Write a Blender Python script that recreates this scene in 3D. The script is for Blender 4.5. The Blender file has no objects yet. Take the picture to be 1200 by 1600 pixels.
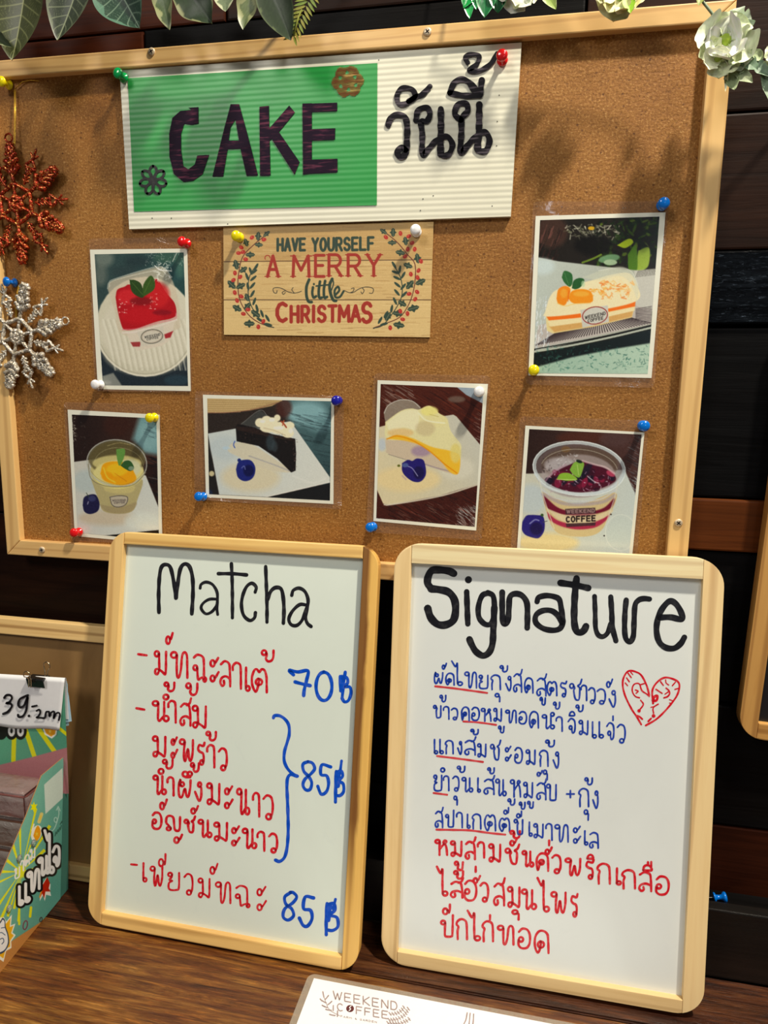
import bpy, bmesh, math, random
import numpy as np
from mathutils import Vector, Matrix

# ------------------------------------------------------------------ camera
F_PX = 1089.3
CAM = np.array([0.0, -0.66, 0.5275])
R3 = np.array([[0.9793193, 0.2017929, 0.0146041], [0.0474636, -0.1589769, -0.9861407], [-0.1966745, 0.9664398, -0.165267]])          # camera axes (right, down, forward) against world axes
cam_data = bpy.data.cameras.new('camera')
cam = bpy.data.objects.new('camera', cam_data)
bpy.context.scene.collection.objects.link(cam)
cam_data.sensor_fit = 'VERTICAL'; cam_data.sensor_height = 36.0
cam_data.lens = 36.0 * F_PX / 1600.0
cam_data.clip_start = 0.01
_m = Matrix(((R3[0][0], -R3[1][0], -R3[2][0], CAM[0]),
             (R3[0][1], -R3[1][1], -R3[2][1], CAM[1]),
             (R3[0][2], -R3[1][2], -R3[2][2], CAM[2]), (0, 0, 0, 1)))
cam.matrix_world = _m
bpy.context.scene.camera = cam

# ------------------------------------------------------------------ world, lamps, exposure
sc = bpy.context.scene
sc.view_settings.view_transform = 'Standard'
sc.view_settings.look = 'None'
sc.view_settings.gamma = 1.0
sc.view_settings.use_curve_mapping = False
sc.view_settings.exposure = -0.32
world = bpy.data.worlds.new('world'); sc.world = world
world.use_nodes = True
_bg = world.node_tree.nodes['Background']
_bg.inputs[0].default_value = (0.80, 0.86, 0.88, 1)
_bg.inputs[1].default_value = 0.10

def area_lamp(name, loc, target, size, size_y, power, color):
    l = bpy.data.lights.new(name, 'AREA'); l.shape = 'RECTANGLE'
    l.size = size; l.size_y = size_y; l.energy = power; l.color = color
    o = bpy.data.objects.new(name, l); sc.collection.objects.link(o)
    o.location = loc
    o.rotation_euler = (Vector(target) - Vector(loc)).to_track_quat('-Z', 'Y').to_euler()
    return o
area_lamp('ceiling_lamp', (0.62, -0.50, 2.05), (0.0, -0.05, 0.4), 0.09, 0.09, 58, (1.0, 0.91, 0.76))
area_lamp('fill_light_left', (-1.1, -1.9, 1.9), (-0.1, 0, 0.4), 0.6, 0.6, 23, (1.0, 0.95, 0.88))  # soft fill added behind the viewer on the left, an unseen source
area_lamp('fill_light_right', (0.9, -1.9, 2.2), (0, 0, 0.4), 0.5, 0.5, 11, (1.0, 0.94, 0.85))  # weaker added fill from the right, also unseen
area_lamp('window_light', (0.75, -2.2, 0.97), (0, 0, 0.4), 0.14, 0.30, 2.2, (0.70, 0.86, 1.0))

C = sc.collection

# ------------------------------------------------------------------ geometry of view rays (photograph pixel -> point of a real plane)
def ray(u, v):
    return R3.T @ np.array([(u - 600.0) / F_PX, (v - 800.0) / F_PX, 1.0])

class Plane:
    """a real plane in the room: origin, in-plane axes e (right) and u (up), n = into the thing, away from the viewer"""
    def __init__(s, O, e, u):
        s.O = np.array(O, float); s.e = np.array(e, float); s.e /= np.linalg.norm(s.e)
        u = np.array(u, float); u = u - s.e * (u @ s.e); s.u = u / np.linalg.norm(u)
        s.n = -np.cross(s.e, s.u)
    def matrix(s):
        m = Matrix.Identity(4)
        for i in range(3):
            m[i][0] = s.e[i]; m[i][1] = s.n[i]; m[i][2] = s.u[i]; m[i][3] = s.O[i]
        return m
    def shift(s, d):                       # the same plane d nearer to the viewer
        return Plane(s.O - s.n * d, s.e, s.u)
    def hit(s, u, v):                      # -> local (x, z)
        d = ray(u, v); t = ((s.O - CAM) @ s.n) / (d @ s.n)
        p = CAM + t * d - s.O
        return float(p @ s.e), float(p @ s.u)
    def hits(s, P):
        P = np.asarray(P, float)
        D = np.stack([(P[..., 0] - 600) / F_PX, (P[..., 1] - 800) / F_PX, np.ones(P.shape[:-1])], -1) @ R3
        t = ((s.O - CAM) @ s.n) / (D @ s.n)
        W = CAM + t[..., None] * D - s.O
        return np.stack([W @ s.e, W @ s.u], -1)

WALL = Plane((0, 0, 0), (1, 0, 0), (0, 0, 1))
TABLE_Z = -0.0023
TABLE = Plane((0, 0, TABLE_Z), (1, 0, 0), (0, 1, 0))      # n points down

# ------------------------------------------------------------------ helpers for objects
def tag(o, label=None, cat=None, group=None, kind=None):
    if label: o['label'] = label
    if cat: o['category'] = cat
    if group: o['group'] = group
    if kind: o['kind'] = kind
    return o

def empty(name, matrix=None, label=None, cat=None, group=None, loc=None):
    o = bpy.data.objects.new(name, None); C.objects.link(o)
    o.empty_display_size = 0.02
    if matrix is not None: o.matrix_world = matrix
    if loc is not None: o.location = loc
    tag(o, label, cat, group)
    return o

def mesh_obj(name, verts, faces, mat=None, parent=None, smooth=False, mats=None, fmat=None):
    me = bpy.data.meshes.new(name)
    me.from_pydata([tuple(map(float, v)) for v in verts], [], faces)
    if mats:
        for m in mats: me.materials.append(m)
        if fmat is not None: me.polygons.foreach_set('material_index', fmat)
    elif mat: me.materials.append(mat)
    if smooth: me.polygons.foreach_set('use_smooth', [True] * len(me.polygons))
    me.update()
    o = bpy.data.objects.new(name, me); C.objects.link(o)
    if parent: o.parent = parent
    return o

def bm_obj(name, bm, mat=None, parent=None, smooth=False):
    me = bpy.data.meshes.new(name); bm.normal_update(); bm.to_mesh(me); bm.free()
    if mat: me.materials.append(mat)
    if smooth: me.polygons.foreach_set('use_smooth', [True] * len(me.polygons))
    o = bpy.data.objects.new(name, me); C.objects.link(o)
    if parent: o.parent = parent
    return o

def slab_bm(poly, y0, y1, bevel=0.0, seg=2, bm=None):
    """polygon in the local x-z plane extruded from depth y0 (front) to y1 (back)"""
    b = bmesh.new()
    vs = [b.verts.new((x, y0, z)) for x, z in poly]
    f = b.faces.new(vs)
    r = bmesh.ops.extrude_face_region(b, geom=[f])
    nv = [g for g in r['geom'] if isinstance(g, bmesh.types.BMVert)]
    bmesh.ops.translate(b, verts=nv, vec=(0, y1 - y0, 0))
    bmesh.ops.recalc_face_normals(b, faces=b.faces[:])
    if bevel > 0:
        es = [e for e in b.edges if abs(e.verts[0].co.y - e.verts[1].co.y) < 1e-9]
        bmesh.ops.bevel(b, geom=es, offset=bevel, segments=seg, affect='EDGES', profile=0.6, clamp_overlap=True)
    if bm is not None:
        me = bpy.data.meshes.new('t'); b.to_mesh(me); b.free(); bm.from_mesh(me); bpy.data.meshes.remove(me); return bm
    return b

def slab(name, poly, y0, y1, mat, parent, bevel=0.0, seg=2):
    return bm_obj(name, slab_bm(poly, y0, y1, bevel, seg), mat, parent)

def rect(x0, z0, x1, z1): return [(x0, z0), (x1, z0), (x1, z1), (x0, z1)]

def round_rect(x0, z0, x1, z1, r, corners=(1, 1, 1, 1), n=7):
    """corners: bottom-left, bottom-right, top-right, top-left"""
    out = []
    for (cx, cz, a0, on, px, pz) in ((x0 + r, z0 + r, 180, corners[0], x0, z0), (x1 - r, z0 + r, 270, corners[1], x1, z0),
                                     (x1 - r, z1 - r, 0, corners[2], x1, z1), (x0 + r, z1 - r, 90, corners[3], x0, z1)):
        if on:
            for i in range(n + 1):
                a = math.radians(a0 + 90 * i / n); out.append((cx + r * math.cos(a), cz + r * math.sin(a)))
        else: out.append((px, pz))
    return out

def box_bm(bm, x0, y0, z0, x1, y1, z1):
    v = [bm.verts.new(p) for p in ((x0, y0, z0), (x1, y0, z0), (x1, y1, z0), (x0, y1, z0), (x0, y0, z1), (x1, y0, z1), (x1, y1, z1), (x0, y1, z1))]
    for f in ((0, 3, 2, 1), (4, 5, 6, 7), (0, 1, 5, 4), (1, 2, 6, 5), (2, 3, 7, 6), (3, 0, 4, 7)): bm.faces.new([v[i] for i in f])

def lathe(prof, seg=20, M=None):
    """profile (r, h) turned about the z axis"""
    vs, fs = [], []
    for i, (r, h) in enumerate(prof):
        for k in range(seg):
            a = 2 * math.pi * k / seg; vs.append((r * math.cos(a), r * math.sin(a), h))
    for i in range(len(prof) - 1):
        for k in range(seg):
            k2 = (k + 1) % seg; fs.append((i * seg + k, i * seg + k2, (i + 1) * seg + k2, (i + 1) * seg + k))
    if prof[0][0] > 1e-6: fs.append(tuple(range(seg))[::-1])
    if prof[-1][0] > 1e-6: fs.append(tuple(range((len(prof) - 1) * seg, len(prof) * seg)))
    if M is not None: vs = [tuple(M @ Vector(v)) for v in vs]
    return vs, fs

def tube(path, r, seg=6, cap=True):
    """round tube along 3-D points; r a number or a list"""
    P = [Vector(p) for p in path]; n = len(P); vs, fs = [], []
    rr = r if isinstance(r, (list, tuple)) else [r] * n
    up = Vector((0.13, 0.27, 0.95)).normalized()
    for i in range(n):
        t = (P[min(i + 1, n - 1)] - P[max(i - 1, 0)])
        t = t.normalized() if t.length > 1e-9 else Vector((0, 0, 1))
        if abs(t.dot(up)) > 0.95: up = Vector((0.9, 0.3, 0.1)).normalized()
        a = t.cross(up).normalized(); b = t.cross(a).normalized()
        for k in range(seg):
            g = 2 * math.pi * k / seg; vs.append(tuple(P[i] + a * (rr[i] * math.cos(g)) + b * (rr[i] * math.sin(g))))
    for i in range(n - 1):
        for k in range(seg):
            k2 = (k + 1) % seg; fs.append((i * seg + k, i * seg + k2, (i + 1) * seg + k2, (i + 1) * seg + k))
    if cap: fs.append(tuple(range(seg))[::-1]); fs.append(tuple(range((n - 1) * seg, n * seg)))
    return vs, fs

class Soup:
    def __init__(s): s.v = []; s.f = []
    def add(s, vf):
        o = len(s.v); s.v += [tuple(p) for p in vf[0]]; s.f += [tuple(i + o for i in f) for f in vf[1]]; return s
    def obj(s, name, mat, parent=None, smooth=True): return mesh_obj(name, s.v, s.f, mat, parent, smooth)

# ------------------------------------------------------------------ colours and materials
def lin(c):
    c = np.asarray(c, float) / 255.0
    return np.where(c <= 0.04045, c / 12.92, ((c + 0.055) / 1.055) ** 2.4)
GAIN = 0.80                                      # white under this room's lamps
def alb(c, k=1.0): return tuple(np.clip(lin(c) / GAIN * k, 0.0, 0.92))

def new_mat(name, rough=0.5, spec=0.5, metal=0.0):
    m = bpy.data.materials.new(name); m.use_nodes = True
    nt = m.node_tree; b = nt.nodes['Principled BSDF']
    b.inputs['Roughness'].default_value = rough
    b.inputs['Specular IOR Level'].default_value = spec
    b.inputs['Metallic'].default_value = metal
    return m, nt, b
def N(nt, t, **kw):
    n = nt.nodes.new(t)
    for k, v in kw.items(): setattr(n, k, v)
    return n
def ramp(nt, fac, stops, interp='LINEAR'):
    r = N(nt, 'ShaderNodeValToRGB'); r.color_ramp.interpolation = interp
    while len(r.color_ramp.elements) < len(stops): r.color_ramp.elements.new(0.5)
    for e, (p, c) in zip(r.color_ramp.elements, stops):
        e.position = p; e.color = (*c, 1)
    nt.links.new(fac, r.inputs[0]); return r
def texco(nt, scale=(1, 1, 1), loc=(0, 0, 0), rot=(0, 0, 0), kind='Object'):
    t = N(nt, 'ShaderNodeTexCoord'); m = N(nt, 'ShaderNodeMapping')
    m.inputs['Scale'].default_value = scale; m.inputs['Location'].default_value = loc; m.inputs['Rotation'].default_value = rot
    nt.links.new(t.outputs[kind], m.inputs[0]); return m.outputs[0]
def noise(nt, vec, scale, detail=4, rough=0.55, dist=0.0):
    n = N(nt, 'ShaderNodeTexNoise'); n.inputs['Scale'].default_value = scale; n.inputs['Detail'].default_value = detail
    n.inputs['Roughness'].default_value = rough; n.inputs['Distortion'].default_value = dist
    nt.links.new(vec, n.inputs['Vector']); return n.outputs['Fac']
def bump(nt, b, h, strength=0.3, dist=0.001):
    n = N(nt, 'ShaderNodeBump'); n.inputs['Strength'].default_value = strength; n.inputs['Distance'].default_value = dist
    nt.links.new(h, n.inputs['Height']); nt.links.new(n.outputs[0], b.inputs['Normal']); return n
def mixc(nt, fac, a, b_, mode='MIX'):
    m = N(nt, 'ShaderNodeMix', data_type='RGBA', blend_type=mode)
    for sock, v in ((m.inputs[0], fac), (m.inputs[6], a), (m.inputs[7], b_)):
        if hasattr(v, 'links') or hasattr(v, 'is_output'): nt.links.new(v, sock)
        elif isinstance(v, (int, float)): sock.default_value = v
        else: sock.default_value = (*v, 1)
    return m.outputs[2]

def plain(name, col, rough=0.5, spec=0.5, metal=0.0, var=0.06, sc_=120, bmp=0.0, k=1.0):
    m, nt, b = new_mat(name, rough, spec, metal)
    c = np.array(alb(col, k)); v = texco(nt)
    n = noise(nt, v, sc_, 3)
    r = ramp(nt, n, [(0.25, tuple(c * (1 - var))), (0.75, tuple(np.clip(c * (1 + var), 0, 0.95)))])
    nt.links.new(r.outputs[0], b.inputs['Base Color'])
    if bmp: bump(nt, b, n, bmp, 0.0005)
    return m

def pine(name, light, mid, dark, axis='X', rough=0.42, seed=0.0, knots=0.0, streak=1.0):
    """pale sawn wood, grain along the given local axis"""
    m, nt, b = new_mat(name, rough, 0.45)
    s = {'X': (3.5, 40, 60), 'Z': (60, 40, 3.5), 'Y': (60, 3.5, 40)}[axis]
    v = texco(nt, s, (seed, seed * 1.7, seed * 0.6))
    n1 = noise(nt, v, 1.0, 5, 0.6, 0.6)
    s2 = tuple(a * 3.2 for a in s)
    n2 = noise(nt, texco(nt, s2, (seed * 3, 0, seed)), 1.0, 3, 0.5, 0.2)
    w = N(nt, 'ShaderNodeTexWave', wave_type='BANDS', bands_direction={'X': 'Z', 'Z': 'X', 'Y': 'X'}[axis])
    w.inputs['Scale'].default_value = 0.42; w.inputs['Distortion'].default_value = 14.0; w.inputs['Detail'].default_value = 2
    w.inputs['Detail Scale'].default_value = 0.7
    nt.links.new(texco(nt, tuple(a * 0.9 for a in s), (seed, 2 * seed, 0)), w.inputs[0])
    r = ramp(nt, n1, [(0.25, alb(mid)), (0.5, alb(light)), (0.8, tuple((np.array(alb(light)) + np.array(alb(mid))) / 2))])
    r2 = ramp(nt, w.outputs['Fac'], [(0.0, (1, 1, 1)), (0.72, (1, 1, 1)), (1.0, tuple(1 - streak * 0.35 * (1 - np.array(alb(dark)) / np.maximum(np.array(alb(light)), .01))))])
    c = mixc(nt, 1.0, r.outputs[0], r2.outputs[0], 'MULTIPLY')
    r3 = ramp(nt, n2, [(0.0, (0.80, 0.72, 0.6)), (0.36, (0.97, 0.95, 0.92)), (0.5, (1, 1, 1))])
    c = mixc(nt, 0.7, c, r3.outputs[0], 'MULTIPLY')
    if knots:
        k = noise(nt, texco(nt, (14, 14, 14), (seed * 5, 3, 1)), 1.0, 1)
        rk = ramp(nt, k, [(0.0, alb(dark)), (0.24, alb(dark)), (0.30, (1, 1, 1))])
        c = mixc(nt, knots, c, rk.outputs[0], 'MULTIPLY')
    nt.links.new(c, b.inputs['Base Color'])
    bump(nt, b, n2, 0.12, 0.0004)
    return m

def dark_wood(name, cols, axis='X', rough=(0.3, 0.55), seed=0.0, bstr=0.5, spec=0.5, patch=3.0, sc_=1.0):
    m, nt, b = new_mat(name, 0.4, spec)
    s = {'X': (5, 70, 110), 'Z': (110, 70, 5), 'Y': (110, 5, 70)}[axis]
    s = tuple(a * sc_ for a in s)
    n1 = noise(nt, texco(nt, s, (seed, seed, seed)), 1.0, 6, 0.65, 0.8)
    s2 = {'X': (patch, patch * 5, patch * 5), 'Z': (patch * 5, patch * 5, patch), 'Y': (patch * 5, patch, patch * 5)}[axis]
    n2 = noise(nt, texco(nt, s2, (seed * 2, seed, 4)), 1.0, 3, 0.5, 0.5)
    k = len(cols)
    r = ramp(nt, n2, [(0.28 + 0.44 * i / max(1, k - 1), alb(c)) for i, c in enumerate(cols)])
    r1 = ramp(nt, n1, [(0.3, (0.45, 0.42, 0.4)), (0.55, (1, 1, 1)), (0.75, (1.25, 1.2, 1.15))])
    c = mixc(nt, 0.85, r.outputs[0], r1.outputs[0], 'MULTIPLY')
    nt.links.new(c, b.inputs['Base Color'])
    rr = N(nt, 'ShaderNodeMapRange'); rr.inputs['To Min'].default_value = rough[0]; rr.inputs['To Max'].default_value = rough[1]
    nt.links.new(n1, rr.inputs['Value']); nt.links.new(rr.outputs[0], b.inputs['Roughness'])
    bump(nt, b, n1, bstr, 0.0006)
    return m

def ink(name, col, var=0.35, sc_=300, rough=0.35, k=1.0):
    """marker ink: pools of darker and thinner colour along the stroke"""
    m, nt, b = new_mat(name, rough, 0.4)
    n = noise(nt, texco(nt), sc_, 3, 0.6)
    c = np.array(alb(col, k)); paper = np.array((0.55, 0.55, 0.52))
    r = ramp(nt, n, [(0.3, tuple(c * 0.75)), (0.5, tuple(c)), (0.75, tuple(c * (1 - var * 0.45) + paper * var * 0.45))])
    nt.links.new(r.outputs[0], b.inputs['Base Color'])
    return m

def print_mat(name, rough=0.25, spec=0.5, coat=0.0):
    """flat print: colours carried by the fine mesh of the sheet"""
    m, nt, b = new_mat(name, rough, spec)
    a = N(nt, 'ShaderNodeAttribute'); a.attribute_name = 'ink'
    nt.links.new(a.outputs['Color'], b.inputs['Base Color'])
    if coat: b.inputs['Coat Weight'].default_value = coat; b.inputs['Coat Roughness'].default_value = 0.08
    return m

# ------------------------------------------------------------------ ink strokes as thin ribbons on a plane
def smooth_path(pts, step=1.2, curved=True):
    P = np.array(pts, float)
    if len(P) == 1: return P
    if len(P) == 2 or not curved:
        out = []
        for a, b_ in zip(P[:-1], P[1:]):
            n = max(1, int(np.hypot(*(b_ - a)) / step)); out += [a + (b_ - a) * i / n for i in range(n)]
        return np.array(out + [P[-1]])
    Q = np.vstack([2 * P[0] - P[1], P, 2 * P[-1] - P[-2]]); out = []
    for i in range(1, len(Q) - 2):
        p0, p1, p2, p3 = Q[i - 1], Q[i], Q[i + 1], Q[i + 2]
        n = max(2, int(np.hypot(*(p2 - p1)) / step))
        t = (np.arange(n) / n)[:, None]
        out.append(0.5 * ((2 * p1) + (-p0 + p2) * t + (2 * p0 - 5 * p1 + 4 * p2 - p3) * t ** 2 + (-p0 + 3 * p1 - 3 * p2 + p3) * t ** 3))
    return np.vstack(out + [P[-1:]])

class Ink:
    """collects strokes given in photograph pixels and lays them on a plane"""
    def __init__(s, plane, lift=0.00012): s.p = plane; s.lift = lift; s.v = []; s.f = []; s.k = 0
    def _put(s, px, faces):
        h = s.p.hits(px); o = len(s.v); y = -(s.lift + (s.k % 40) * 2.5e-6); s.k += 1
        s.v += [(a, y, b_) for a, b_ in h]; s.f += [tuple(i + o for i in f) for f in faces]
    def stroke(s, pts, w, curved=True, step=1.2, wobble=0.08):
        P = smooth_path(pts, step, curved); n = len(P)
        if n == 1: return s.dot(P[0], w / 2)
        T = np.gradient(P, axis=0); L = np.hypot(T[:, 0], T[:, 1]) + 1e-9; T /= L[:, None]
        Nn = np.stack([-T[:, 1], T[:, 0]], 1)
        ph = (s.k * 1.7) % 6.28
        W = (w if np.ndim(w) else np.full(n, float(w))) * (1 + wobble * np.sin(np.arange(n) * 0.35 + ph))
        a = P + Nn * (W / 2)[:, None]; b_ = P - Nn * (W / 2)[:, None]
        px = np.vstack([a, b_]); faces = [(i, i + 1, n + i + 1, n + i) for i in range(n - 1)]
        for end, d, wv in ((0, -1, W[0]), (n - 1, 1, W[-1])):          # round caps
            c = P[end]; th0 = math.atan2(Nn[end][1], Nn[end][0]); k = len(px); arc = []
            for j in range(1, 5):
                th = th0 - d * math.pi * j / 5; arc.append(c + wv / 2 * np.array([math.cos(th), math.sin(th)]))
            px = np.vstack([px, arc]); faces.append((end, *range(k, k + 4), n + end))
        s._put(px, faces); return s
    def dot(s, c, r, n=14, ry=None):
        ry = ry or r
        px = np.array([(c[0] + r * math.cos(2 * math.pi * i / n), c[1] + ry * math.sin(2 * math.pi * i / n)) for i in range(n)])
        s._put(px, [tuple(range(n))]); return s
    def poly(s, pts):
        s._put(np.array(pts, float), [tuple(range(len(pts)))]); return s
    def obj(s, name, mat, parent):
        o = mesh_obj(name, s.v, s.f, mat, parent)
        return o
def tf(x0, y0, k): return lambda pts: [(x0 + p[0] / k, y0 + p[1] / k) for p in pts]

# ------------------------------------------------------------------ a small painter for the flat prints (photographs, sign, box)
class Art:
    """paints in photograph pixels; the canvas is later carried by the mesh of the sheet"""
    def __init__(s, x0, y0, x1, y1, res=2.0, base=(128, 128, 128), crop=None):
        s.x0, s.y0, s.r = x0, y0, res; s.w = int((x1 - x0) * res) + 1; s.h = int((y1 - y0) * res) + 1
        s.im = np.ones((s.h, s.w, 3)) * np.array(base, float)
        s.crop = crop; s.rs = np.random.RandomState(7)
    def _c(s, pts):
        P = np.array(pts, float)
        if s.crop: P = P / s.crop[2] + np.array(s.crop[:2])
        return (P - (s.x0, s.y0)) * s.r
    def _k(s, w): return w / (s.crop[2] if s.crop else 1.0) * s.r
    def _win(s, P, m):
        a = max(0, int(P[:, 0].min() - m)); b_ = min(s.w, int(P[:, 0].max() + m) + 2)
        c = max(0, int(P[:, 1].min() - m)); d = min(s.h, int(P[:, 1].max() + m) + 2)
        if b_ <= a or d <= c: return None
        Y, X = np.mgrid[c:d, a:b_]; return slice(c, d), slice(a, b_), X.astype(float), Y.astype(float)
    def _blend(s, win, al, col, grad=None):
        sl = s.im[win[0], win[1]]; col = np.array(col, float)
        if grad is not None:                       # second colour along a direction
            (gx0, gy0), (gx1, gy1), c2 = grad; g0 = s._c([(gx0, gy0)])[0]; g1 = s._c([(gx1, gy1)])[0]; d = g1 - g0
            t = np.clip(((win[2] - g0[0]) * d[0] + (win[3] - g0[1]) * d[1]) / (d @ d), 0, 1)[..., None]
            col = col * (1 - t) + np.array(c2, float) * t
        s.im[win[0], win[1]] = sl * (1 - al[..., None]) + col * al[..., None]
    @staticmethod
    def _segd(X, Y, a, b_):
        d = b_ - a; L = d @ d + 1e-9
        t = np.clip(((X - a[0]) * d[0] + (Y - a[1]) * d[1]) / L, 0, 1)
        return (X - a[0] - t * d[0]) ** 2 + (Y - a[1] - t * d[1]) ** 2
    def poly(s, pts, col, soft=1.0, curved=False, alpha=1.0, grad=None):
        P = s._c(pts)
        if curved: P = smooth_path(np.vstack([P, P[:1]]), 4.0)[:-1]
        soft = max(0.7, s._k(soft) if soft > 1.0 else 0.9)
        w = s._win(P, soft + 2)
        if w is None: return s
        X, Y = w[2], w[3]; ins = np.zeros(X.shape, bool); D = np.full(X.shape, 1e9)
        for a, b_ in zip(P, np.roll(P, -1, 0)):
            if a[1] != b_[1]:
                cr = ((a[1] > Y) != (b_[1] > Y)) & (X < (b_[0] - a[0]) * (Y - a[1]) / (b_[1] - a[1]) + a[0]); ins ^= cr
            D = np.minimum(D, s._segd(X, Y, a, b_))
        sd = np.sqrt(D) * np.where(ins, 1, -1)
        s._blend(w, np.clip(sd / soft + 0.5, 0, 1) * alpha, col, grad); return s
    def ell(s, cx, cy, rx, ry, col, soft=1.0, ang=0, alpha=1.0, grad=None, n=28):
        a = math.radians(ang); pts = []
        for i in range(n):
            t = 2 * math.pi * i / n; x, y = rx * math.cos(t), ry * math.sin(t)
            pts.append((cx + x * math.cos(a) - y * math.sin(a), cy + x * math.sin(a) + y * math.cos(a)))
        return s.poly(pts, col, soft, False, alpha, grad)
    def ring(s, cx, cy, rx, ry, w, col, alpha=1.0, a0=0, a1=360, ang=0, soft=1.0):
        n = max(6, int(abs(a1 - a0) / 10)); g = math.radians(ang); pts = []
        for i in range(n + 1):
            t = math.radians(a0 + (a1 - a0) * i / n); x, y = rx * math.cos(t), ry * math.sin(t)
            pts.append((cx + x * math.cos(g) - y * math.sin(g), cy + x * math.sin(g) + y * math.cos(g)))
        return s.line(pts, w, col, alpha, curved=False, soft=soft)
    def line(s, pts, w, col, alpha=1.0, curved=True, soft=1.0):
        P = s._c(pts)
        if curved and len(P) > 2: P = smooth_path(P, 3.0)
        hw = s._k(w) / 2; soft = max(0.7, s._k(soft) if soft > 1.0 else 0.9)
        win = s._win(P, hw + soft + 2)
        if win is None: return s
        X, Y = win[2], win[3]; D = np.full(X.shape, 1e9)
        for a, b_ in zip(P[:-1], P[1:]): D = np.minimum(D, s._segd(X, Y, a, b_))
        s._blend(win, np.clip((hw - np.sqrt(D)) / soft + 0.5, 0, 1) * alpha, col); return s
    def speck(s, box, n, rng, cols, w=None, ang=None, alpha=0.6, seed=1):
        """short random flecks inside a box"""
        R = random.Random(seed)
        for _ in range(n):
            x = R.uniform(box[0], box[2]); y = R.uniform(box[1], box[3]); L = R.uniform(*rng)
            a = math.radians((ang if ang is not None else R.uniform(0, 180)) + R.uniform(-6, 6))
            s.line([(x, y), (x + L * math.cos(a), y + L * math.sin(a))], w or 4, R.choice(cols), alpha * R.uniform(0.4, 1), False)
        return s
    def grain(s, amt=4):
        n = s.rs.randn(s.h // 2 + 1, s.w // 2 + 1, 1).repeat(2, 0).repeat(2, 1)[:s.h, :s.w]
        s.im = np.clip(s.im + n * amt, 0, 255); return s
    def sample(s, P):
        q = (np.asarray(P) - (s.x0, s.y0)) * s.r; x = np.clip(q[..., 0], 0, s.w - 1.001); y = np.clip(q[..., 1], 0, s.h - 1.001)
        i = x.astype(int); j = y.astype(int); fx = (x - i)[..., None]; fy = (y - j)[..., None]; m = s.im
        return (m[j, i] * (1 - fx) + m[j, i + 1] * fx) * (1 - fy) + (m[j + 1, i] * (1 - fx) + m[j + 1, i + 1] * fx) * fy

def sheet(name, plane, quad, art, spacing, mat, parent, lift=0.0, thick=0.0, wave=None, k=1.0):
    """fine grid over the quadrilateral (TL, TR, BR, BL in photograph pixels) on a plane, carrying the art as vertex colours"""
    if isinstance(quad, tuple):                    # (top edge polyline, bottom edge polyline)
        tp, bp = [np.array(e_, float) for e_ in quad]
        q = np.array([tp[0], tp[-1], bp[-1], bp[0]])
    else: tp = bp = None; q = np.array(quad, float)
    nx = max(2, int(max(np.hypot(*(q[1] - q[0])), np.hypot(*(q[2] - q[3]))) / spacing)); ny = max(2, int(max(np.hypot(*(q[3] - q[0])), np.hypot(*(q[2] - q[1]))) / spacing))
    s, t = np.meshgrid(np.linspace(0, 1, nx), np.linspace(0, 1, ny)); s = s[..., None]; t = t[..., None]
    P = (q[0] * (1 - s) + q[1] * s) * (1 - t) + (q[3] * (1 - s) + q[2] * s) * t
    if tp is not None:
        def along(E, u_):
            d_ = np.r_[0, np.cumsum(np.hypot(*np.diff(E, axis=0).T))]; d_ /= d_[-1]
            return np.stack([np.interp(u_, d_, E[:, 0]), np.interp(u_, d_, E[:, 1])], -1)
        P = along(tp, s[..., 0]) * (1 - t) + along(bp, s[..., 0]) * t
    H = plane.hits(P); y = np.full(H.shape[:2], -lift)
    if wave: y = y - wave(H[..., 0], H[..., 1], s[..., 0], t[..., 0])
    V = np.stack([H[..., 0], y, H[..., 1]], -1).reshape(-1, 3)
    idx = np.arange(nx * ny).reshape(ny, nx)
    Fq = np.stack([idx[:-1, :-1], idx[1:, :-1], idx[1:, 1:], idx[:-1, 1:]], -1).reshape(-1, 4)
    me = bpy.data.meshes.new(name)
    me.vertices.add(len(V)); me.vertices.foreach_set('co', V.ravel())
    me.loops.add(Fq.size); me.loops.foreach_set('vertex_index', Fq.ravel().astype(np.int32))
    me.polygons.add(len(Fq)); me.polygons.foreach_set('loop_start', (np.arange(len(Fq)) * 4).astype(np.int32))
    me.update(calc_edges=True); me.validate()
    if art is not None:
        c = np.clip(lin(art.sample(P)) / GAIN * k, 0, 0.92).reshape(-1, 3)
        at = me.color_attributes.new('ink', 'FLOAT_COLOR', 'POINT')
        at.data.foreach_set('color', np.hstack([c, np.ones((len(c), 1))]).astype(np.float32).ravel())
    me.polygons.foreach_set('use_smooth', [True] * len(me.polygons))
    me.materials.append(mat)
    o = bpy.data.objects.new(name, me); C.objects.link(o)
    if parent: o.parent = parent
    return o

# ================================================================== materials of the big things
M_black = dark_wood('black_painted_wood', [(7, 6, 6), (11, 11, 12), (9, 7, 6)], 'X', (0.4, 0.6), 1.3, 0.9, 0.07)
M_blackgloss = dark_wood('black_glossy_wood', [(5, 6, 8), (4, 4, 5)], 'X', (0.08, 0.22), 4.1, 0.8, 0.5)
_nt = M_blackgloss.node_tree; _b = _nt.nodes['Principled BSDF']
_r = ramp(_nt, noise(_nt, texco(_nt, (120, 200, 620)), 1.0, 4, 0.7, 0.6), [(0.0, (.02, .02, .02)), (0.56, (.03, .03, .03)), (0.66, (.22, .22, .22)), (0.78, (.8, .8, .8))])
_nt.links.new(_r.outputs[0], _b.inputs['Specular IOR Level'])          # varnish left only on the raised grain
M_brown = dark_wood('dark_brown_wood', [(40, 20, 9), (26, 13, 7), (48, 24, 10)], 'X', (0.4, 0.6), 2.2, 0.6, 0.12)
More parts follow.
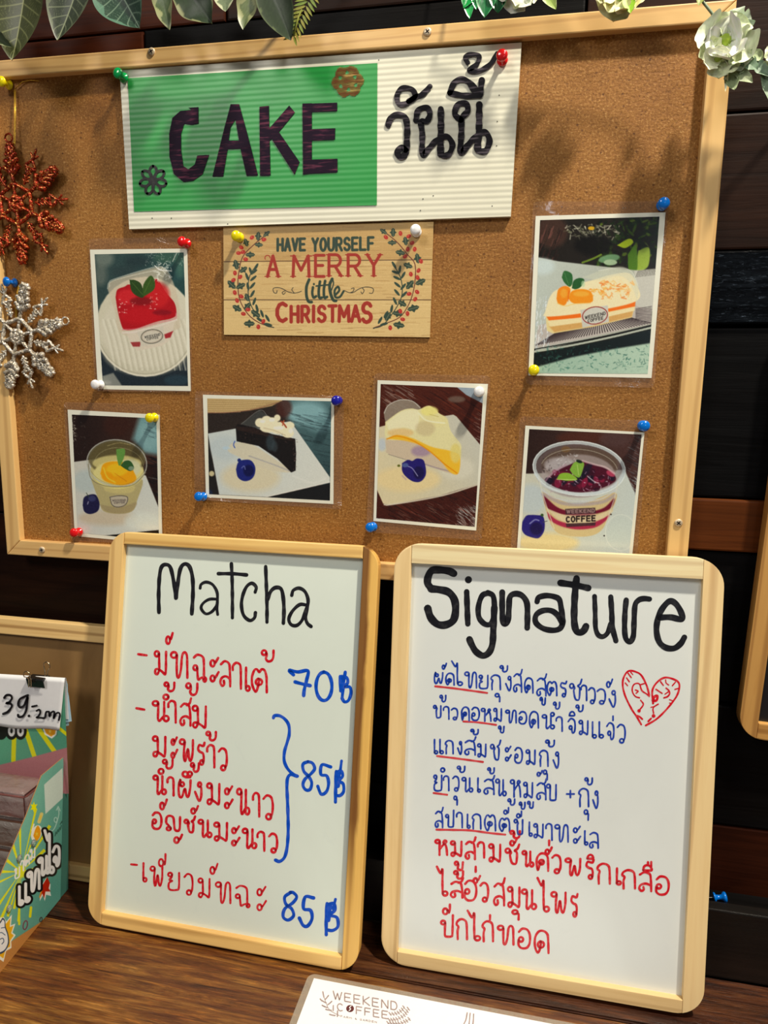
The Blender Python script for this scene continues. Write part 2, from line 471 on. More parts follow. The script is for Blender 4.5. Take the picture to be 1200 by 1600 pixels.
M_red = dark_wood('reddish_brown_wood', [(60, 24, 9), (44, 17, 7), (70, 30, 10)], 'X', (0.4, 0.6), 3.7, 0.5, 0.12)
M_strip = dark_wood('orange_brown_batten', [(92, 46, 14), (74, 36, 10)], 'X', (0.4, 0.6), 5.5, 0.3, 0.15)
M_deep = plain('shadowed_backing', (10, 7, 5), 0.8, 0.2)
M_beam = dark_wood('dark_skirting_wood', [(24, 18, 14), (15, 13, 11), (30, 20, 14)], 'X', (0.3, 0.5), 6.1, 0.6, 0.3)
M_floor = plain('floor_concrete', (120, 112, 100), 0.8, 0.3, var=0.2, sc_=6)

# ------------------------------------------------------------------ the wall of planks
back = mesh_obj('wall_back', [], [], None)
bmw = bmesh.new(); box_bm(bmw, -1.7, 0.016, -0.75, 1.7, 0.04, 1.75); bmw.to_mesh(back.data); bmw.free()
back.data.materials.append(M_deep); tag(back, kind='structure')
rows = [(-0.75, -0.55), (-0.548, -0.35), (-0.348, -0.15), (-0.148, 0.018), (0.020, 0.127), (0.129, 0.248), (0.250, 0.3925), (0.3940, 0.4405), (0.4420, 0.5888),
        (0.5915, 0.6518), (0.6526, 0.7590), (0.7606, 0.8622), (0.8640, 0.9400), (0.9420, 1.10), (1.102, 1.30), (1.302, 1.52), (1.522, 1.75)]
rw = random.Random(5)
cuts = {0.7606: [(-1.7, -0.3727, M_red), (-0.371, 0.03, M_black), (0.032, 1.7, M_brown)], 0.8640: [(-1.7, -0.29, M_red), (-0.288, 0.02, M_brown), (0.022, 1.7, M_brown)],
        0.250: [(-1.7, -0.36, M_brown), (-0.358, 1.7, M_black)], 0.129: [(-1.7, 0.0, M_black), (0.002, 1.7, M_black)],
        0.020: [(-1.7, 0.05, M_black), (0.052, 1.7, M_red)], 0.3940: [(-1.7, -0.45, M_brown), (-0.448, 0.06, M_strip), (0.062, 1.7, M_strip)],
        0.4420: [(-1.7, -0.5, M_brown), (-0.498, 1.7, M_black)], 0.5915: [(-1.7, -0.2, M_brown), (-0.198, 1.7, M_blackgloss)],
        0.6526: [(-1.7, 0.0, M_brown), (0.002, 1.7, M_brown)]}
for z0, z1 in rows:
    for a, b_, m in cuts.get(z0, [(-1.7, -0.1 + rw.uniform(-.5, .5), M_brown), (None, 1.7, M_black)]):
        if a is None: a = last + 0.002
        last = b_
        f = rw.uniform(-0.0008, 0.0008)
        y = 0.0 + f if m is not M_strip else -0.001
        if z0 == 0.4420 or z0 == 0.250: y = 0.004
        slab('plank', rect(a, z0, b_, z1), y, 0.016, m, back, 0.0018, 2)
floor = mesh_obj('floor', [(-2.2, -2.6, -0.75), (2.2, -2.6, -0.75), (2.2, 0.1, -0.75), (-2.2, 0.1, -0.75)], [(0, 1, 2, 3)], M_floor); tag(floor, kind='structure')
# the narrow board standing along the back of the table
trim = mesh_obj('trim_1', [], [], M_beam); b_ = slab_bm(rect(-1.3, TABLE_Z + 0.0004, 1.3, 0.0672), -0.040, -0.027, 0.0016); b_.to_mesh(trim.data); b_.free(); tag(trim, kind='structure')
trim2 = mesh_obj('trim_2', [], [], M_black); b_ = slab_bm(rect(-1.3, 0.035, 1.3, 0.0595), -0.0268, -0.0012, 0.0); b_.to_mesh(trim2.data); b_.free(); tag(trim2, kind='structure')

# ------------------------------------------------------------------ the table
def table_wood(name, seed, cols):
    m, nt, b = new_mat(name, 0.35, 0.5)
    v = texco(nt, (5.0, 60, 60), (seed, seed, 0))
    n1 = noise(nt, v, 1.0, 8, 0.68, 2.2)
    n2 = noise(nt, texco(nt, (4.5, 13, 13), (seed * 2, 1, 3)), 1.0, 4, 0.6, 1.2)
    n3 = noise(nt, texco(nt, (28, 460, 460), (0, seed, 2)), 1.0, 6, 0.75, 1.0)
    r = ramp(nt, n1, [(0.26, alb(cols[0])), (0.42, alb(cols[1])), (0.55, alb(cols[2])), (0.72, alb(cols[3]))])
    r2 = ramp(nt, n2, [(0.34, (0.42, 0.24, 0.18)), (0.46, (0.85, 0.72, 0.62)), (0.58, (1, 1, 0.95)), (0.7, (1.25, 1.3, 1.2))])
    c = mixc(nt, 0.9, r.outputs[0], r2.outputs[0], 'MULTIPLY')
    r3 = ramp(nt, n3, [(0.34, (0.22, 0.18, 0.16)), (0.48, (0.9, 0.88, 0.85)), (0.56, (1, 1, 1)), (0.66, (2.0, 1.9, 1.5))])
    c = mixc(nt, 0.85, c, r3.outputs[0], 'MULTIPLY')
    nt.links.new(c, b.inputs['Base Color'])
    rr = N(nt, 'ShaderNodeMapRange'); rr.inputs['To Min'].default_value = 0.22; rr.inputs['To Max'].default_value = 0.5
    nt.links.new(n3, rr.inputs['Value']); nt.links.new(rr.outputs[0], b.inputs['Roughness'])
    bump(nt, b, n3, 0.7, 0.0006)
    return m
T1 = table_wood('table_wood_amber', 1.0, [(40, 18, 6), (88, 48, 17), (116, 76, 30), (160, 116, 58)])
T2 = table_wood('table_wood_dark', 4.6, [(24, 11, 6), (52, 26, 12), (76, 42, 20), (100, 66, 38)])
table = empty('table', loc=(0, -0.4, TABLE_Z - 0.75), label='rustic wooden plank table with worn glossy varnish under the leaning boards', cat='table')
for (y0, y1, m) in ((-0.1060, -0.0402, T2), (-0.255, -0.1072, T1), (-0.405, -0.2563, T2), (-0.555, -0.4063, T1), (-0.70, -0.5563, T2)):
    bm = bmesh.new(); box_bm(bm, -1.25, y0 + 0.4, 0.75 - 0.035, 1.1, y1 + 0.4, 0.75)
    es = [e for e in bm.edges if all(v.co.z > 0.749 for v in e.verts)]
    bmesh.ops.bevel(bm, geom=es, offset=0.0014, segments=2, affect='EDGES')
    bm_obj('tabletop_plank', bm, m, table)
M_leg = dark_wood('table_leg_wood', [(60, 30, 12), (44, 22, 10)], 'Z', (0.4, 0.6), 2.0)
for x in (-1.15, 0.93):
    for y in (-0.25, 0.29):
        slab('leg', rect(x, 0.0023, x + 0.07, 0.715), y, y + 0.07, M_leg, table, 0.002)
slab('apron', rect(-1.08, 0.63, 0.93, 0.714), -0.24, -0.215, M_leg, table)

# ------------------------------------------------------------------ push pins and screws
def pin_mat(name, c):
    m, nt, b = new_mat(name, 0.18, 0.55); b.inputs['Base Color'].default_value = (*alb(c), 1); b.inputs['Coat Weight'].default_value = 0.5
    return m
PM = {k: pin_mat(k + '_pin_plastic', c) for k, c in dict(yellow=(238, 208, 10), blue=(0, 104, 196), red=(206, 14, 20), green=(0, 146, 72), white=(236, 234, 226), navy=(24, 24, 140)).items()}
M_steel = plain('steel', (190, 186, 180), 0.25, 0.5, 1.0, 0.03)
def push_pin(color, px, depth_front, label, tilt=(0, 0), s=1.0, group='push pins in the cork board'):
    """px: where the flange touches; depth_front: y of the surface it is pushed into"""
    x, z = Plane((0, depth_front, 0), (1, 0, 0), (0, 0, 1)).hit(*px)
    Mx = Matrix.Translation((x, depth_front, z)) @ Matrix.Rotation(math.radians(90 + tilt[1]), 4, 'X') @ Matrix.Rotation(math.radians(tilt[0]), 4, 'Y')
    root = empty('push_pin', Mx, label, 'push pin', group)
    mesh_obj('pin_grip', *lathe([(0.0, 0.0), (0.0042 * s, 0.0002), (0.0046 * s, 0.0010), (0.0042 * s, 0.0018), (0.0024 * s, 0.0026), (0.0021 * s, 0.0055), (0.0026 * s, 0.0076),
                                 (0.0044 * s, 0.0088), (0.0048 * s, 0.0100), (0.0044 * s, 0.0112), (0.0026 * s, 0.0119), (0.0, 0.0121)], 20), PM[color], root, True)
    mesh_obj('pin_needle', *lathe([(0.0005, 0.0004), (0.0005, -0.004), (0.0, -0.0065)], 8), M_steel, root)
    return root
def screw(px, y, label, r=0.0035):
    x, z = Plane((0, y, 0), (1, 0, 0), (0, 0, 1)).hit(*px)
    root = empty('screw', Matrix.Translation((x, y, z)) @ Matrix.Rotation(math.radians(90), 4, 'X'), label, 'screw', 'screws in the cork board frame')
    mesh_obj('screw_head', *lathe([(r * 0.55, -0.004), (r, -0.0004), (r, 0.0006), (r * 0.86, 0.0012), (r * 0.4, 0.0013), (0.0, 0.0013)], 20), M_screw, root, True)
    bm = bmesh.new(); L = r * 0.55; w = r * 0.13
    for a, b_ in ((L, w), (w, L)): box_bm(bm, -a, -b_, 0.0009, a, b_, 0.00145)
    bmesh.ops.rotate(bm, verts=bm.verts[:], cent=(0, 0, 0), matrix=Matrix.Rotation(rw.uniform(0.2, 1.2), 3, 'Z'))
    bm_obj('cross_slot', bm, M_slot, root)
M_screw = plain('zinc_screw', (200, 180, 150), 0.4, 0.5, 0.35, 0.1); M_slot = plain('screw_slot', (30, 22, 18), 0.7)

# ------------------------------------------------------------------ the cork board
FY = -0.020                                                    # front of its frame
def cork_mat():
    m, nt, b = new_mat('pressed_cork', 0.62, 0.35)
    v = texco(nt)
    n1 = noise(nt, v, 520, 5, 0.72); n2 = noise(nt, v, 9, 4, 0.55, 0.4); n3 = noise(nt, texco(nt, (160, 1, 420)), 1.0, 3, 0.6)
    r = ramp(nt, n1, [(0.28, alb((82, 50, 15))), (0.45, alb((134, 88, 34))), (0.56, alb((146, 99, 42))), (0.70, alb((188, 146, 88)))])
    r2 = ramp(nt, n2, [(0.3, (0.80, 0.74, 0.66)), (0.5, (1, 1, 1)), (0.7, (1.10, 1.14, 1.22))])
    c = mixc(nt, 1.0, r.outputs[0], r2.outputs[0], 'MULTIPLY')
    r3 = ramp(nt, n3, [(0.3, (0.9, 0.88, 0.84)), (0.6, (1.05, 1.05, 1.05))])
    c = mixc(nt, 0.8, c, r3.outputs[0], 'MULTIPLY')
    vo = N(nt, 'ShaderNodeTexVoronoi'); vo.inputs['Scale'].default_value = 105; nt.links.new(v, vo.inputs['Vector'])
    r4 = ramp(nt, vo.outputs['Distance'], [(0.0, (0.25, 0.18, 0.12)), (0.08, (0.4, 0.3, 0.2)), (0.13, (1, 1, 1))])
    c = mixc(nt, 0.8, c, r4.outputs[0], 'MULTIPLY')
    nt.links.new(c, b.inputs['Base Color'])
    ad = N(nt, 'ShaderNodeMath', operation='ADD'); nt.links.new(n1, ad.inputs[0]); nt.links.new(n3, ad.inputs[1])
    bump(nt, b, ad.outputs[0], 0.55, 0.0007)
    return m
M_cork = cork_mat()
P_h = pine('cork_frame_pine_horizontal', (214, 176, 116), (200, 156, 94), (150, 100, 50), 'X', 0.4, 1.0)
P_v = pine('cork_frame_pine_upright', (216, 178, 116), (202, 160, 98), (150, 100, 50), 'Z', 0.4, 2.0)
OX0, OX1, OZ0, OZ1 = -0.5462, 0.1428, 0.3515, 0.8352
IX0, IX1, IZ0, IZ1 = -0.5290, 0.1252, 0.3680, 0.8192
corkb = empty('cork_board', Matrix.Translation((0, FY, OZ0)), 'large pinewood framed cork board screwed to the dark plank wall', 'board')
z0 = OZ0
slab('cork_panel', rect(IX0 - 0.004, IZ0 - 0.004 - z0, IX1 + 0.004, IZ1 + 0.008 - z0), 0.0075, 0.0125, M_cork, corkb)
slab('backing', rect(OX0 + 0.004, 0.004, OX1 - 0.004, OZ1 - z0 - 0.004), 0.0127, 0.0185, M_deep, corkb)
g = 0.00015
for poly, m in (([(OX0 + g, OZ1 + .0036), (OX1 - g, OZ1 - .0012), (IX1 - g, IZ1 - .0003), (IX0 + g, IZ1 + .0046)], P_h), ([(OX0 + g, OZ0), (IX0 + g, IZ0), (IX1 - g, IZ0), (OX1 - g, OZ0)], P_h),
                ([(OX0, OZ0 + g), (OX0, OZ1 + .0036 - g), (IX0, IZ1 + .0046 - g), (IX0, IZ0 + g)], P_v), ([(OX1, OZ0 + g), (IX1, IZ0 + g), (IX1, IZ1 - .0003 - g), (OX1, OZ1 - .0012 - g)], P_v)):
    slab('frame_rail', [(x, z - z0) for x, z in poly], 0.0, 0.0126, m, corkb, 0.0011, 2)
CORK_Y = FY + 0.0075
screw((237, 81), FY, 'small cross-head screw in the top rail of the cork board, left of the green sign')
screw((668, 50), FY, 'small cross-head screw in the cork board top rail above the Thai lettering')
screw((1060, 817), FY, 'small cross-head screw low in the right rail of the cork board')
screw((66, 859), FY, 'small cross-head screw in the bottom rail of the cork board near its left corner')

# ------------------------------------------------------------------ leaning framed boards
def pose(x, y, z, yaw, lean, roll):
    e = np.array([math.cos(yaw), math.sin(yaw), 0]); n = np.array([-math.sin(yaw), math.cos(yaw), 0])
    up = n * math.sin(lean) + np.array([0, 0, math.cos(lean)])
    return Plane((x, y, z), e * math.cos(roll) + up * math.sin(roll), -e * math.sin(roll) + up * math.cos(roll))
M_white = None
def board_surface(name, c, rough=0.22):
    m, nt, b = new_mat(name, rough, 0.5)
    n = noise(nt, texco(nt), 7, 4, 0.6, 0.5); n2 = noise(nt, texco(nt, (30, 1, 30)), 1.0, 5, 0.7, 1.5)
    cc = np.array(alb(c))
    r = ramp(nt, n, [(0.3, tuple(cc * 0.965)), (0.7, tuple(np.clip(cc * 1.02, 0, .95)))])
    r2 = ramp(nt, n2, [(0.3, (1, 1, 1)), (0.62, (1, 1, 1)), (0.8, (0.95, 0.955, 0.965))])
    nt.links.new(mixc(nt, 1.0, r.outputs[0], r2.outputs[0], 'MULTIPLY'), b.inputs['Base Color'])
    bump(nt, b, n, 0.02, 0.001)
    return m
def framed_board(name, pl, w, H, inner, r, th, rec, mats, surf, label, cat, corners=(1, 1, 1, 1), surf_name='writing_surface'):
    """stiles run the full height with rounded outer corners, rails sit between them"""
    x0, z0, x1, z1 = inner
    root = empty(name, pl.matrix(), label, cat)
    def edge(x, cl, cr):                                            # how far the rounded outline lies inside the edge at x
        for on, d in ((cl, x), (cr, w - x)):
            if on and d < r: return r - math.sqrt(max(0.0, r * r - (r - d) ** 2))
        return 0.0
    def bar(xa, xb, top=None, bot=None):
        xs = sorted({xa, xb} | {x for x in [r * (1 - math.cos(math.radians(t))) for t in range(0, 91, 9)] if xa < x < xb}
                    | {w - x for x in [r * (1 - math.cos(math.radians(t))) for t in range(0, 91, 9)] if xa < w - x < xb})
        cbl, cbr, ctr, ctl = corners
        lo = [(x, edge(x, cbl, cbr) if bot is None else bot) for x in xs]
        hi = [(x, H - edge(x, ctl, ctr) if top is None else top) for x in reversed(xs)]
        return lo + hi
    for i, (nm, pts) in enumerate((('frame_stile', bar(0, x0)), ('frame_stile', bar(x1, w)), ('frame_rail', bar(x0 + 0.0002, x1 - 0.0002, None, z1)), ('frame_rail', bar(x0 + 0.0002, x1 - 0.0002, z0, None)))):
        slab(nm, [p for j, p in enumerate(pts) if j == 0 or math.dist(p, pts[j - 1]) > 1e-6], 0, th, mats[i], root, 0.0013)
    slab(surf_name, rect(x0 - 0.003, z0 - 0.003, x1 + 0.003, z1 + 0.003), rec, th - 0.001, surf, root)
    return root
TH = 0.012; REC = 0.0062
PLM = pose(-0.4111, -0.10838, 0.0, -0.01206, 0.19164, 0.00341); WM, HM = 0.28092, 0.39429
PLS = pose(-0.11276, -0.09208, 0.0, -0.00656, 0.13729, 0.00885); WS, HS = 0.28442, 0.39632
def inner_of(pl, tl, tr, bl, br):
    a = [pl.hit(*p) for p in (tl, tr, bl, br)]
    return ((a[0][0] + a[2][0]) / 2, (a[2][1] + a[3][1]) / 2, (a[1][0] + a[3][0]) / 2, (a[0][1] + a[1][1]) / 2)
INM = inner_of(PLM, (194, 850), (566, 873), (157, 1425), (535, 1497))
INS = inner_of(PLS, (640, 880), (1098, 905), (623, 1488), (1068, 1563))
mm = [pine('matcha_frame_left_pine', (216, 180, 116), (200, 160, 96), (140, 92, 44), 'Z', 0.4, 3.1, 0.5), None,
      pine('matcha_frame_top_pine', (222, 184, 112), (206, 162, 88), (150, 100, 44), 'X', 0.38, 4.1),
      pine('matcha_frame_bottom_pine', (222, 182, 112), (204, 160, 90), (150, 100, 44), 'X', 0.38, 5.3)]
def stained_pine():
    m = pine('matcha_frame_right_pine_stained', (216, 172, 92), (200, 152, 74), (140, 88, 40), 'Z', 0.36, 6.4)
    nt = m.node_tree; b = nt.nodes['Principled BSDF']; src = b.inputs['Base Color'].links[0].from_socket
    t = N(nt, 'ShaderNodeTexCoord'); sp = N(nt, 'ShaderNodeSeparateXYZ'); nt.links.new(t.outputs['Object'], sp.inputs[0])
    wn = noise(nt, texco(nt, (60, 1, 9)), 1.0, 4, 0.6, 0.6)
    a = N(nt, 'ShaderNodeMath', operation='MULTIPLY_ADD'); nt.links.new(wn, a.inputs[0]); a.inputs[1].default_value = 0.012; nt.links.new(sp.outputs['X'], a.inputs[2])
    st = ramp(nt, a.outputs[0], [(0.0, (0, 0, 0)), (1, (0, 0, 0))])
    mr = N(nt, 'ShaderNodeMapRange'); mr.inputs['From Min'].default_value = INM[2] + 0.0125; mr.inputs['From Max'].default_value = INM[2] + 0.0160
    mr.inputs['To Min'].default_value = 1.0; mr.inputs['To Max'].default_value = 0.0; nt.links.new(a.outputs[0], mr.inputs['Value'])
    mz = N(nt, 'ShaderNodeMapRange'); mz.inputs['From Min'].default_value = 0.05; mz.inputs['From Max'].default_value = 0.14; nt.links.new(sp.outputs['Z'], mz.inputs['Value'])
    k = N(nt, 'ShaderNodeMath', operation='MULTIPLY'); nt.links.new(mr.outputs[0], k.inputs[0]); nt.links.new(mz.outputs[0], k.inputs[1])
    nt.nodes.remove(st)
    k2 = N(nt, 'ShaderNodeMath', operation='MULTIPLY'); nt.links.new(k.outputs[0], k2.inputs[0]); k2.inputs[1].default_value = 0.85
    nt.links.new(mixc(nt, k2.outputs[0], src, alb((92, 48, 20))), b.inputs['Base Color'])
    return m
mm[1] = stained_pine()
ms = [pine('signature_frame_left_pine', (222, 194, 142), (208, 176, 122), (160, 120, 70), 'Z', 0.4, 7.7), pine('signature_frame_right_pine', (226, 196, 144), (214, 178, 124), (150, 104, 60), 'Z', 0.4, 8.9, 0.4),
      pine('signature_frame_top_pine', (230, 208, 164), (214, 188, 138), (170, 130, 84), 'X', 0.4, 9.3), pine('signature_frame_bottom_pine', (214, 184, 132), (198, 164, 108), (160, 120, 70), 'X', 0.4, 10.8)]
S_m = board_surface('whiteboard_enamel_matcha', (205, 214, 204)); S_s = board_surface('whiteboard_enamel_signature', (208, 213, 210))
boardM = framed_board('whiteboard', PLM, WM, HM, INM, 0.021, TH, REC, mm, S_m, 'wood framed whiteboard headed Matcha, with red and blue Thai drink list', 'whiteboard')
boardS = framed_board('whiteboard', PLS, WS, HS, INS, 0.024, TH, REC, ms, S_s, 'wood framed whiteboard headed Signature, with blue and red Thai dish list and a heart', 'whiteboard')

# the framed board hanging at the right edge of the view
mh = [pine('hanging_frame_pine_a', (190, 144, 80), (168, 118, 58), (120, 74, 34), 'Z', 0.4, 12.1, 0, 1.4), pine('hanging_frame_pine_b', (190, 144, 80), (168, 118, 58), (120, 74, 34), 'X', 0.4, 13.7, 0, 1.4)]
M_slate = board_surface('black_chalk_surface', (22, 23, 26), 0.35)
PLH = Plane((0.1992, -0.0165, 0.2262), (math.cos(math.radians(-1.5)), 0, math.sin(math.radians(-1.5))), (0, 0, 1))
framed_board('chalkboard', PLH, 0.28, 0.40, (0.0158, 0.0158, 0.2642, 0.3842), 0.022, 0.0125, 0.005, [mh[0], mh[0], mh[1], mh[1]], M_slate,
             'dark chalkboard in an orange pine frame hanging at the right edge of the view', 'chalkboard', surf_name='writing_surface')
# the framed brown board behind, left of the Matcha whiteboard
mbk = [pine('back_frame_pine_v', (214, 176, 112), (192, 146, 80), (130, 84, 40), 'Z', 0.4, 15.2, 0, 1.3), pine('back_frame_pine_h', (220, 186, 126), (196, 154, 92), (124, 80, 36), 'X', 0.4, 16.9, 0, 1.6)]
def hardboard():
    m, nt, b = new_mat('brown_board_face', 0.36, 0.5)
    n = noise(nt, texco(nt, (9, 1, 5)), 1.0, 5, 0.6, 0.8); n2 = noise(nt, texco(nt), 160, 3)
    r = ramp(nt, n, [(0.3, alb((112, 84, 50))), (0.7, alb((142, 110, 68)))])
    nt.links.new(r.outputs[0], b.inputs['Base Color']); bump(nt, b, n2, 0.15, 0.0004)
    return m
_l = math.atan2(0.032, 0.277)
PLB = Plane((-0.640, -0.0555, TABLE_Z + 0.0014), (1, 0, 0), (0, math.sin(_l), math.cos(_l)))
framed_board('pin_board', PLB, 0.330, 0.2830, (0.0180, 0.0175, 0.312, 0.2650), 0.006, 0.012, 0.0055, [mbk[0], mbk[0], mbk[1], mbk[1]], hardboard(),
             'pale pine framed brown board leaning behind the display box and the Matcha whiteboard', 'board', surf_name='board_face')

# ================================================================== lettering: strokes for Latin capitals and Thai letters
def arc(cx, cy, rx, ry, a0, a1, n=7):
    return [(cx + rx * math.cos(math.radians(a0 + (a1 - a0) * i / n)), cy + ry * math.sin(math.radians(a0 + (a1 - a0) * i / n))) for i in range(n + 1)]
CAPS = {  # unit box, y down; each letter a list of open strokes
 'A': [[(0, 1), (.5, 0), (1, 1)], [(.2, .66), (.8, .66)]], 'C': [arc(.55, .5, .5, .5, -50, -310)],
 'D': [[(0, 0), (0, 1)], [(0, 0), (.45, 0), *arc(.45, .5, .5, .5, -80, 80), (.45, 1), (0, 1)]],
 'E': [[(.95, 0), (0, 0), (0, 1), (.95, 1)], [(0, .48), (.8, .48)]], 'F': [[(.95, 0), (0, 0), (0, 1)], [(0, .48), (.8, .48)]],
 'G': [[*arc(.55, .5, .5, .5, -50, -350), (.62, .56)]], 'H': [[(0, 0), (0, 1)], [(1, 0), (1, 1)], [(0, .5), (1, .5)]],
 'I': [[(.5, 0), (.5, 1)]], 'K': [[(0, 0), (0, 1)], [(.95, 0), (.05, .55), (1, 1)]], 'L': [[(0, 0), (0, 1), (.95, 1)]],
 'M': [[(0, 1), (0.05, 0), (.5, .7), (.95, 0), (1, 1)]], 'N': [[(0, 1), (0, 0), (1, 1), (1, 0)]],
 'O': [arc(.5, .5, .5, .5, 0, 360, 14)], 'R': [[(0, 1), (0, 0), (.55, 0), *arc(.55, .27, .4, .27, -70, 70), (.55, .54), (.05, .54)], [(.5, .54), (1, 1)]],
 'S': [[*arc(.5, .25, .45, .25, -20, -250), *arc(.5, .75, .48, .25, -70, 160)]], 'T': [[(0, 0), (1, 0)], [(.5, 0), (.5, 1)]],
 'U': [[(0, 0), (0, .65), *arc(.5, .65, .5, .35, 170, 10), (1, .65), (1, 0)]], 'V': [[(0, 0), (.5, 1), (1, 0)]],
 'W': [[(0, 0), (.27, 1), (.5, .15), (.73, 1), (1, 0)]], 'Y': [[(0, 0), (.5, .5), (1, 0)], [(.5, .5), (.5, 1)]],
 '&': [[(.95, 1), (.2, .25), (.4, 0), (.6, .2), (.1, .7), (.35, 1), (.9, .6)]], ' ': [],
}
WID = {'I': 0.25, 'M': 1.2, 'W': 1.35, ' ': 0.5}
def caps(painter, text, p0, p1, h, w, put, gap=0.42, base=0.72, slant=(0, 1)):
    """text between two baseline-left/right points (top line), letters h high along slant direction"""
    tot = sum(WID.get(c, 1) * base for c in text) + gap * (len(text) - 1)
    p0 = np.array(p0, float); p1 = np.array(p1, float); d = (p1 - p0) / tot; s = np.array(slant, float) * h; x = 0.0
    for c in text:
        cw = WID.get(c, 1) * base
        for st in CAPS[c]: put([tuple(p0 + d * (x + px * cw) + s * py) for px, py in st], w)
        x += cw + gap

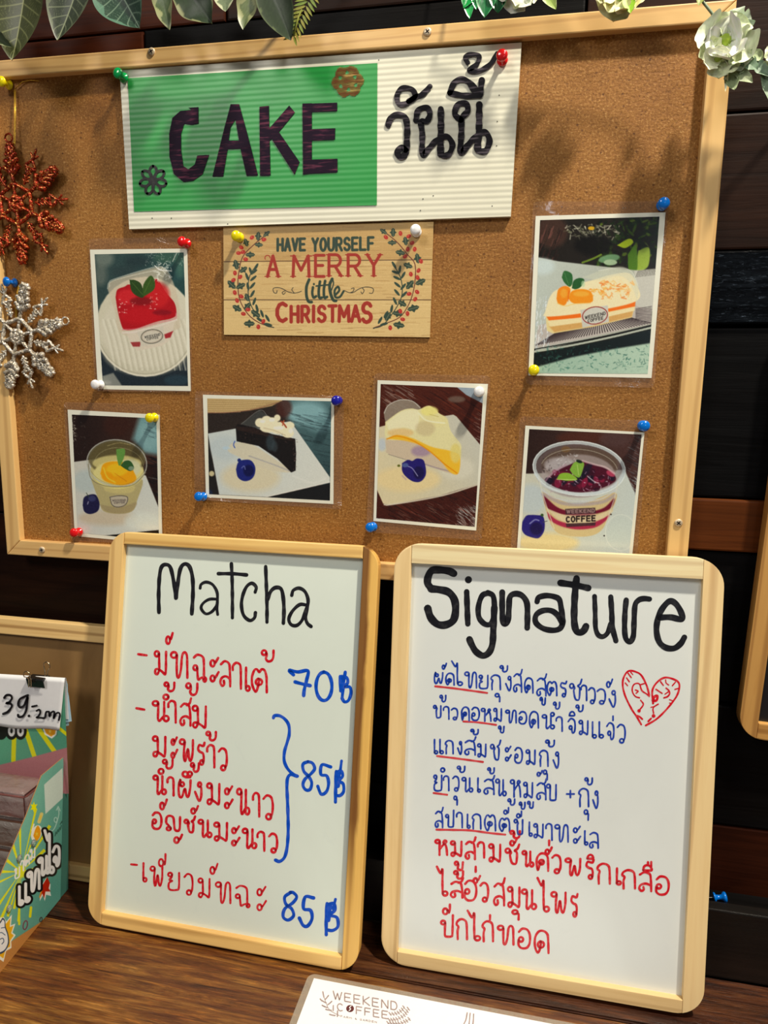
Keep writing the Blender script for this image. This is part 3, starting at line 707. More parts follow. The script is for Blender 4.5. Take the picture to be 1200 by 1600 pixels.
# Thai letters, unit box (x right, y down), drawn the way the marker hand draws them
lp = lambda cx, cy, rx, ry, a0, sweep=-360, n=8: arc(cx, cy, rx, ry, a0, a0 + sweep, n)
TL = lp(.18, .12, .17, .11, 20, -380)             # head loop at top left, leaves downward on its right side
TH_ = {
 'ม': [TL + [(.36, .45), (.36, .78), (.22, .97), (.06, .92), (.08, .78), (.3, .76), (.62, .88), (.82, .98), (.88, .8), (.9, .04)]],
 'น': [TL + [(.34, .5), (.33, .88), (.42, .98), (.62, .80), (.75, .72)] + arc(.82, .86, .15, .13, -110, 200, 8), [(.70, .05), (.70, .5), (.69, .84)]],
 'ท': [TL + [(.34, .5), (.36, .92), (.46, .98), (.58, .7), (.66, .15), (.8, .02), (.93, .14), (.95, .5), (.96, 1)]],
 'พ': [TL + [(.30, .5), (.30, .88), (.40, .99), (.56, .45), (.66, .92), (.78, .98), (.90, .6), (.92, .04)]],
 'ผ': [lp(.32, .30, .14, .11, 120, -360) + [(.1, .25), (.22, .03), (.10, .25), (.05, .6), (.12, .93), (.3, .97), (.52, .55), (.64, .9), (.78, .95), (.92, .5), (.95, .1)]],
 'ฉ': [[(.1, .10), (.35, .0), (.7, .06), (.82, .25), (.82, .9)] + arc(.88, .92, .10, .08, 180, 520, 7), lp(.2, .48, .14, .09, 20, -380) + [(.36, .7), (.42, .92), (.62, .86), (.80, .84)]],
 'ะ': [lp(.32, .22, .22, .13, -20, 360) + [(.6, .2), (.9, .0)], lp(.32, .84, .22, .12, -20, 360) + [(.62, .8), (.95, .58)]],
 'ั': [lp(.32, .62, .26, .30, -20, 360) + [(.7, .55), (.95, .05)]],
 'ล': [[(.1, .12), (.45, .0), (.82, .1), (.9, .35), (.92, .7), (.93, 1)], [(.9, .70), (.55, .60), (.18, .66), (.05, .84), (.2, .98), (.38, .92), (.36, .78)]],
 'ส': [[(.1, .22), (.4, .10), (.78, .18), (.88, .4), (.92, .7), (.93, 1)], [(.9, .72), (.55, .62), (.18, .68), (.05, .84), (.2, .98), (.38, .92), (.36, .78)], [(.62, .16), (.86, .08), (.98, -.12)]],
 'า': [[(.06, .28), (.08, .12), (.4, .0), (.78, .05), (.9, .2), (.92, .6), (.93, 1)]],
 'เ': [[(.32, .0), (.3, .5), (.3, .85)] + arc(.55, .88, .26, .10, 170, -180, 8)],
 'แ': [[(.12, .0), (.12, .85)] + arc(.27, .88, .14, .10, 170, -180, 8), [(.64, .0), (.64, .85)] + arc(.8, .88, .15, .10, 170, -180, 8)],
 'ไ': [[(.0, .0), (.32, .22), (.48, .08), (.48, .5), (.5, .86)] + arc(.72, .90, .2, .07, 170, -180, 8)],
 'ต': [lp(.48, .56, .19, .13, -90, 360) + [(.42, .75), (.28, .98), (.08, .7), (.06, .35), (.2, .06), (.36, .02), (.5, .14), (.64, .02), (.82, .06), (.93, .3), (.95, .6), (.96, 1)]],
 'ด': [lp(.46, .62, .20, .14, -90, 360) + [(.4, .8), (.24, .98), (.07, .7), (.08, .3), (.3, .04), (.6, .0), (.88, .15), (.94, .5), (.96, 1)]],
 'ค': [lp(.44, .50, .19, .13, -30, 360) + [(.3, .62), (.14, .95), (.05, .6), (.08, .25), (.35, .02), (.68, .02), (.9, .18), (.95, .5), (.96, 1)]],
 'ก': [[(.14, 1), (.13, .6), (.2, .38), (.04, .26), (.14, .1), (.45, .0), (.8, .08), (.92, .3), (.95, 1)]],
 'อ': [[(.08, .16), (.35, .0), (.75, .06), (.95, .35), (.92, .75), (.7, .98), (.3, 1), (.06, .85), (.05, .6)] + arc(.24, .55, .17, .12, 180, 520, 8)],
 'ย': [lp(.2, .12, .16, .10, 0, -360) + [(.3, .28), (.14, .42), (.38, .48), (.12, .58), (.08, .85), (.25, .98), (.7, .98), (.9, .85), (.92, .03)]],
 'บ': [TL + [(.34, .5), (.34, .9), (.45, .97), (.8, .96), (.88, .85), (.9, .04)]],
 'ป': [lp(.18, .30, .16, .09, 20, -380) + [(.32, .6), (.32, .92), (.45, .98), (.8, .97), (.88, .85), (.92, -.05)]],
 'ข': [lp(.18, .12, .16, .11, 20, -380) + [(.44, .26), (.36, .4), (.4, .9), (.55, .98), (.82, .94), (.9, .8), (.92, .04)]],
 'ช': [lp(.18, .28, .16, .11, 20, -380) + [(.42, .40), (.34, .5), (.45, .88), (.62, .97), (.78, .9), (.82, .4), (.66, .28), (.86, .18), (.98, -.04)]],
 'ร': [[(.92, .02), (.8, .16), (.5, .14), (.25, .12), (.12, .3), (.35, .42), (.7, .48), (.82, .65), (.78, .85)] + arc(.56, .89, .2, .10, -10, 350, 8)],
 'ง': [lp(.62, .12, .2, .12, 60, -360) + [(.82, .3), (.82, .7), (.65, .98), (.48, .95), (.25, .72), (.05, .5)]],
 'ว': [[(.06, .14), (.4, .0), (.8, .08), (.95, .35), (.92, .7), (.8, .86)] + arc(.56, .88, .24, .11, -10, 350, 8)],
 'ญ': [lp(.22, .84, .13, .10, 0, 360) + [(.22, .65), (.06, .45), (.1, .12), (.3, .03), (.5, .15), (.55, .5), (.6, .88), (.75, .98), (.9, .85), (.93, .12)]],
 'จ': [[(.06, .2), (.4, .0), (.82, .12), (.93, .45), (.86, .88), (.62, .99), (.52, .8)] + arc(.36, .62, .17, .12, 10, -330, 8)],
 'ห': [TL + [(.33, .5), (.33, 1)], [(.33, .62), (.6, .35), (.85, .14), (.72, .05), (.62, .2), (.78, .34), (.86, .6), (.9, 1)]],
 '้': [lp(.2, .22, .19, .20, 20, -380) + [(.42, .5), (.34, .7), (.5, .95), (.8, .9), (.95, .6), (.97, .05)]],
 'ู': [lp(.2, .22, .19, .2, 20, -380) + [(.42, .45), (.34, .8), (.55, .98), (.85, .9), (.95, .1)]],
 'ุ': [lp(.35, .22, .3, .2, 60, -360) + [(.75, .4), (.75, 1)]],
 '่': [[(.5, 0), (.5, 1)]],
 'ํ': [lp(.5, .5, .5, .5, 0, 360, 10)],
 'ิ': [[(.05, .9), (.15, .45), (.45, .15), (.8, .3), (.95, .85), (.5, .95), (.05, .9)]],
 'ี': [lp(.34, .66, .3, .28, -20, 360) + [(.8, .8), (.9, .5), (.92, .0)]],
 'ื': [[(.05, .9), (.15, .5), (.45, .35), (.8, .5), (.95, .9), (.5, .95), (.05, .9)], [(.55, .35), (.55, .02)], [(.9, .5), (.9, .0)]],
 'ึ': [lp(.28, .5, .26, .34, 0, 360), lp(.76, .45, .22, .28, 0, 360), [(.3, .9), (.8, .9)]],
 '-': [[(0, .3), (1, .7)]], '+': [[(0, .5), (1, .5)], [(.5, 0), (.5, 1)]],
}
def thai(inkset, T, items, w, slope=0.0):
    """items: (letter, x0, y0, x1, y1) in the coordinates of transform T"""
    for ch, x0, y0, x1, y1 in items:
        for st in TH_[ch]:
            inkset.stroke(T([(x0 + (x1 - x0) * px, y0 + (y1 - y0) * py + slope * (px - .5) * (x1 - x0)) for px, py in st]), w, step=1.0)

# ================================================================== the CAKE sign
def ridge_mat(name, c, rough=0.4, k=1.0):
    m, nt, b = new_mat(name, rough, 0.5)
    n = noise(nt, texco(nt), 14, 3); cc = np.array(alb(c, k))
    r = ramp(nt, n, [(0.3, tuple(cc * 0.95)), (0.7, tuple(np.clip(cc * 1.04, 0, .93)))])
    nt.links.new(r.outputs[0], b.inputs['Base Color']); return m
SQ = [(187, 110), (815, 66.5), (798, 338), (202, 358)]
SIGN_Y = CORK_Y - 0.0042
PL_SIGN = Plane((0, SIGN_Y, 0), (1, 0, 0), (0, 0, 1))
a = PL_SIGN.hit(*SQ[3])
PL_SIGN = Plane((a[0], SIGN_Y, a[1]), (1, 0, 0), (0, 0, 1))
sign = empty('sign', PL_SIGN.matrix(), 'white corrugated plastic sign with a green sheet reading CAKE and black Thai letters', 'sign')
RID = 2 * math.pi / 0.0047
def ridges(amp):
    return lambda X, Z, s, t: amp * (0.5 + 0.5 * np.cos((Z + 0.006 * X) * RID)) ** 0.7
M_corr = ridge_mat('white_corrugated_plastic', (214, 212, 192), 0.35)
qb = [PL_SIGN.hit(*p) for p in SQ]
slab('corrugated_panel', [qb[3], qb[2], qb[1], qb[0]], 0.0004, 0.0040, M_corr, sign)
sheet('ridged_face', PL_SIGN, SQ, None, 1.6, M_corr, sign, wave=ridges(0.00020))
M_green = ridge_mat('green_vinyl', (38, 142, 64), 0.38)
GQ = [(200, 122.5), (590, 99), (589, 321), (210, 331)]
sheet('green_sheet', PL_SIGN, GQ, None, 1.6, M_green, sign, lift=0.0005, wave=ridges(0.00012))
def streak_ink(name, c1, c2, rough=0.6):
    m, nt, b = new_mat(name, rough, 0.12)
    n = noise(nt, texco(nt, (40, 1, 420)), 1.0, 3, 0.6); n2 = noise(nt, texco(nt), 60, 2)
    ad = N(nt, 'ShaderNodeMath', operation='MULTIPLY_ADD'); nt.links.new(n2, ad.inputs[0]); ad.inputs[1].default_value = 0.4; nt.links.new(n, ad.inputs[2])
    r = ramp(nt, ad.outputs[0], [(0.45, alb(c1)), (0.72, alb(c1)), (0.9, alb(c2))])
    nt.links.new(r.outputs[0], b.inputs['Base Color']); return m
M_cake = streak_ink('dark_purple_marker', (30, 17, 34), (96, 48, 68))
M_blackmark = streak_ink('black_marker', (20, 18, 24), (96, 88, 96))
M_blackink = ink('black_marker_flat', (24, 24, 26), 0.15)
M_bronze = streak_ink('bronze_marker', (118, 72, 42), (196, 160, 96))
T1_ = tf(0, 0, 2.0); T2_ = tf(600, 0, 2.0)
LI = 0.00105
k = Ink(PL_SIGN, LI)
# C, A, K, E as solid marker letters (convex pieces)
for pc in ([(600, 345), (565, 348), (540, 370), (530, 420), (568, 420), (578, 388), (600, 392), (622, 388), (622, 336), (590, 338)],
           [(530, 420), (531, 490), (545, 545), (575, 570), (590, 530), (575, 520), (568, 470), (568, 420)],
           [(575, 570), (605, 566), (635, 545), (655, 485), (618, 487), (610, 515), (590, 530)],
           [(665, 553), (699, 553), (713, 470), (722, 400), (737, 375), (735, 327), (722, 327), (700, 410)],
           [(735, 327), (749, 327), (775, 420), (808, 550), (772, 551), (753, 468), (737, 375)],
           [(706, 440), (755, 440), (758, 466), (706, 468)],
           [(812, 335), (842, 332), (847, 550), (814, 551)], [(843, 402), (905, 331), (923, 353), (868, 420), (845, 440)], [(843, 425), (872, 412), (938, 508), (922, 548)],
           [(946, 325), (976, 324), (976, 543), (948, 547)], [(970, 325), (1055, 322), (1055, 349), (970, 352)], [(970, 405), (1049, 402), (1048, 438), (970, 441)], [(970, 500), (1056, 497), (1056, 540), (970, 544)]):
    k.poly(T1_(pc))
k.obj('cake_lettering', M_cake, sign)
k = Ink(PL_SIGN, LI)
for i in range(7):                              # small daisy drawn in outline
    an = math.radians(i * 360 / 7 - 90); c = (480 + 25 * math.cos(an), 565 + 28 * math.sin(an)); pts = []
    for t in np.linspace(0, 2 * math.pi, 11):
        x, y = 17 * math.cos(t), 11 * math.sin(t); pts.append((c[0] + x * math.cos(an) - y * math.sin(an), c[1] + x * math.sin(an) + y * math.cos(an)))
    k.stroke(T1_(pts), 4.0, step=1.0)
k.dot(T1_([(480, 565)])[0], 7.5)
k.obj('daisy_drawing', M_blackink, sign)
k = Ink(PL_SIGN, LI)
for i in range(29):                             # bronze flower, hatched in, top right of the green sheet
    y = 206 + i * 3.6
    run = []
    for x in np.arange(1036, 1141, 2.0):
        dx, dy = x - 1088, y - 256; rr_ = math.hypot(dx, dy); th = math.atan2(dy, dx)
        inside = rr_ < 43 + 8 * abs(math.cos(3 * th + .3)) and not any(math.hypot(dx - 27 * math.cos(q), dy - 27 * math.sin(q)) < 5.5 for q in [math.radians(j * 60 + 25) for j in range(6)])
        if inside: run.append((x, y + 1.0 * math.sin(x * .2)))
        elif len(run) > 2: k.stroke(T1_(run), 1.15, False, step=3); run = []
        else: run = []
    if len(run) > 2: k.stroke(T1_(run), 1.15, False, step=3)
k.obj('flower_drawing', M_bronze, sign)
k = Ink(PL_SIGN, LI)
S = lambda pts, w: k.stroke(T2_(pts), w, step=1.0)
S([(14, 392), (22, 370), (42, 360), (66, 368), (73, 400), (72, 440), (70, 478), (52, 492), (42, 478), (56, 462), (68, 470)], 9.6)
S([(78, 318), (98, 302), (86, 280), (56, 278), (42, 300), (46, 325), (68, 326), (100, 304), (118, 298), (144, 272)], 8.4)
S([(100, 378), (108, 346), (134, 338), (144, 358), (134, 380), (116, 382), (120, 420), (121, 484), (140, 466), (165, 440), (196, 428), (214, 452), (204, 482), (182, 486), (178, 462)], 9.0)
S([(178, 342), (178, 420), (176, 484)], 10)
S([(240, 376), (222, 358), (232, 328), (256, 326), (262, 348), (244, 372), (242, 420), (240, 478), (262, 455), (284, 432), (314, 414), (330, 440), (318, 472), (292, 470), (294, 446)], 9.4)
S([(298, 328), (297, 400), (294, 470)], 10)
S([(206, 292), (222, 258), (250, 250), (280, 272), (296, 298), (250, 300), (206, 292)], 9.2)
S([(270, 268), (288, 296)], 8.5); S([(306, 252), (300, 300)], 9.5)
S([(262, 198), (254, 182), (270, 172), (296, 176), (292, 200), (266, 222), (300, 222), (334, 200), (354, 168)], 7.6)
k.obj('thai_lettering', M_blackmark, sign)
k = Ink(PL_SIGN, 0.0003)
for x, y in ((238, 341), (268, 341), (356, 350), (661, 311), (677, 306), (777, 190), (780, 149), (776, 228), (769, 322), (657, 329), (592, 94), (480, 313)): k.dot((x, y), 0.9)
k.obj('pin_hole', M_blackink, sign)['kind'] = 'stuff'

# ================================================================== the merry christmas plaque
CQ = [(349, 355), (677.5, 346.5), (671.7, 527), (350, 523)]
art = Art(344, 340, 684, 532, 2.6, (186, 152, 96))
art.poly([(349, 340), (684, 340), (684, 408), (349, 410)], (184, 150, 94), 2)
art.poly([(349, 410), (684, 406), (684, 468), (349, 468)], (198, 168, 112), 1.2)
art.poly([(349, 468), (684, 468), (684, 532), (349, 532)], (204, 176, 120), 1.2)
R = random.Random(3)
for i in range(420):
    y = R.uniform(350, 528); x = R.uniform(345, 680); L = R.uniform(8, 46); c = R.choice([(160, 124, 74), (216, 188, 132), (150, 116, 70), (222, 196, 142), (170, 130, 76)])
    art.line([(x, y), (x + L / 2, y + R.uniform(-.8, .8)), (x + L, y + R.uniform(-.8, .8))], R.uniform(.5, 1.8), c, R.uniform(.15, .5))
for y0, y1 in ((409, 405.7), (468.6, 468.6)): art.line([(345, y0), (684, y1)], 1.3, (70, 46, 28), .9)
GREEN = (44, 62, 50); RED = (152, 44, 32)
cap = lambda tx, p0, p1, h, w, col, gap, base=.72: caps(None, tx, p0, p1, h, w, lambda s_, w_: art.line(s_, w_, col, 1.0, False), gap, base)
cap('HAVE', (434, 373.5), (476.5, 373), 18, 4.3, GREEN, .38); cap('YOURSELF', (488.5, 373), (583.5, 371), 19, 4.3, GREEN, .38)
def serif(ch, x0, x1, y0, y1, w=4.8):
    P = lambda pts: [(x0 + (x1 - x0) * a, y0 + (y1 - y0) * b_) for a, b_ in pts]
    for st in CAPS[ch]: art.line(P(st), w, RED, 1, False)
    feet = {'A': [(0, 1), (1, 1)], 'M': [(0, 1), (1, 1), (0, 0), (1, 0)], 'E': [(0, 0), (0, 1)], 'R': [(0, 0), (0, 1), (1, 1)], 'Y': [(0, 0), (1, 0), (.5, 1)]}[ch]
    for fx, fy in feet:
        p = P([(fx, fy)])[0]; art.line([(p[0] - 4, p[1]), (p[0] + 4, p[1])], 1.7, RED, 1, False)
serif('A', 418, 435, 400, 432); serif('M', 458, 483, 400, 432); serif('E', 493, 507, 399, 432); serif('R', 514, 533, 398, 431); serif('R', 544, 563, 398, 431); serif('Y', 574, 594, 398, 431)
art.ring(418, 403, 4, 4, 1.5, RED, a0=150, a1=360)
cap('C', (432, 474), (449, 474), 28, 6, RED, 0, 1.0); cap('HRIST', (455, 479), (525, 478), 24, 5.4, RED, .40); cap('MA', (530, 478), (562, 478), 24, 5.4, RED, .28, .8); cap('S', (566.5, 474), (580, 473), 30, 6, RED, 0, 1.0)
def gl(pts, w=3.0): art.line(pts, w * 1.25, GREEN)
gl([(483, 437), (479, 448), (479, 462), (482, 471), (487, 472)], 3.6)
gl([(489, 449), (488, 458), (490, 465), (494, 463)], 3.2); art.ell(490.5, 444, 1.6, 2, GREEN)
gl([(500, 440), (498, 455), (499, 465), (503, 465)], 3.4); gl([(508, 439), (506, 454), (507, 465), (511, 464)], 3.4); gl([(494, 447), (513, 445)], 2.0)
gl([(519, 436), (515, 446), (517, 460), (521, 469), (525, 470)], 3.8); gl([(520, 436), (521, 444), (517, 456)], 1.6)
gl([(524, 461), (530, 454), (528, 448), (523, 454), (524, 464), (531, 464), (537, 455)], 2.8)
sw = lambda pts: art.line(pts, 1.2, (58, 56, 44))
sw([(433, 454), (432, 458), (428, 457), (427, 451), (433, 449.5), (441, 451), (450, 456), (459, 458), (466, 457), (471, 455)]); sw([(446, 454), (441, 457), (443, 460), (446, 457)]); sw([(460, 458), (456, 453), (458, 449.5)])
sw([(538, 454), (545, 457), (552, 457), (562, 451), (573, 448.5), (583, 451), (582, 458), (577, 458)]); sw([(566, 450), (569, 454), (566, 459), (564, 456)]); sw([(549, 451), (553, 450), (552, 455), (548, 457)])
def holly(cx, cy, L, W, ang, col=(46, 64, 50)):
    a = math.radians(ang); pts = []
    for s_ in (1, -1):
        for i in range(7):
            t = i / 6 if s_ == 1 else 1 - i / 6
            wv = W * math.sin(math.pi * min(max(t, .04), .96)) * (1.25 if i % 2 else 0.72)
            x = (t - .5) * L; pts.append((cx + x * math.cos(a) - s_ * wv * math.sin(a), cy + x * math.sin(a) + s_ * wv * math.cos(a)))
    art.poly(pts, col); art.line([(cx - L * .4 * math.cos(a), cy - L * .4 * math.sin(a)), (cx + L * .4 * math.cos(a), cy + L * .4 * math.sin(a))], .7, (140, 142, 110), .8, False)
def leaf(cx, cy, L, W, ang, col=(46, 66, 54)): art.ell(cx, cy, L / 2, W / 2, col, ang=ang)
def berry(cx, cy, r=3.0, rx=1.3, ang=0): art.ell(cx, cy, r * rx, r, (168, 44, 36), ang=ang); art.ell(cx - .8, cy - .8, .7, .7, (214, 140, 110), alpha=.7)
zl = lambda x, y: (340 + x / 7.06, 340 + y / 7.06); zr = lambda x, y: (510 + x / 6.667, 340 + y / 6.667)
art.line([zl(560, 170), zl(400, 300), zl(280, 430), zl(235, 600), zl(225, 760), zl(250, 920), zl(340, 1070), zl(460, 1160), zl(610, 1210)], 1.4, (92, 40, 32))
art.line([zl(430, 520), zl(350, 660), zl(340, 850), zl(390, 1010), zl(520, 1180), zl(620, 1212)], 1.5, (46, 62, 50))
for x, y, L, W, an in ((540, 180, 13, 3.6, -40), (448, 205, 14, 4.6, 95), (455, 300, 13, 4, 5), (315, 275, 13, 4.4, 70), (360, 410, 15, 4.5, 0), (205, 520, 16, 5.2, 75), (285, 575, 14, 4.6, -35), (155, 740, 17, 5.2, 45), (255, 755, 16, 5, -25),
                       (215, 1000, 16, 5, 30), (330, 980, 15, 4.8, -50), (420, 1060, 17, 5.4, 35), (350, 1170, 17, 5.4, 0), (325, 880, 13, 4.2, 70)): holly(*zl(x, y), L, W, an)
for x, y, an in ((425, 545, -60), (365, 590, 70), (325, 650, 70), (400, 600, -35), (395, 670, -40), (385, 750, -50), (385, 840, -60), (335, 760, 80), (405, 925, -70), (435, 1000, 75), (490, 1060, 70), (550, 1110, 60), (470, 1130, 30), (560, 1180, 15)): leaf(*zl(x, y), 13, 4.2, an)
for x, y in ((380, 220), (512, 243), (262, 330), (232, 392), (280, 380), (310, 460), (192, 612), (250, 655), (175, 690), (190, 828), (262, 870), (215, 915), (335, 1015), (285, 1062), (450, 1205), (505, 1145)): berry(*zl(x, y), ang=(x * 7) % 180)
art.line([zr(620, 160), zr(740, 260), zr(840, 380), zr(920, 480), zr(925, 640), zr(900, 790), zr(850, 920), zr(760, 1040), zr(600, 1110), zr(490, 1150)], 1.4, (92, 40, 32))
art.line([zr(690, 480), zr(770, 620), zr(790, 780), zr(740, 920), zr(600, 1110), zr(490, 1155)], 1.5, (46, 62, 50))
for x, y, L, W, an in ((595, 145, 13, 3.8, 35), (695, 155, 14, 4.6, 90), (685, 262, 14, 4, 0), (825, 245, 14, 4.6, 80), (770, 365, 15, 4.8, 10), (950, 425, 16, 5, 80), (850, 500, 15, 4.8, 20), (870, 700, 17, 5.4, -50), (980, 670, 17, 5.4, -25),
                       (905, 945, 19, 5.4, -15), (790, 895, 15, 4.8, 30), (740, 1000, 16, 5, 10), (755, 1120, 18, 5.4, 10), (640, 1030, 15, 4.8, -60)): holly(*zr(x, y), L, W, an)
for x, y, an in ((705, 495, 60), (765, 540, -80), (720, 570, 20), (800, 600, -60), (735, 630, 25), (740, 700, 40), (800, 720, -50), (735, 780, 50), (810, 800, -45), (715, 870, 65), (680, 950, -80), (620, 1010, -60), (560, 1070, -60), (600, 1110, -15)): leaf(*zr(x, y), 13, 4.2, an)
for x, y in ((620, 205), (772, 165), (858, 195), (893, 265), (920, 330), (848, 330), (820, 405), (960, 552), (880, 590), (950, 625), (945, 775), (862, 795), (925, 850), (770, 975), (845, 1000), (795, 1060), (665, 1148), (985, 455)): berry(*zr(x, y), ang=(x * 5) % 180)
art.grain(3)
M_print = print_mat('matt_card_print', 0.45, 0.4)
PL_C = Plane((PL_SIGN.hit(*CQ[3])[0] + a[0], CORK_Y - 0.0016, 0), (1, 0, 0), (0, 0, 1))
h = PL_C.hit(*CQ[3]); PL_C = Plane((PL_C.O[0], CORK_Y - 0.0016, h[1]), (1, 0, 0), (0, 0, 1))
plaque = empty('greeting_card', PL_C.matrix(), 'wood-look greeting card with holly sprigs reading HAVE YOURSELF A MERRY LITTLE CHRISTMAS', 'card')
qb = [PL_C.hit(*p) for p in CQ]
slab('card_stock', [qb[3], qb[2], qb[1], qb[0]], 0.0001, 0.0013, plain('card_edge', (170, 136, 88), 0.6), plaque)
sheet('printed_face', PL_C, CQ, art, 0.55, M_print, plaque, lift=0.0001)

# ================================================================== writing on the whiteboards
I_red = ink('red_marker', (200, 14, 34), 0.4, 380); I_blue = ink('blue_marker', (0, 72, 186), 0.2, 200); I_blk = ink('black_whiteboard_marker', (22, 22, 28), 0.12, 200)
I_pen = ink('blue_fine_marker', (20, 58, 160), 0.3, 260); I_redl = ink('red_underline_marker', (200, 60, 66), 0.3, 120)
PM_ = PLM.shift(-REC); PS_ = PLS.shift(-REC)
def inkset(pl): 
    k = Ink(pl); k.off = REC; return k
def put_ink(k, name, mat, root):
    k.v = [(x, y + REC, z) for x, y, z in k.v]; return k.obj(name, mat, root)
# --- Matcha
E_ = tf(230, 860, 4.444); k = inkset(PM_)
for pts, w in (([(82, 430), (80, 300), (86, 180), (100, 115), (130, 98), (162, 120), (185, 220), (200, 330)], 6), ([(200, 330), (214, 220), (232, 125), (262, 94), (295, 115), (315, 190), (318, 300), (310, 440)], 6.2),
               ([(368, 262), (375, 236), (410, 220), (455, 238), (485, 290), (488, 350), (484, 400), (490, 445)], 4.8), ([(486, 338), (430, 340), (386, 370), (376, 405), (408, 440), (450, 425), (480, 385), (488, 350)], 4.6),
               ([(585, 92), (590, 200), (592, 330), (592, 468)], 5.4), ([(495, 161), (600, 162), (690, 170)], 5.6), ([(750, 290), (757, 255), (728, 228), (692, 250), (665, 310), (655, 380), (670, 450), (712, 486), (745, 468), (752, 432)], 5.4),
               ([(823, 112), (828, 250), (832, 380), (832, 498)], 5.6), ([(836, 340), (858, 285), (892, 258), (930, 268), (945, 330), (950, 420), (946, 505)], 6.0),
               ([(1004, 312), (1015, 277), (1055, 262), (1095, 285), (1117, 340), (1112, 400), (1100, 460), (1112, 505), (1138, 528)], 5.4), ([(1110, 380), (1060, 376), (1010, 420), (984, 475), (1000, 515), (1040, 520), (1078, 480), (1106, 400)], 5.4)):
    k.stroke(E_(pts), w)
put_ink(k, 'title_writing', I_blk, boardM)
A_ = tf(200, 1000, 5.0); B_ = tf(220, 1130, 5.217); C_ = tf(190, 1330, 3.333); D_ = tf(410, 1030, 4.85)
W = 3.9
k = inkset(PM_)
thai(k, A_, [('-', 80, 104, 146, 126), ('ม', 208, 85, 308, 272), ('ั', 296, -60, 352, 38), ('ท', 335, 92, 470, 295), ('ฉ', 505, 115, 612, 325), ('ะ', 638, 140, 712, 330), ('ล', 718, 165, 805, 362), ('า', 815, 178, 888, 380),
             ('เ', 905, 215, 962, 400), ('ต', 962, 225, 1090, 408), ('้', 1045, 78, 1140, 170)], W)
put_ink(k, 'drink_line', I_red, boardM); k = inkset(PM_)
thai(k, A_, [('-', 66, 524, 128, 552), ('น', 192, 475, 322, 635), ('้', 285, 330, 365, 402), ('ํ', 277, 426, 316, 463), ('า', 312, 475, 378, 645), ('ส', 405, 478, 495, 668), ('้', 455, 335, 545, 432), ('ม', 505, 512, 620, 688)], W)
put_ink(k, 'drink_line', I_red, boardM); k = inkset(PM_)
thai(k, B_, [('ม', 98, 105, 212, 275), ('ะ', 245, 115, 300, 290), ('พ', 318, 130, 435, 308), ('ร', 460, 155, 525, 340), ('า', 538, 178, 605, 360), ('ว', 632, 205, 705, 385), ('้', 535, 68, 615, 142)], W)
put_ink(k, 'drink_line', I_red, boardM); k = inkset(PM_)
thai(k, B_, [('น', 102, 425, 208, 580), ('้', 180, 295, 262, 372), ('ํ', 146, 372, 186, 412), ('า', 215, 440, 272, 588), ('ผ', 303, 450, 412, 605), ('ึ', 340, 385, 420, 445), ('้', 408, 322, 475, 398), ('ง', 440, 482, 505, 635),
             ('ม', 540, 488, 652, 665), ('ะ', 680, 515, 752, 700), ('น', 785, 532, 888, 745), ('า', 912, 568, 970, 760), ('ว', 995, 588, 1080, 785)], W)
put_ink(k, 'drink_line', I_red, boardM); k = inkset(PM_)
thai(k, B_, [('อ', 92, 728, 172, 860), ('ั', 155, 618, 215, 710), ('ญ', 200, 750, 330, 880), ('ั', 270, 905, 340, 980), ('ช', 355, 765, 445, 893), ('ั', 408, 672, 470, 742), ('น', 470, 785, 580, 930), ('ม', 598, 808, 715, 960),
             ('ะ', 738, 840, 808, 1002), ('น', 830, 858, 945, 1020), ('า', 948, 885, 1012, 1040), ('ว', 1042, 900, 1115, 1055)], W)
put_ink(k, 'drink_line', I_red, boardM); k = inkset(PM_)
thai(k, C_, [('-', 50, 66, 80, 73), ('เ', 104, 62, 136, 160), ('พ', 150, 78, 218, 180), ('ี', 193, 15, 232, 82), ('ย', 240, 110, 305, 203), ('ว', 325, 118, 372, 228), ('ม', 400, 140, 465, 242), ('ั', 460, 62, 502, 122),
             ('ท', 490, 160, 570, 270), ('ฉ', 590, 180, 668, 292), ('ะ', 702, 185, 755, 312)], 3.3)
put_ink(k, 'drink_line', I_red, boardM)
def price(T, strokes, name='price_writing'):
    k = inkset(PM_)
    for pts, w in strokes: k.stroke(T(pts), w)
    put_ink(k, name, I_blue, boardM)
el = lambda cx, cy, rx, ry, n=14: arc(cx, cy, rx, ry, -90, 270, n)
price(D_, [([(236, 118), (205, 84), (270, 96), (345, 88), (335, 160), (318, 230), (313, 275)], 5.4), ([(248, 172), (300, 186), (362, 200)], 5.4), (el(467, 205, 60, 108), 5.4),
           ([(590, 130), (594, 240)], 5.4), ([(628, 98), (614, 200), (604, 300)], 5.0), ([(602, 130), (640, 140), (646, 180), (618, 208), (662, 210), (672, 255), (652, 312), (622, 322), (604, 296)], 5.0), ([(604, 140), (600, 190), (604, 240)], 6.4)])
price(D_, [([(84, 444), (92, 428), (130, 428), (172, 455), (200, 500), (204, 565), (188, 630), (168, 700), (166, 770), (192, 830), (235, 872), (266, 886)], 5.0),
           ([(262, 886), (215, 874), (192, 900), (186, 960), (190, 1060), (194, 1170), (196, 1300), (188, 1420), (168, 1500), (130, 1532), (100, 1522)], 5.2)], 'brace_drawing')
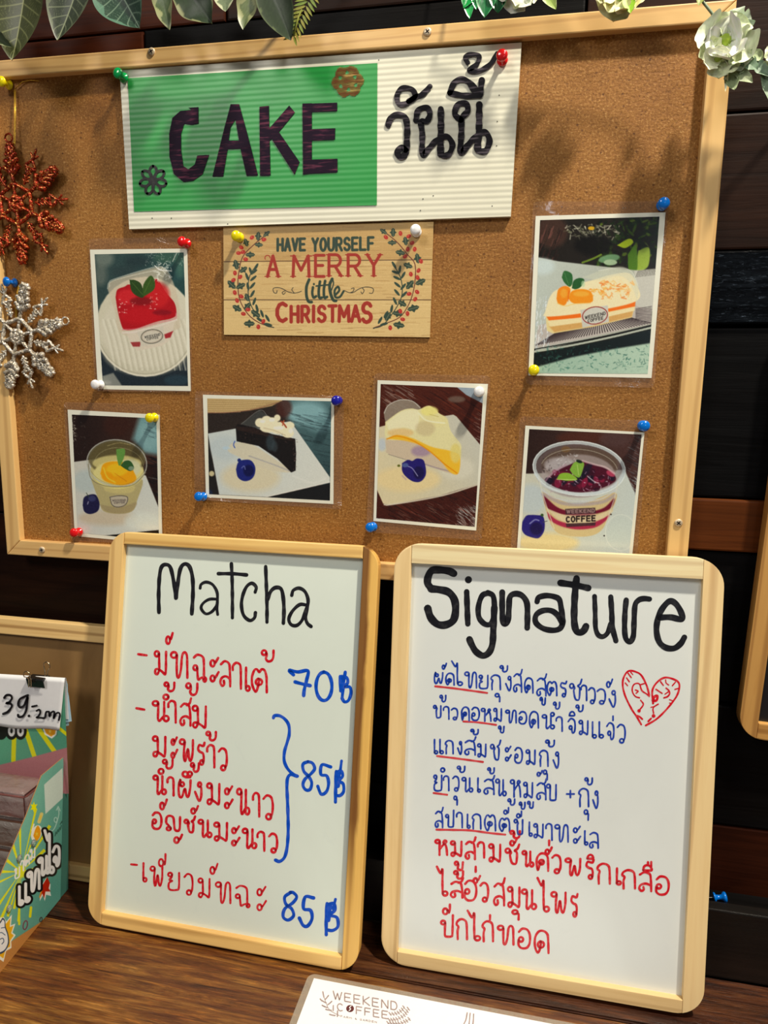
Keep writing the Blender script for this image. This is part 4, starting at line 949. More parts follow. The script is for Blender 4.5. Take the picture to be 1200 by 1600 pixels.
price(D_, [([(345, 776), (308, 796), (314, 848), (352, 890), (374, 935), (362, 985), (330, 990), (308, 955), (322, 910), (366, 870), (396, 830), (380, 788), (345, 776)], 5.0),
           ([(518, 816), (452, 800), (444, 872), (488, 884), (502, 940), (486, 1002), (446, 1022), (420, 962)], 5.0),
           ([(600, 770), (590, 850)], 4.4), ([(560, 850), (556, 960), (554, 1082)], 5.4), ([(562, 856), (598, 848), (608, 886), (580, 922), (612, 944), (616, 1000), (590, 1032), (558, 1032)], 5.0), ([(580, 860), (572, 960)], 6.5)])
price(C_, [([(880, 215), (850, 238), (856, 275), (886, 300), (896, 335), (868, 358), (842, 342), (850, 300), (892, 268), (912, 238), (895, 216), (878, 214)], 5.0),
           ([(1000, 243), (957, 238), (948, 298), (984, 308), (992, 350), (970, 388), (946, 386), (926, 348)], 5.4),
           ([(1114, 250), (1102, 300)], 4.6), ([(1070, 272), (1066, 350), (1066, 434)], 5.4), ([(1072, 278), (1106, 272), (1112, 305), (1086, 332), (1122, 346), (1126, 392), (1100, 412), (1072, 410)], 5.0), ([(1088, 280), (1078, 360)], 5.6)])
# --- Signature
F_ = tf(650, 870, 5.4545); G_ = tf(860, 890, 5.217); k = inkset(PS_)
for T, pts, w in ((F_, [(322, 142), (280, 122), (200, 112), (135, 118), (104, 170), (100, 225), (130, 270)], 10.5), (F_, [(130, 272), (200, 280), (275, 300), (325, 360), (338, 450), (318, 540), (250, 580), (180, 572), (125, 515), (100, 440)], 10.8),
                  (F_, [(432, 298), (436, 420), (442, 572)], 8.2), (F_, [(620, 308), (565, 330), (533, 420), (537, 515), (585, 572), (635, 572), (664, 510), (668, 400), (655, 330), (612, 306)], 7.8),
                  (F_, [(668, 430), (660, 600), (652, 740), (622, 815), (570, 842), (512, 808), (476, 750), (456, 704)], 9.4), (F_, [(735, 302), (735, 420), (740, 545), (760, 572), (784, 540), (792, 440), (800, 345), (840, 315), (900, 328), (944, 390), (950, 500), (948, 606)], 8.4),
                  (F_, [(1032, 382), (1046, 346), (1110, 330), (1180, 340), (1222, 366), (1238, 440), (1250, 520), (1252, 560), (1225, 612), (1160, 626), (1080, 608), (1022, 560), (1022, 500), (1070, 462), (1140, 456), (1196, 486), (1244, 560)], 8.0),
                  (G_, [(213, 72), (204, 150), (195, 300), (195, 430), (212, 498), (245, 512), (275, 492), (290, 462)], 9.8), (G_, [(82, 108), (200, 126), (308, 150)], 9.2),
                  (G_, [(360, 218), (365, 350), (368, 470), (390, 532), (430, 545), (468, 512), (490, 440)], 7.0), (G_, [(492, 222), (500, 350), (506, 470), (534, 580)], 7.8),
                  (G_, [(618, 248), (608, 350), (605, 480), (615, 560), (648, 588), (676, 540), (682, 420), (690, 292), (720, 248), (762, 236), (808, 240)], 7.8),
                  (G_, [(892, 390), (980, 388), (1070, 404), (1066, 350), (1022, 278), (970, 258), (912, 318), (876, 400), (865, 500), (888, 590), (942, 636), (1010, 640), (1062, 602), (1092, 552)], 8.6)):
    k.stroke(T(pts), w * 1.1, wobble=.05)
k.dot(F_([(447, 195)])[0], 5.6)
put_ink(k, 'title_writing', I_blk, boardS)
H_ = tf(660, 1020, 3.75); I_ = tf(660, 1140, 4.0); J_ = tf(660, 1280, 3.0)
def line_(T, items, w, mat): 
    k = inkset(PS_); thai(k, T, items, w); put_ink(k, 'dish_line', mat, boardS)
line_(H_, [('ผ', 68, 110, 122, 180), ('ั', 115, 60, 142, 98), ('ด', 135, 120, 188, 188), ('ไ', 172, 48, 240, 195), ('ท', 248, 112, 320, 205), ('ย', 330, 130, 388, 210), ('ก', 400, 130, 460, 215), ('ุ', 425, 238, 462, 285), ('้', 455, 75, 500, 112),
           ('ง', 487, 138, 525, 222), ('ส', 532, 112, 585, 230), ('ด', 597, 148, 650, 235), ('ส', 668, 138, 728, 252), ('ู', 690, 260, 722, 305), ('ต', 728, 168, 790, 250), ('ร', 805, 165, 848, 258), ('ช', 862, 160, 935, 280),
           ('า', 928, 190, 965, 278), ('ว', 972, 205, 1014, 298), ('ว', 1022, 212, 1074, 300), ('ั', 1078, 152, 1115, 206), ('ง', 1092, 222, 1138, 318)], 2.8, I_pen)
line_(H_, [('ข', 65, 308, 112, 382), ('้', 103, 248, 138, 288), ('า', 122, 315, 158, 388), ('ว', 168, 325, 208, 392), ('ค', 228, 318, 276, 398), ('อ', 288, 320, 335, 395), ('ห', 345, 325, 408, 400), ('ม', 418, 325, 468, 402), ('ู', 446, 428, 480, 468),
           ('ท', 488, 335, 552, 410), ('อ', 565, 345, 612, 415), ('ด', 625, 345, 682, 440), ('น', 702, 362, 775, 445), ('ํ', 752, 350, 772, 370), ('้', 768, 288, 805, 330), ('า', 782, 375, 822, 458), ('จ', 852, 385, 898, 470),
           ('ิ', 860, 340, 894, 370), ('้', 900, 305, 942, 345), ('ม', 918, 395, 975, 480), ('แ', 988, 405, 1064, 500), ('จ', 1078, 410, 1125, 508), ('่', 1113, 370, 1121, 395), ('ว', 1140, 420, 1190, 528)], 2.8, I_pen)
line_(I_, [('แ', 68, 62, 134, 152), ('ก', 142, 68, 195, 150), ('ง', 220, 75, 250, 155), ('ส', 262, 58, 335, 158), ('้', 303, -2, 350, 32), ('ม', 345, 88, 402, 172), ('ช', 425, 72, 490, 192), ('ะ', 516, 105, 556, 198), ('อ', 576, 113, 626, 207),
           ('ม', 648, 125, 710, 218), ('ก', 730, 130, 788, 228), ('้', 770, 65, 826, 108), ('ง', 816, 140, 858, 240), ('ุ', 755, 252, 788, 312)], 2.9, I_pen)
line_(I_, [('ย', 70, 283, 125, 383), ('ํ', 115, 240, 139, 264), ('า', 130, 290, 168, 380), ('ว', 188, 292, 230, 385), ('ุ', 196, 415, 224, 470), ('้', 218, 228, 266, 268), ('น', 248, 298, 316, 390), ('เ', 338, 303, 368, 392), ('ส', 382, 300, 452, 404),
           ('้', 408, 238, 450, 276), ('น', 458, 308, 525, 414), ('ห', 550, 313, 620, 420), ('ม', 633, 328, 694, 427), ('ู', 658, 448, 695, 490), ('ส', 712, 322, 776, 437), ('ั', 716, 255, 750, 292), ('บ', 776, 340, 842, 444),
           ('+', 902, 380, 948, 424), ('ก', 976, 368, 1042, 480), ('ุ', 1010, 500, 1045, 565), ('้', 1016, 300, 1063, 345), ('ง', 1064, 384, 1103, 492)], 2.9, I_pen)
line_(I_, [('ส', 78, 500, 130, 612), ('ป', 145, 510, 200, 610), ('า', 212, 518, 252, 612), ('เ', 272, 530, 304, 617), ('ก', 310, 528, 368, 620), ('ต', 386, 533, 460, 632), ('ต', 478, 553, 548, 637), ('ี', 508, 488, 541, 530), ('้', 535, 432, 578, 472),
           ('ข', 573, 560, 631, 657), ('ี', 588, 510, 622, 553), ('้', 606, 452, 642, 498), ('เ', 658, 578, 692, 666), ('ม', 696, 588, 760, 677), ('า', 770, 588, 813, 690), ('ท', 828, 593, 914, 702), ('ะ', 940, 605, 990, 712),
           ('เ', 1004, 633, 1040, 722), ('ล', 1042, 643, 1103, 740)], 2.9, I_pen)
line_(J_, [('ห', 60, 96, 122, 167), ('ม', 133, 102, 189, 174), ('ู', 152, 198, 192, 238), ('ส', 200, 96, 250, 187), ('า', 258, 108, 292, 180), ('ม', 312, 116, 371, 200), ('ช', 388, 122, 455, 212), ('ั', 410, 90, 444, 126), ('้', 412, 54, 458, 90),
           ('น', 468, 148, 522, 222), ('ค', 533, 160, 592, 242), ('ั', 575, 130, 608, 166), ('่', 590, 100, 598, 122), ('ว', 606, 168, 650, 254), ('พ', 670, 183, 746, 262), ('ร', 764, 188, 806, 280), ('ิ', 772, 163, 802, 186),
           ('ก', 818, 208, 882, 302), ('เ', 900, 230, 938, 307), ('ก', 934, 238, 1000, 324), ('ล', 1013, 248, 1077, 337), ('ื', 1033, 200, 1077, 242), ('อ', 1093, 268, 1157, 352)], 3.8, I_red)
line_(J_, [('ไ', 68, 222, 122, 362), ('ส', 130, 285, 192, 367), ('้', 148, 242, 192, 280), ('อ', 196, 288, 255, 380), ('ั', 238, 264, 272, 302), ('่', 246, 222, 254, 246), ('ว', 270, 298, 310, 387), ('ส', 333, 290, 387, 404), ('ม', 400, 316, 461, 414),
           ('ุ', 420, 425, 461, 470), ('น', 466, 328, 535, 422), ('ไ', 540, 275, 598, 437), ('พ', 604, 340, 677, 437), ('ร', 694, 348, 730, 457)], 3.8, I_red)
line_(J_, [('ป', 86, 455, 148, 552), ('ี', 95, 400, 132, 448), ('ก', 158, 468, 212, 562), ('ไ', 212, 428, 276, 572), ('ก', 280, 478, 334, 572), ('่', 313, 450, 321, 470), ('ท', 353, 498, 430, 587), ('อ', 448, 513, 507, 604), ('ด', 523, 523, 594, 627)], 3.8, I_red)
for T, pts, w in ((H_, [(75, 196), (200, 210), (380, 235)], 3.2), (H_, [(240, 402), (330, 408), (432, 422)], 3.0), (I_, [(92, 165), (230, 182), (378, 202)], 3.2),
                  (I_, [(70, 396), (155, 407)], 3.2), (I_, [(88, 625), (200, 627), (300, 630), (420, 646), (518, 656)], 3.3)):
    k = inkset(PS_); k.stroke(T(pts), w); put_ink(k, 'underline_mark', I_redl, boardS)
K_ = tf(960, 1030, 10.0); k = inkset(PS_)
for pts, w in (([(545, 560), (500, 400), (420, 250), (330, 195), (240, 180), (180, 220), (135, 320), (135, 450), (180, 600), (270, 780), (350, 900), (420, 1020)], 3.0), ([(605, 690), (590, 520), (620, 420), (700, 330), (800, 285), (920, 310), (1000, 360), (1015, 440), (980, 560), (900, 680), (780, 820), (650, 940), (490, 1035)], 3.1),
               ([(170, 370), (205, 412)], 2.2), ([(190, 290), (232, 350)], 2.2), ([(215, 220), (262, 285)], 2.2), ([(255, 200), (288, 240)], 1.8), ([(400, 395), (365, 375), (308, 392), (280, 450), (286, 520), (330, 582), (392, 602)], 2.3),
               ([(400, 400), (430, 490), (500, 540), (545, 580)], 2.4), ([(415, 395), (480, 375)], 2.0), ([(330, 480), (372, 500), (340, 530)], 2.4), ([(410, 640), (452, 705), (395, 790)], 2.4), ([(350, 880), (395, 900), (436, 935)], 2.8),
               ([(722, 350), (765, 408)], 2.2), ([(800, 320), (808, 370), (848, 402)], 2.0), ([(952, 358), (906, 412)], 2.2), ([(1000, 455), (945, 470)], 2.0), ([(650, 470), (745, 532)], 2.4),
               ([(808, 450), (852, 490), (862, 540), (830, 582), (775, 602)], 2.6), ([(790, 545), (842, 508)], 2.0), ([(600, 640), (620, 590), (670, 570), (660, 640), (610, 650)], 4.2), ([(685, 700), (622, 740), (602, 780), (612, 842)], 2.2),
               ([(570, 750), (622, 738)], 1.8), ([(572, 925), (530, 968)], 3.0), ([(860, 630), (912, 648)], 1.6), ([(860, 682), (892, 690)], 1.6)):
    k.stroke(K_(pts), w)
k.dot(K_([(385, 805)])[0], 2.8); k.dot(K_([(612, 885)])[0], 3.0)
put_ink(k, 'heart_drawing', I_red, boardS)
k = inkset(PS_); k.stroke([(638.5, 928), (637, 950), (635.5, 978)], 1.5); k.stroke([(635.5, 1000), (634.5, 1040), (634, 1068)], 1.7)
put_ink(k, 'stray_mark', I_pen, boardS)

# ================================================================== laminated photographs
def film_mat(name, strength=0.5, alpha=0.2, tint=(170, 140, 116), seed=0.0):
    m, nt, b = new_mat(name, 0.10, 0.6)
    b.inputs['Base Color'].default_value = (*alb(tint), 1); b.inputs['Alpha'].default_value = alpha
    b.inputs['Coat Weight'].default_value = 1.0; b.inputs['Coat Roughness'].default_value = 0.06
    n = noise(nt, texco(nt, (1, 1, 1), (seed, 0, seed)), 38, 3, 0.6, 1.5); bump(nt, b, n, strength, 0.003)
    m.node_tree.nodes['Principled BSDF'].inputs['IOR'].default_value = 1.5
    return m
M_paper = plain('photo_paper_white', (216, 216, 200), 0.3, 0.5, var=0.02)
def glossy_print(seed):
    m = print_mat('glossy_photo_print', 0.22, 0.5, 0.7); nt = m.node_tree; b = nt.nodes['Principled BSDF']
    b.inputs['Coat Roughness'].default_value = 0.12
    n = noise(nt, texco(nt, (1, 1, 1), (seed, 0, 0)), 26, 2, 0.5, 1.0); bp = N(nt, 'ShaderNodeBump'); bp.inputs['Strength'].default_value = 0.10; bp.inputs['Distance'].default_value = 0.003
    nt.links.new(n, bp.inputs['Height']); nt.links.new(bp.outputs[0], b.inputs['Coat Normal']); return m
def laminated(label, film, border, image, art, seed, rc=0.004, sp=0.75):
    h = Plane((0, CORK_Y - 0.0012, 0), (1, 0, 0), (0, 0, 1)).hit(*film[3])
    pl = Plane((h[0], CORK_Y - 0.0012, h[1]), (1, 0, 0), (0, 0, 1))
    root = empty('laminated_photo', pl.matrix(), label, 'photo', 'laminated cake photographs on the cork board')
    F = [pl.hit(*p) for p in film]; B = [pl.hit(*p) for p in border]
    def rounded(q, r, n=4):
        out = []
        for i in range(4):
            p = np.array(q[i]); a = np.array(q[i - 1]); c = np.array(q[(i + 1) % 4])
            ua = (a - p) / np.linalg.norm(a - p); uc = (c - p) / np.linalg.norm(c - p)
            for j in range(n + 1):
                t = j / n; out.append(tuple((p + ua * r) * (1 - t) ** 2 + p * 2 * t * (1 - t) + (p + uc * r) * t ** 2))
        return out
    F = [F[3], F[2], F[1], F[0]]; B = [B[3], B[2], B[1], B[0]]
    R = random.Random(seed); o = rounded(F, rc); n = len(o); vs, fs = [], []
    # film border as a ring between the outer outline and the paper, gently wavy
    ins = []
    for i, p in enumerate(o):
        k = i // 5; ins.append(B[k])
    nr = 5
    # denser ring: subdivide each side
    def dens(poly, m=10):
        out = []
        for i in range(len(poly)):
            a = np.array(poly[i]); b_ = np.array(poly[(i + 1) % len(poly)])
            for j in range(m): out.append(a + (b_ - a) * j / m)
        return np.array(out)
    oo = dens(o, 4); ii = dens(ins, 4)
    N0 = len(oo)
    for s_ in range(nr + 1):
        t = s_ / nr
        for i in range(N0):
            p = oo[i] * (1 - t) + ii[i] * t
            vs.append((p[0], -0.0001 - 0.0011 * (1 - t) * (0.5 + 0.5 * math.sin(i * 0.7 + seed * 3)) * R.uniform(.6, 1), p[1]))
    for s_ in range(nr):
        for i in range(N0):
            i2 = (i + 1) % N0; fs.append((s_ * N0 + i, s_ * N0 + i2, (s_ + 1) * N0 + i2, (s_ + 1) * N0 + i))
    mesh_obj('film', vs, fs, film_mat('laminating_film', 0.5, 0.30, (150, 116, 92), seed=seed), root, True)
    slab('photo_paper', B, -0.0001, 0.0004, M_paper, root)
    sheet('printed_image', pl, image, art, sp, glossy_print(seed), root, lift=0.00022)
    return root

# ---- strawberry cake on a round plate
A = Art(144, 390, 300, 610, 2.0, (56, 74, 72), (130, 360, 6.153))
A.poly([(80, 200), (1020, 200), (1020, 700), (80, 700)], (48, 66, 66), 60, grad=((80, 200), (1000, 300), (34, 66, 66)))
for x, y, rx, ry, c in ((200, 270, 90, 80, (118, 128, 118)), (170, 420, 60, 110, (98, 108, 100)), (520, 300, 120, 60, (32, 48, 52)), (820, 260, 140, 60, (58, 92, 76)), (900, 400, 120, 90, (40, 74, 76)), (400, 400, 120, 60, (40, 56, 58)), (930, 330, 40, 120, (70, 110, 96))): A.ell(x, y, rx, ry, c, 60, alpha=.7)
A.poly([(150, 1150), (1020, 1150), (1020, 1520), (150, 1520)], (30, 40, 48), 20); A.poly([(190, 1400), (290, 1370), (380, 1500), (180, 1500)], (122, 126, 120), 14); A.ell(900, 1440, 120, 50, (40, 64, 76), 30, alpha=.6)
A.ell(600, 960, 480, 440, (150, 146, 126), 10); A.ell(600, 925, 475, 480, (196, 192, 170), 12, grad=((150, 600), (1000, 1200), (206, 204, 184)))
A.ell(600, 1150, 420, 250, (182, 178, 156), 40, alpha=.5)
A.ell(610, 960, 440, 360, (202, 198, 178), 30)
for i in range(16):
    x = 190 + i * 52; A.line([(x, 860), (x + 60, 1060), (x + 120, 1340)], 16, (222, 220, 202), .6, soft=14); A.line([(x + 22, 860), (x + 82, 1060), (x + 142, 1340)], 9, (168, 164, 140), .45, soft=10)
A.ring(600, 945, 470, 455, 14, (222, 218, 200), .8, 10, 170, soft=8); A.ring(600, 950, 455, 430, 8, (150, 146, 124), .5, 20, 160, soft=8)
A.poly([(235, 560), (290, 480), (680, 360), (800, 380), (900, 600), (930, 860), (880, 960), (400, 1010), (300, 760)], (196, 184, 160), 14, True, .75)
A.line([(235, 560), (250, 500), (320, 462), (690, 352), (790, 372), (850, 450)], 9, (150, 160, 152), .9); A.line([(250, 545), (300, 480), (700, 385), (780, 400)], 5, (214, 214, 196), .8)
A.poly([(420, 980), (880, 880), (850, 1040), (760, 1110), (520, 1160), (460, 1100)], (206, 196, 178), 10)
A.poly([(455, 1075), (560, 1070), (545, 1118), (480, 1118)], (150, 54, 56), 8); A.poly([(780, 1000), (868, 965), (840, 1030), (790, 1040)], (158, 40, 46), 8)
A.poly([(312, 640), (330, 570), (400, 540), (450, 520), (600, 560), (690, 470), (730, 490), (800, 600), (880, 700), (895, 810), (840, 850), (700, 880), (500, 950), (400, 955), (365, 900), (330, 760)], (168, 16, 26), 7, True)
A.ell(420, 640, 90, 70, (206, 40, 46), 30, alpha=.7); A.ell(720, 620, 110, 120, (196, 30, 34), 40, alpha=.8); A.ell(560, 820, 200, 80, (186, 20, 30), 40, alpha=.7); A.ell(560, 680, 110, 40, (110, 14, 20), 24, alpha=.7); A.ell(760, 790, 90, 26, (118, 10, 24), 20, alpha=.7)
A.line([(380, 955), (520, 945), (720, 890), (880, 850), (895, 800)], 12, (206, 120, 130), .7, soft=8); A.line([(380, 985), (530, 970), (730, 915), (900, 860)], 16, (216, 206, 196), .8, soft=8)
A.speck((340, 660, 420, 800), 16, (4, 12), [(246, 200, 190)], 7, alpha=.9, seed=2); A.speck((640, 560, 720, 780), 18, (4, 14), [(240, 180, 170)], 7, alpha=.9, seed=3); A.speck((430, 690, 600, 730), 9, (4, 12), [(236, 150, 140)], 6, alpha=.9, seed=4)
A.poly([(446, 475), (500, 478), (560, 520), (582, 640), (520, 632), (465, 580)], (40, 66, 26), 4, True); A.poly([(580, 640), (575, 540), (610, 470), (655, 435), (690, 490), (680, 570)], (52, 82, 30), 4, True)
A.line([(470, 500), (575, 620)], 4, (92, 122, 60), .7); A.line([(655, 460), (590, 600)], 4, (96, 130, 58), .7)
A.poly([(520, 975), (770, 920), (785, 1075), (560, 1115)], (198, 192, 176), 4); A.ring(662, 1020, 104, 66, 8, (92, 92, 80), 1, ang=-6); A.ring(662, 1020, 94, 57, 3, (150, 120, 100), .7, ang=-6)
caps(None, 'WEEKEND', (592, 1018), (742, 988), 20, 5, lambda s_, w_: A.line(s_, w_, (70, 70, 66), .9, False)); caps(None, 'COFFEE', (612, 1040), (722, 1018), 18, 5, lambda s_, w_: A.line(s_, w_, (70, 70, 66), .9, False))
A.speck((580, 200, 960, 330), 60, (4, 26), [(226, 232, 222), (180, 196, 186)], 4, alpha=.7, seed=5); A.speck((700, 300, 860, 470), 60, (6, 40), [(236, 240, 230)], 6, alpha=.8, seed=6)
A.line([(690, 340), (740, 380), (850, 390)], 8, (238, 240, 230), .9); A.line([(860, 300), (900, 220), (930, 190)], 6, (216, 220, 208), .8)
A.grain(3)
laminated('laminated portrait photo of a red strawberry cake on a round ribbed plate', [(139, 373), (297, 370), (301, 613), (149, 611)], [(140.6, 390), (292.5, 388.5), (298, 611), (153, 608)],
          [(148, 397.4), (287, 394.5), (294, 603), (161, 602)], A, 1.0)
# ---- mango cup
A = Art(108, 642, 256, 850, 2.0, (36, 20, 16), (90, 620, 6.667))
A.poly([(140, 170), (1100, 170), (1100, 700), (140, 700)], (34, 20, 16), 10, grad=((300, 300), (1000, 300), (60, 36, 28)))
A.ell(620, 300, 140, 120, (52, 26, 18), 60, alpha=.8); A.poly([(860, 180), (1100, 180), (1100, 620), (900, 580), (780, 440)], (104, 142, 146), 60); A.ell(960, 400, 120, 160, (128, 168, 170), 70, alpha=.7)
A.speck((880, 200, 1060, 420), 40, (30, 90), [(60, 84, 92), (40, 60, 70)], 5, 20, .6, 8); A.speck((940, 600, 1060, 1040), 40, (50, 110), [(20, 20, 24), (78, 84, 84), (12, 12, 14)], 10, 20, .8, 9); A.speck((160, 240, 300, 640), 18, (8, 30), [(110, 110, 104)], 4, alpha=.5, seed=10)
A.poly([(160, 680), (380, 650), (920, 820), (1060, 1170), (1070, 1420), (500, 1460), (200, 1460)], (190, 190, 180), 8, grad=((200, 760), (1000, 1400), (196, 204, 200)))
A.ell(300, 880, 140, 120, (166, 182, 182), 60, alpha=.7); A.ell(520, 1260, 300, 80, (190, 176, 150), 60, alpha=.8); A.ell(880, 1300, 180, 100, (200, 210, 206), 60, alpha=.8)
A.poly([(470, 1447), (1060, 1385), (1070, 1470), (470, 1470)], (16, 14, 14), 5)
A.poly([(350, 860), (430, 1080), (480, 1190), (640, 1218), (780, 1190), (830, 1080), (880, 860), (620, 940)], (170, 160, 112), 8, True)
A.poly([(440, 1120), (500, 1190), (640, 1218), (770, 1190), (820, 1100), (640, 1150)], (150, 136, 100), 14, True, .8)
A.ell(620, 780, 280, 185, (186, 178, 120), 6); A.ell(630, 800, 255, 160, (214, 206, 130), 16); A.ell(620, 640, 300, 190, (96, 88, 52), 18, alpha=.85); A.ell(620, 690, 255, 80, (206, 196, 128), 18, alpha=.8)
A.ell(640, 800, 262, 140, (208, 200, 132), 14); A.ell(760, 740, 110, 90, (196, 200, 168), 30, alpha=.8)
A.poly([(445, 800), (480, 700), (600, 672), (740, 700), (800, 790), (820, 860), (760, 910), (640, 920), (500, 880)], (226, 156, 10), 10, True)
A.ell(620, 760, 110, 66, (240, 186, 30), 24, alpha=.8); A.ell(520, 830, 60, 50, (236, 150, 6), 20, alpha=.8); A.line([(480, 740), (520, 840), (600, 890)], 14, (250, 200, 60), .8, soft=10); A.line([(600, 800), (720, 880)], 8, (186, 116, 4), .7, soft=8)
A.poly([(480, 930), (640, 960), (800, 930), (780, 990), (640, 1010), (500, 980)], (196, 184, 120), 14, True, .7)
A.ring(618, 690, 312, 242, 11, (170, 174, 164), .9, ang=6); A.ring(618, 690, 296, 228, 4, (110, 108, 90), .7, ang=6); A.ring(640, 720, 260, 190, 4, (200, 196, 150), .5, 180, 360, ang=6)
A.line([(320, 700), (350, 850), (470, 920), (640, 938), (800, 910), (920, 790)], 9, (120, 112, 84), .8); A.line([(520, 510), (640, 480), (760, 500)], 5, (200, 190, 130), .6)
A.poly([(612, 545), (700, 545), (690, 640), (645, 720), (620, 640)], (92, 140, 62), 4, True); A.poly([(655, 715), (700, 668), (760, 670), (798, 740), (760, 775), (700, 748)], (44, 84, 40), 4, True); A.ell(768, 745, 30, 22, (130, 150, 130), 6, alpha=.8)
A.poly([(540, 1040), (640, 1025), (735, 1045), (715, 1120), (640, 1152), (570, 1130)], (176, 168, 148), 4, True); A.poly([(540, 1040), (640, 1025), (735, 1045), (715, 1120), (640, 1152), (570, 1130)], (176, 168, 148), 4, True)
A.line([(545, 1045), (640, 1030), (728, 1045), (712, 1118), (640, 1148), (572, 1128), (545, 1045)], 8, (78, 72, 68), .95)
caps(None, 'WEEKEND', (572, 1072), (712, 1068), 18, 5, lambda s_, w_: A.line(s_, w_, (92, 84, 80), .9, False)); caps(None, 'COFFEE', (590, 1098), (700, 1094), 15, 5, lambda s_, w_: A.line(s_, w_, (92, 84, 80), .9, False))
A.poly([(262, 1130), (275, 1050), (330, 1020), (400, 1022), (438, 1110), (420, 1190), (340, 1222), (280, 1195)], (26, 24, 62), 6, True); A.ell(360, 1060, 40, 30, (60, 66, 110), 12, alpha=.7); A.ell(318, 1105, 6, 20, (150, 150, 180), 3, ang=20, alpha=.8); A.line([(300, 1000), (330, 1050)], 7, (52, 66, 48))
A.speck((145, 200, 190, 460), 40, (4, 16), [(226, 224, 206)], 6, alpha=.7, seed=12)
A.grain(3)
laminated('laminated photo of a mango pudding cup, pinned at the lower left of the board', [(100, 628), (251.5, 631.5), (254, 850), (112, 846)], [(105.7, 640), (249, 648), (253.6, 850), (117, 837.5)],
          [(112.5, 647.7), (244.5, 653.7), (248.6, 845), (121.5, 832)], A, 2.0)
# ---- chocolate cake
A = Art(320, 618, 522, 786, 2.0, (40, 34, 30), (300, 600, 4.8))
A.poly([(100, 90), (1060, 90), (1060, 900), (100, 900)], (42, 34, 30), 5); A.poly([(640, 100), (1060, 120), (1060, 900), (900, 640), (760, 300)], (76, 108, 112), 30, grad=((800, 150), (1000, 700), (44, 66, 70)))
A.ell(860, 220, 150, 90, (128, 170, 176), 60, alpha=.9); A.ell(960, 300, 100, 60, (110, 150, 156), 50, alpha=.7); A.ell(690, 180, 60, 70, (70, 36, 30), 30, alpha=.8)
A.speck((720, 200, 1040, 760), 90, (60, 200), [(24, 36, 40), (60, 90, 94), (30, 44, 50)], 5, 14, .6, 13)
A.poly([(100, 95), (700, 110), (600, 165), (430, 200), (240, 218), (100, 218)], (168, 142, 96), 6)
for r in range(7): 
    y = 112 + r * 16
    for i in range(44): A.ell(112 + i * 13 + (r % 2) * 6, y + 2 - .0009 * (i * 13 - 100) ** 2 * .12, 5.5, 5, (198, 172, 120), 2, alpha=.75) if (112 + i * 13) < 660 - r * 58 + (240 if r < 3 else 60) else None
A.line([(120, 216), (300, 212), (470, 188), (640, 140)], 5, (120, 70, 60), .7)
A.poly([(120, 372), (325, 335), (740, 280), (1035, 700), (1035, 738), (560, 848), (205, 830)], (188, 198, 196), 5, grad=((150, 400), (1000, 700), (204, 208, 200)))
A.ell(440, 700, 220, 110, (204, 196, 166), 60, alpha=.9); A.ell(250, 480, 120, 90, (176, 190, 194), 50, alpha=.7); A.line([(560, 846), (800, 790), (1032, 735)], 8, (222, 222, 214), .8); A.poly([(560, 850), (1040, 742), (1040, 900), (560, 880)], (24, 24, 26), 5)
A.poly([(120, 400), (200, 830), (120, 830)], (30, 28, 26), 5); A.ell(148, 672, 20, 20, (190, 180, 140), 8)
A.line([(760, 690), (900, 740), (1000, 710)], 10, (220, 222, 216), .5, soft=14)
A.poly([(300, 440), (420, 440), (560, 520), (740, 655), (560, 640), (380, 560), (270, 500)], (200, 194, 170), 8, True, .9); A.line([(430, 540), (600, 600), (740, 655)], 9, (150, 150, 156), .7, soft=8)
A.poly([(370, 300), (510, 195), (600, 260), (700, 300), (640, 360), (420, 320)], (60, 62, 60), 8, False, .9); A.line([(370, 300), (510, 197), (570, 245)], 4, (120, 124, 122), .8)
A.poly([(328, 320), (345, 300), (470, 325), (600, 375), (775, 410), (782, 520), (778, 650), (745, 664), (640, 560), (500, 465), (335, 430)], (24, 20, 20), 4)
A.poly([(330, 318), (470, 330), (600, 380), (772, 415), (740, 425), (560, 392), (340, 345)], (44, 30, 26), 6, alpha=.8); A.ell(590, 440, 34, 60, (48, 60, 66), 20, alpha=.8); A.ell(620, 470, 24, 40, (54, 66, 72), 16, alpha=.6)
A.speck((340, 310, 770, 440), 60, (3, 12), [(70, 50, 44), (10, 8, 8)], 5, alpha=.7, seed=15); A.speck((760, 410, 785, 640), 24, (3, 10), [(60, 40, 36), (120, 100, 96)], 5, alpha=.8, seed=16)
for x, y, rx, ry in ((510, 290, 36, 34), (560, 275, 40, 36), (600, 290, 44, 40), (640, 255, 24, 26), (660, 330, 80, 46), (570, 330, 60, 34), (720, 370, 44, 34), (735, 310, 34, 26)): A.ell(x, y, rx, ry, (226, 218, 186), 8); 
for x, y, rx, ry in ((530, 280, 20, 12), (600, 270, 22, 14), (650, 330, 40, 14), (740, 350, 16, 20)): A.ell(x, y, rx, ry, (244, 240, 216), 8, alpha=.9)
A.line([(540, 330), (620, 350), (700, 385)], 8, (176, 164, 130), .6, soft=8); A.line([(670, 280), (690, 300), (708, 325)], 12, (150, 60, 36), .9); A.line([(690, 275), (680, 310)], 9, (176, 84, 50), .9)
A.poly([(330, 640), (345, 590), (380, 570), (440, 572), (474, 620), (470, 680), (440, 718), (390, 728), (345, 700)], (26, 34, 112), 5, True); A.ell(425, 650, 40, 44, (12, 14, 60), 12, alpha=.8); A.ell(355, 572, 14, 14, (26, 40, 110), 4); A.line([(372, 630), (392, 615), (400, 640)], 6, (110, 120, 180), .8); A.line([(322, 430), (312, 455), (322, 478)], 9, (60, 90, 170), .9); A.ell(260, 480, 30, 12, (170, 200, 220), 10, alpha=.6)
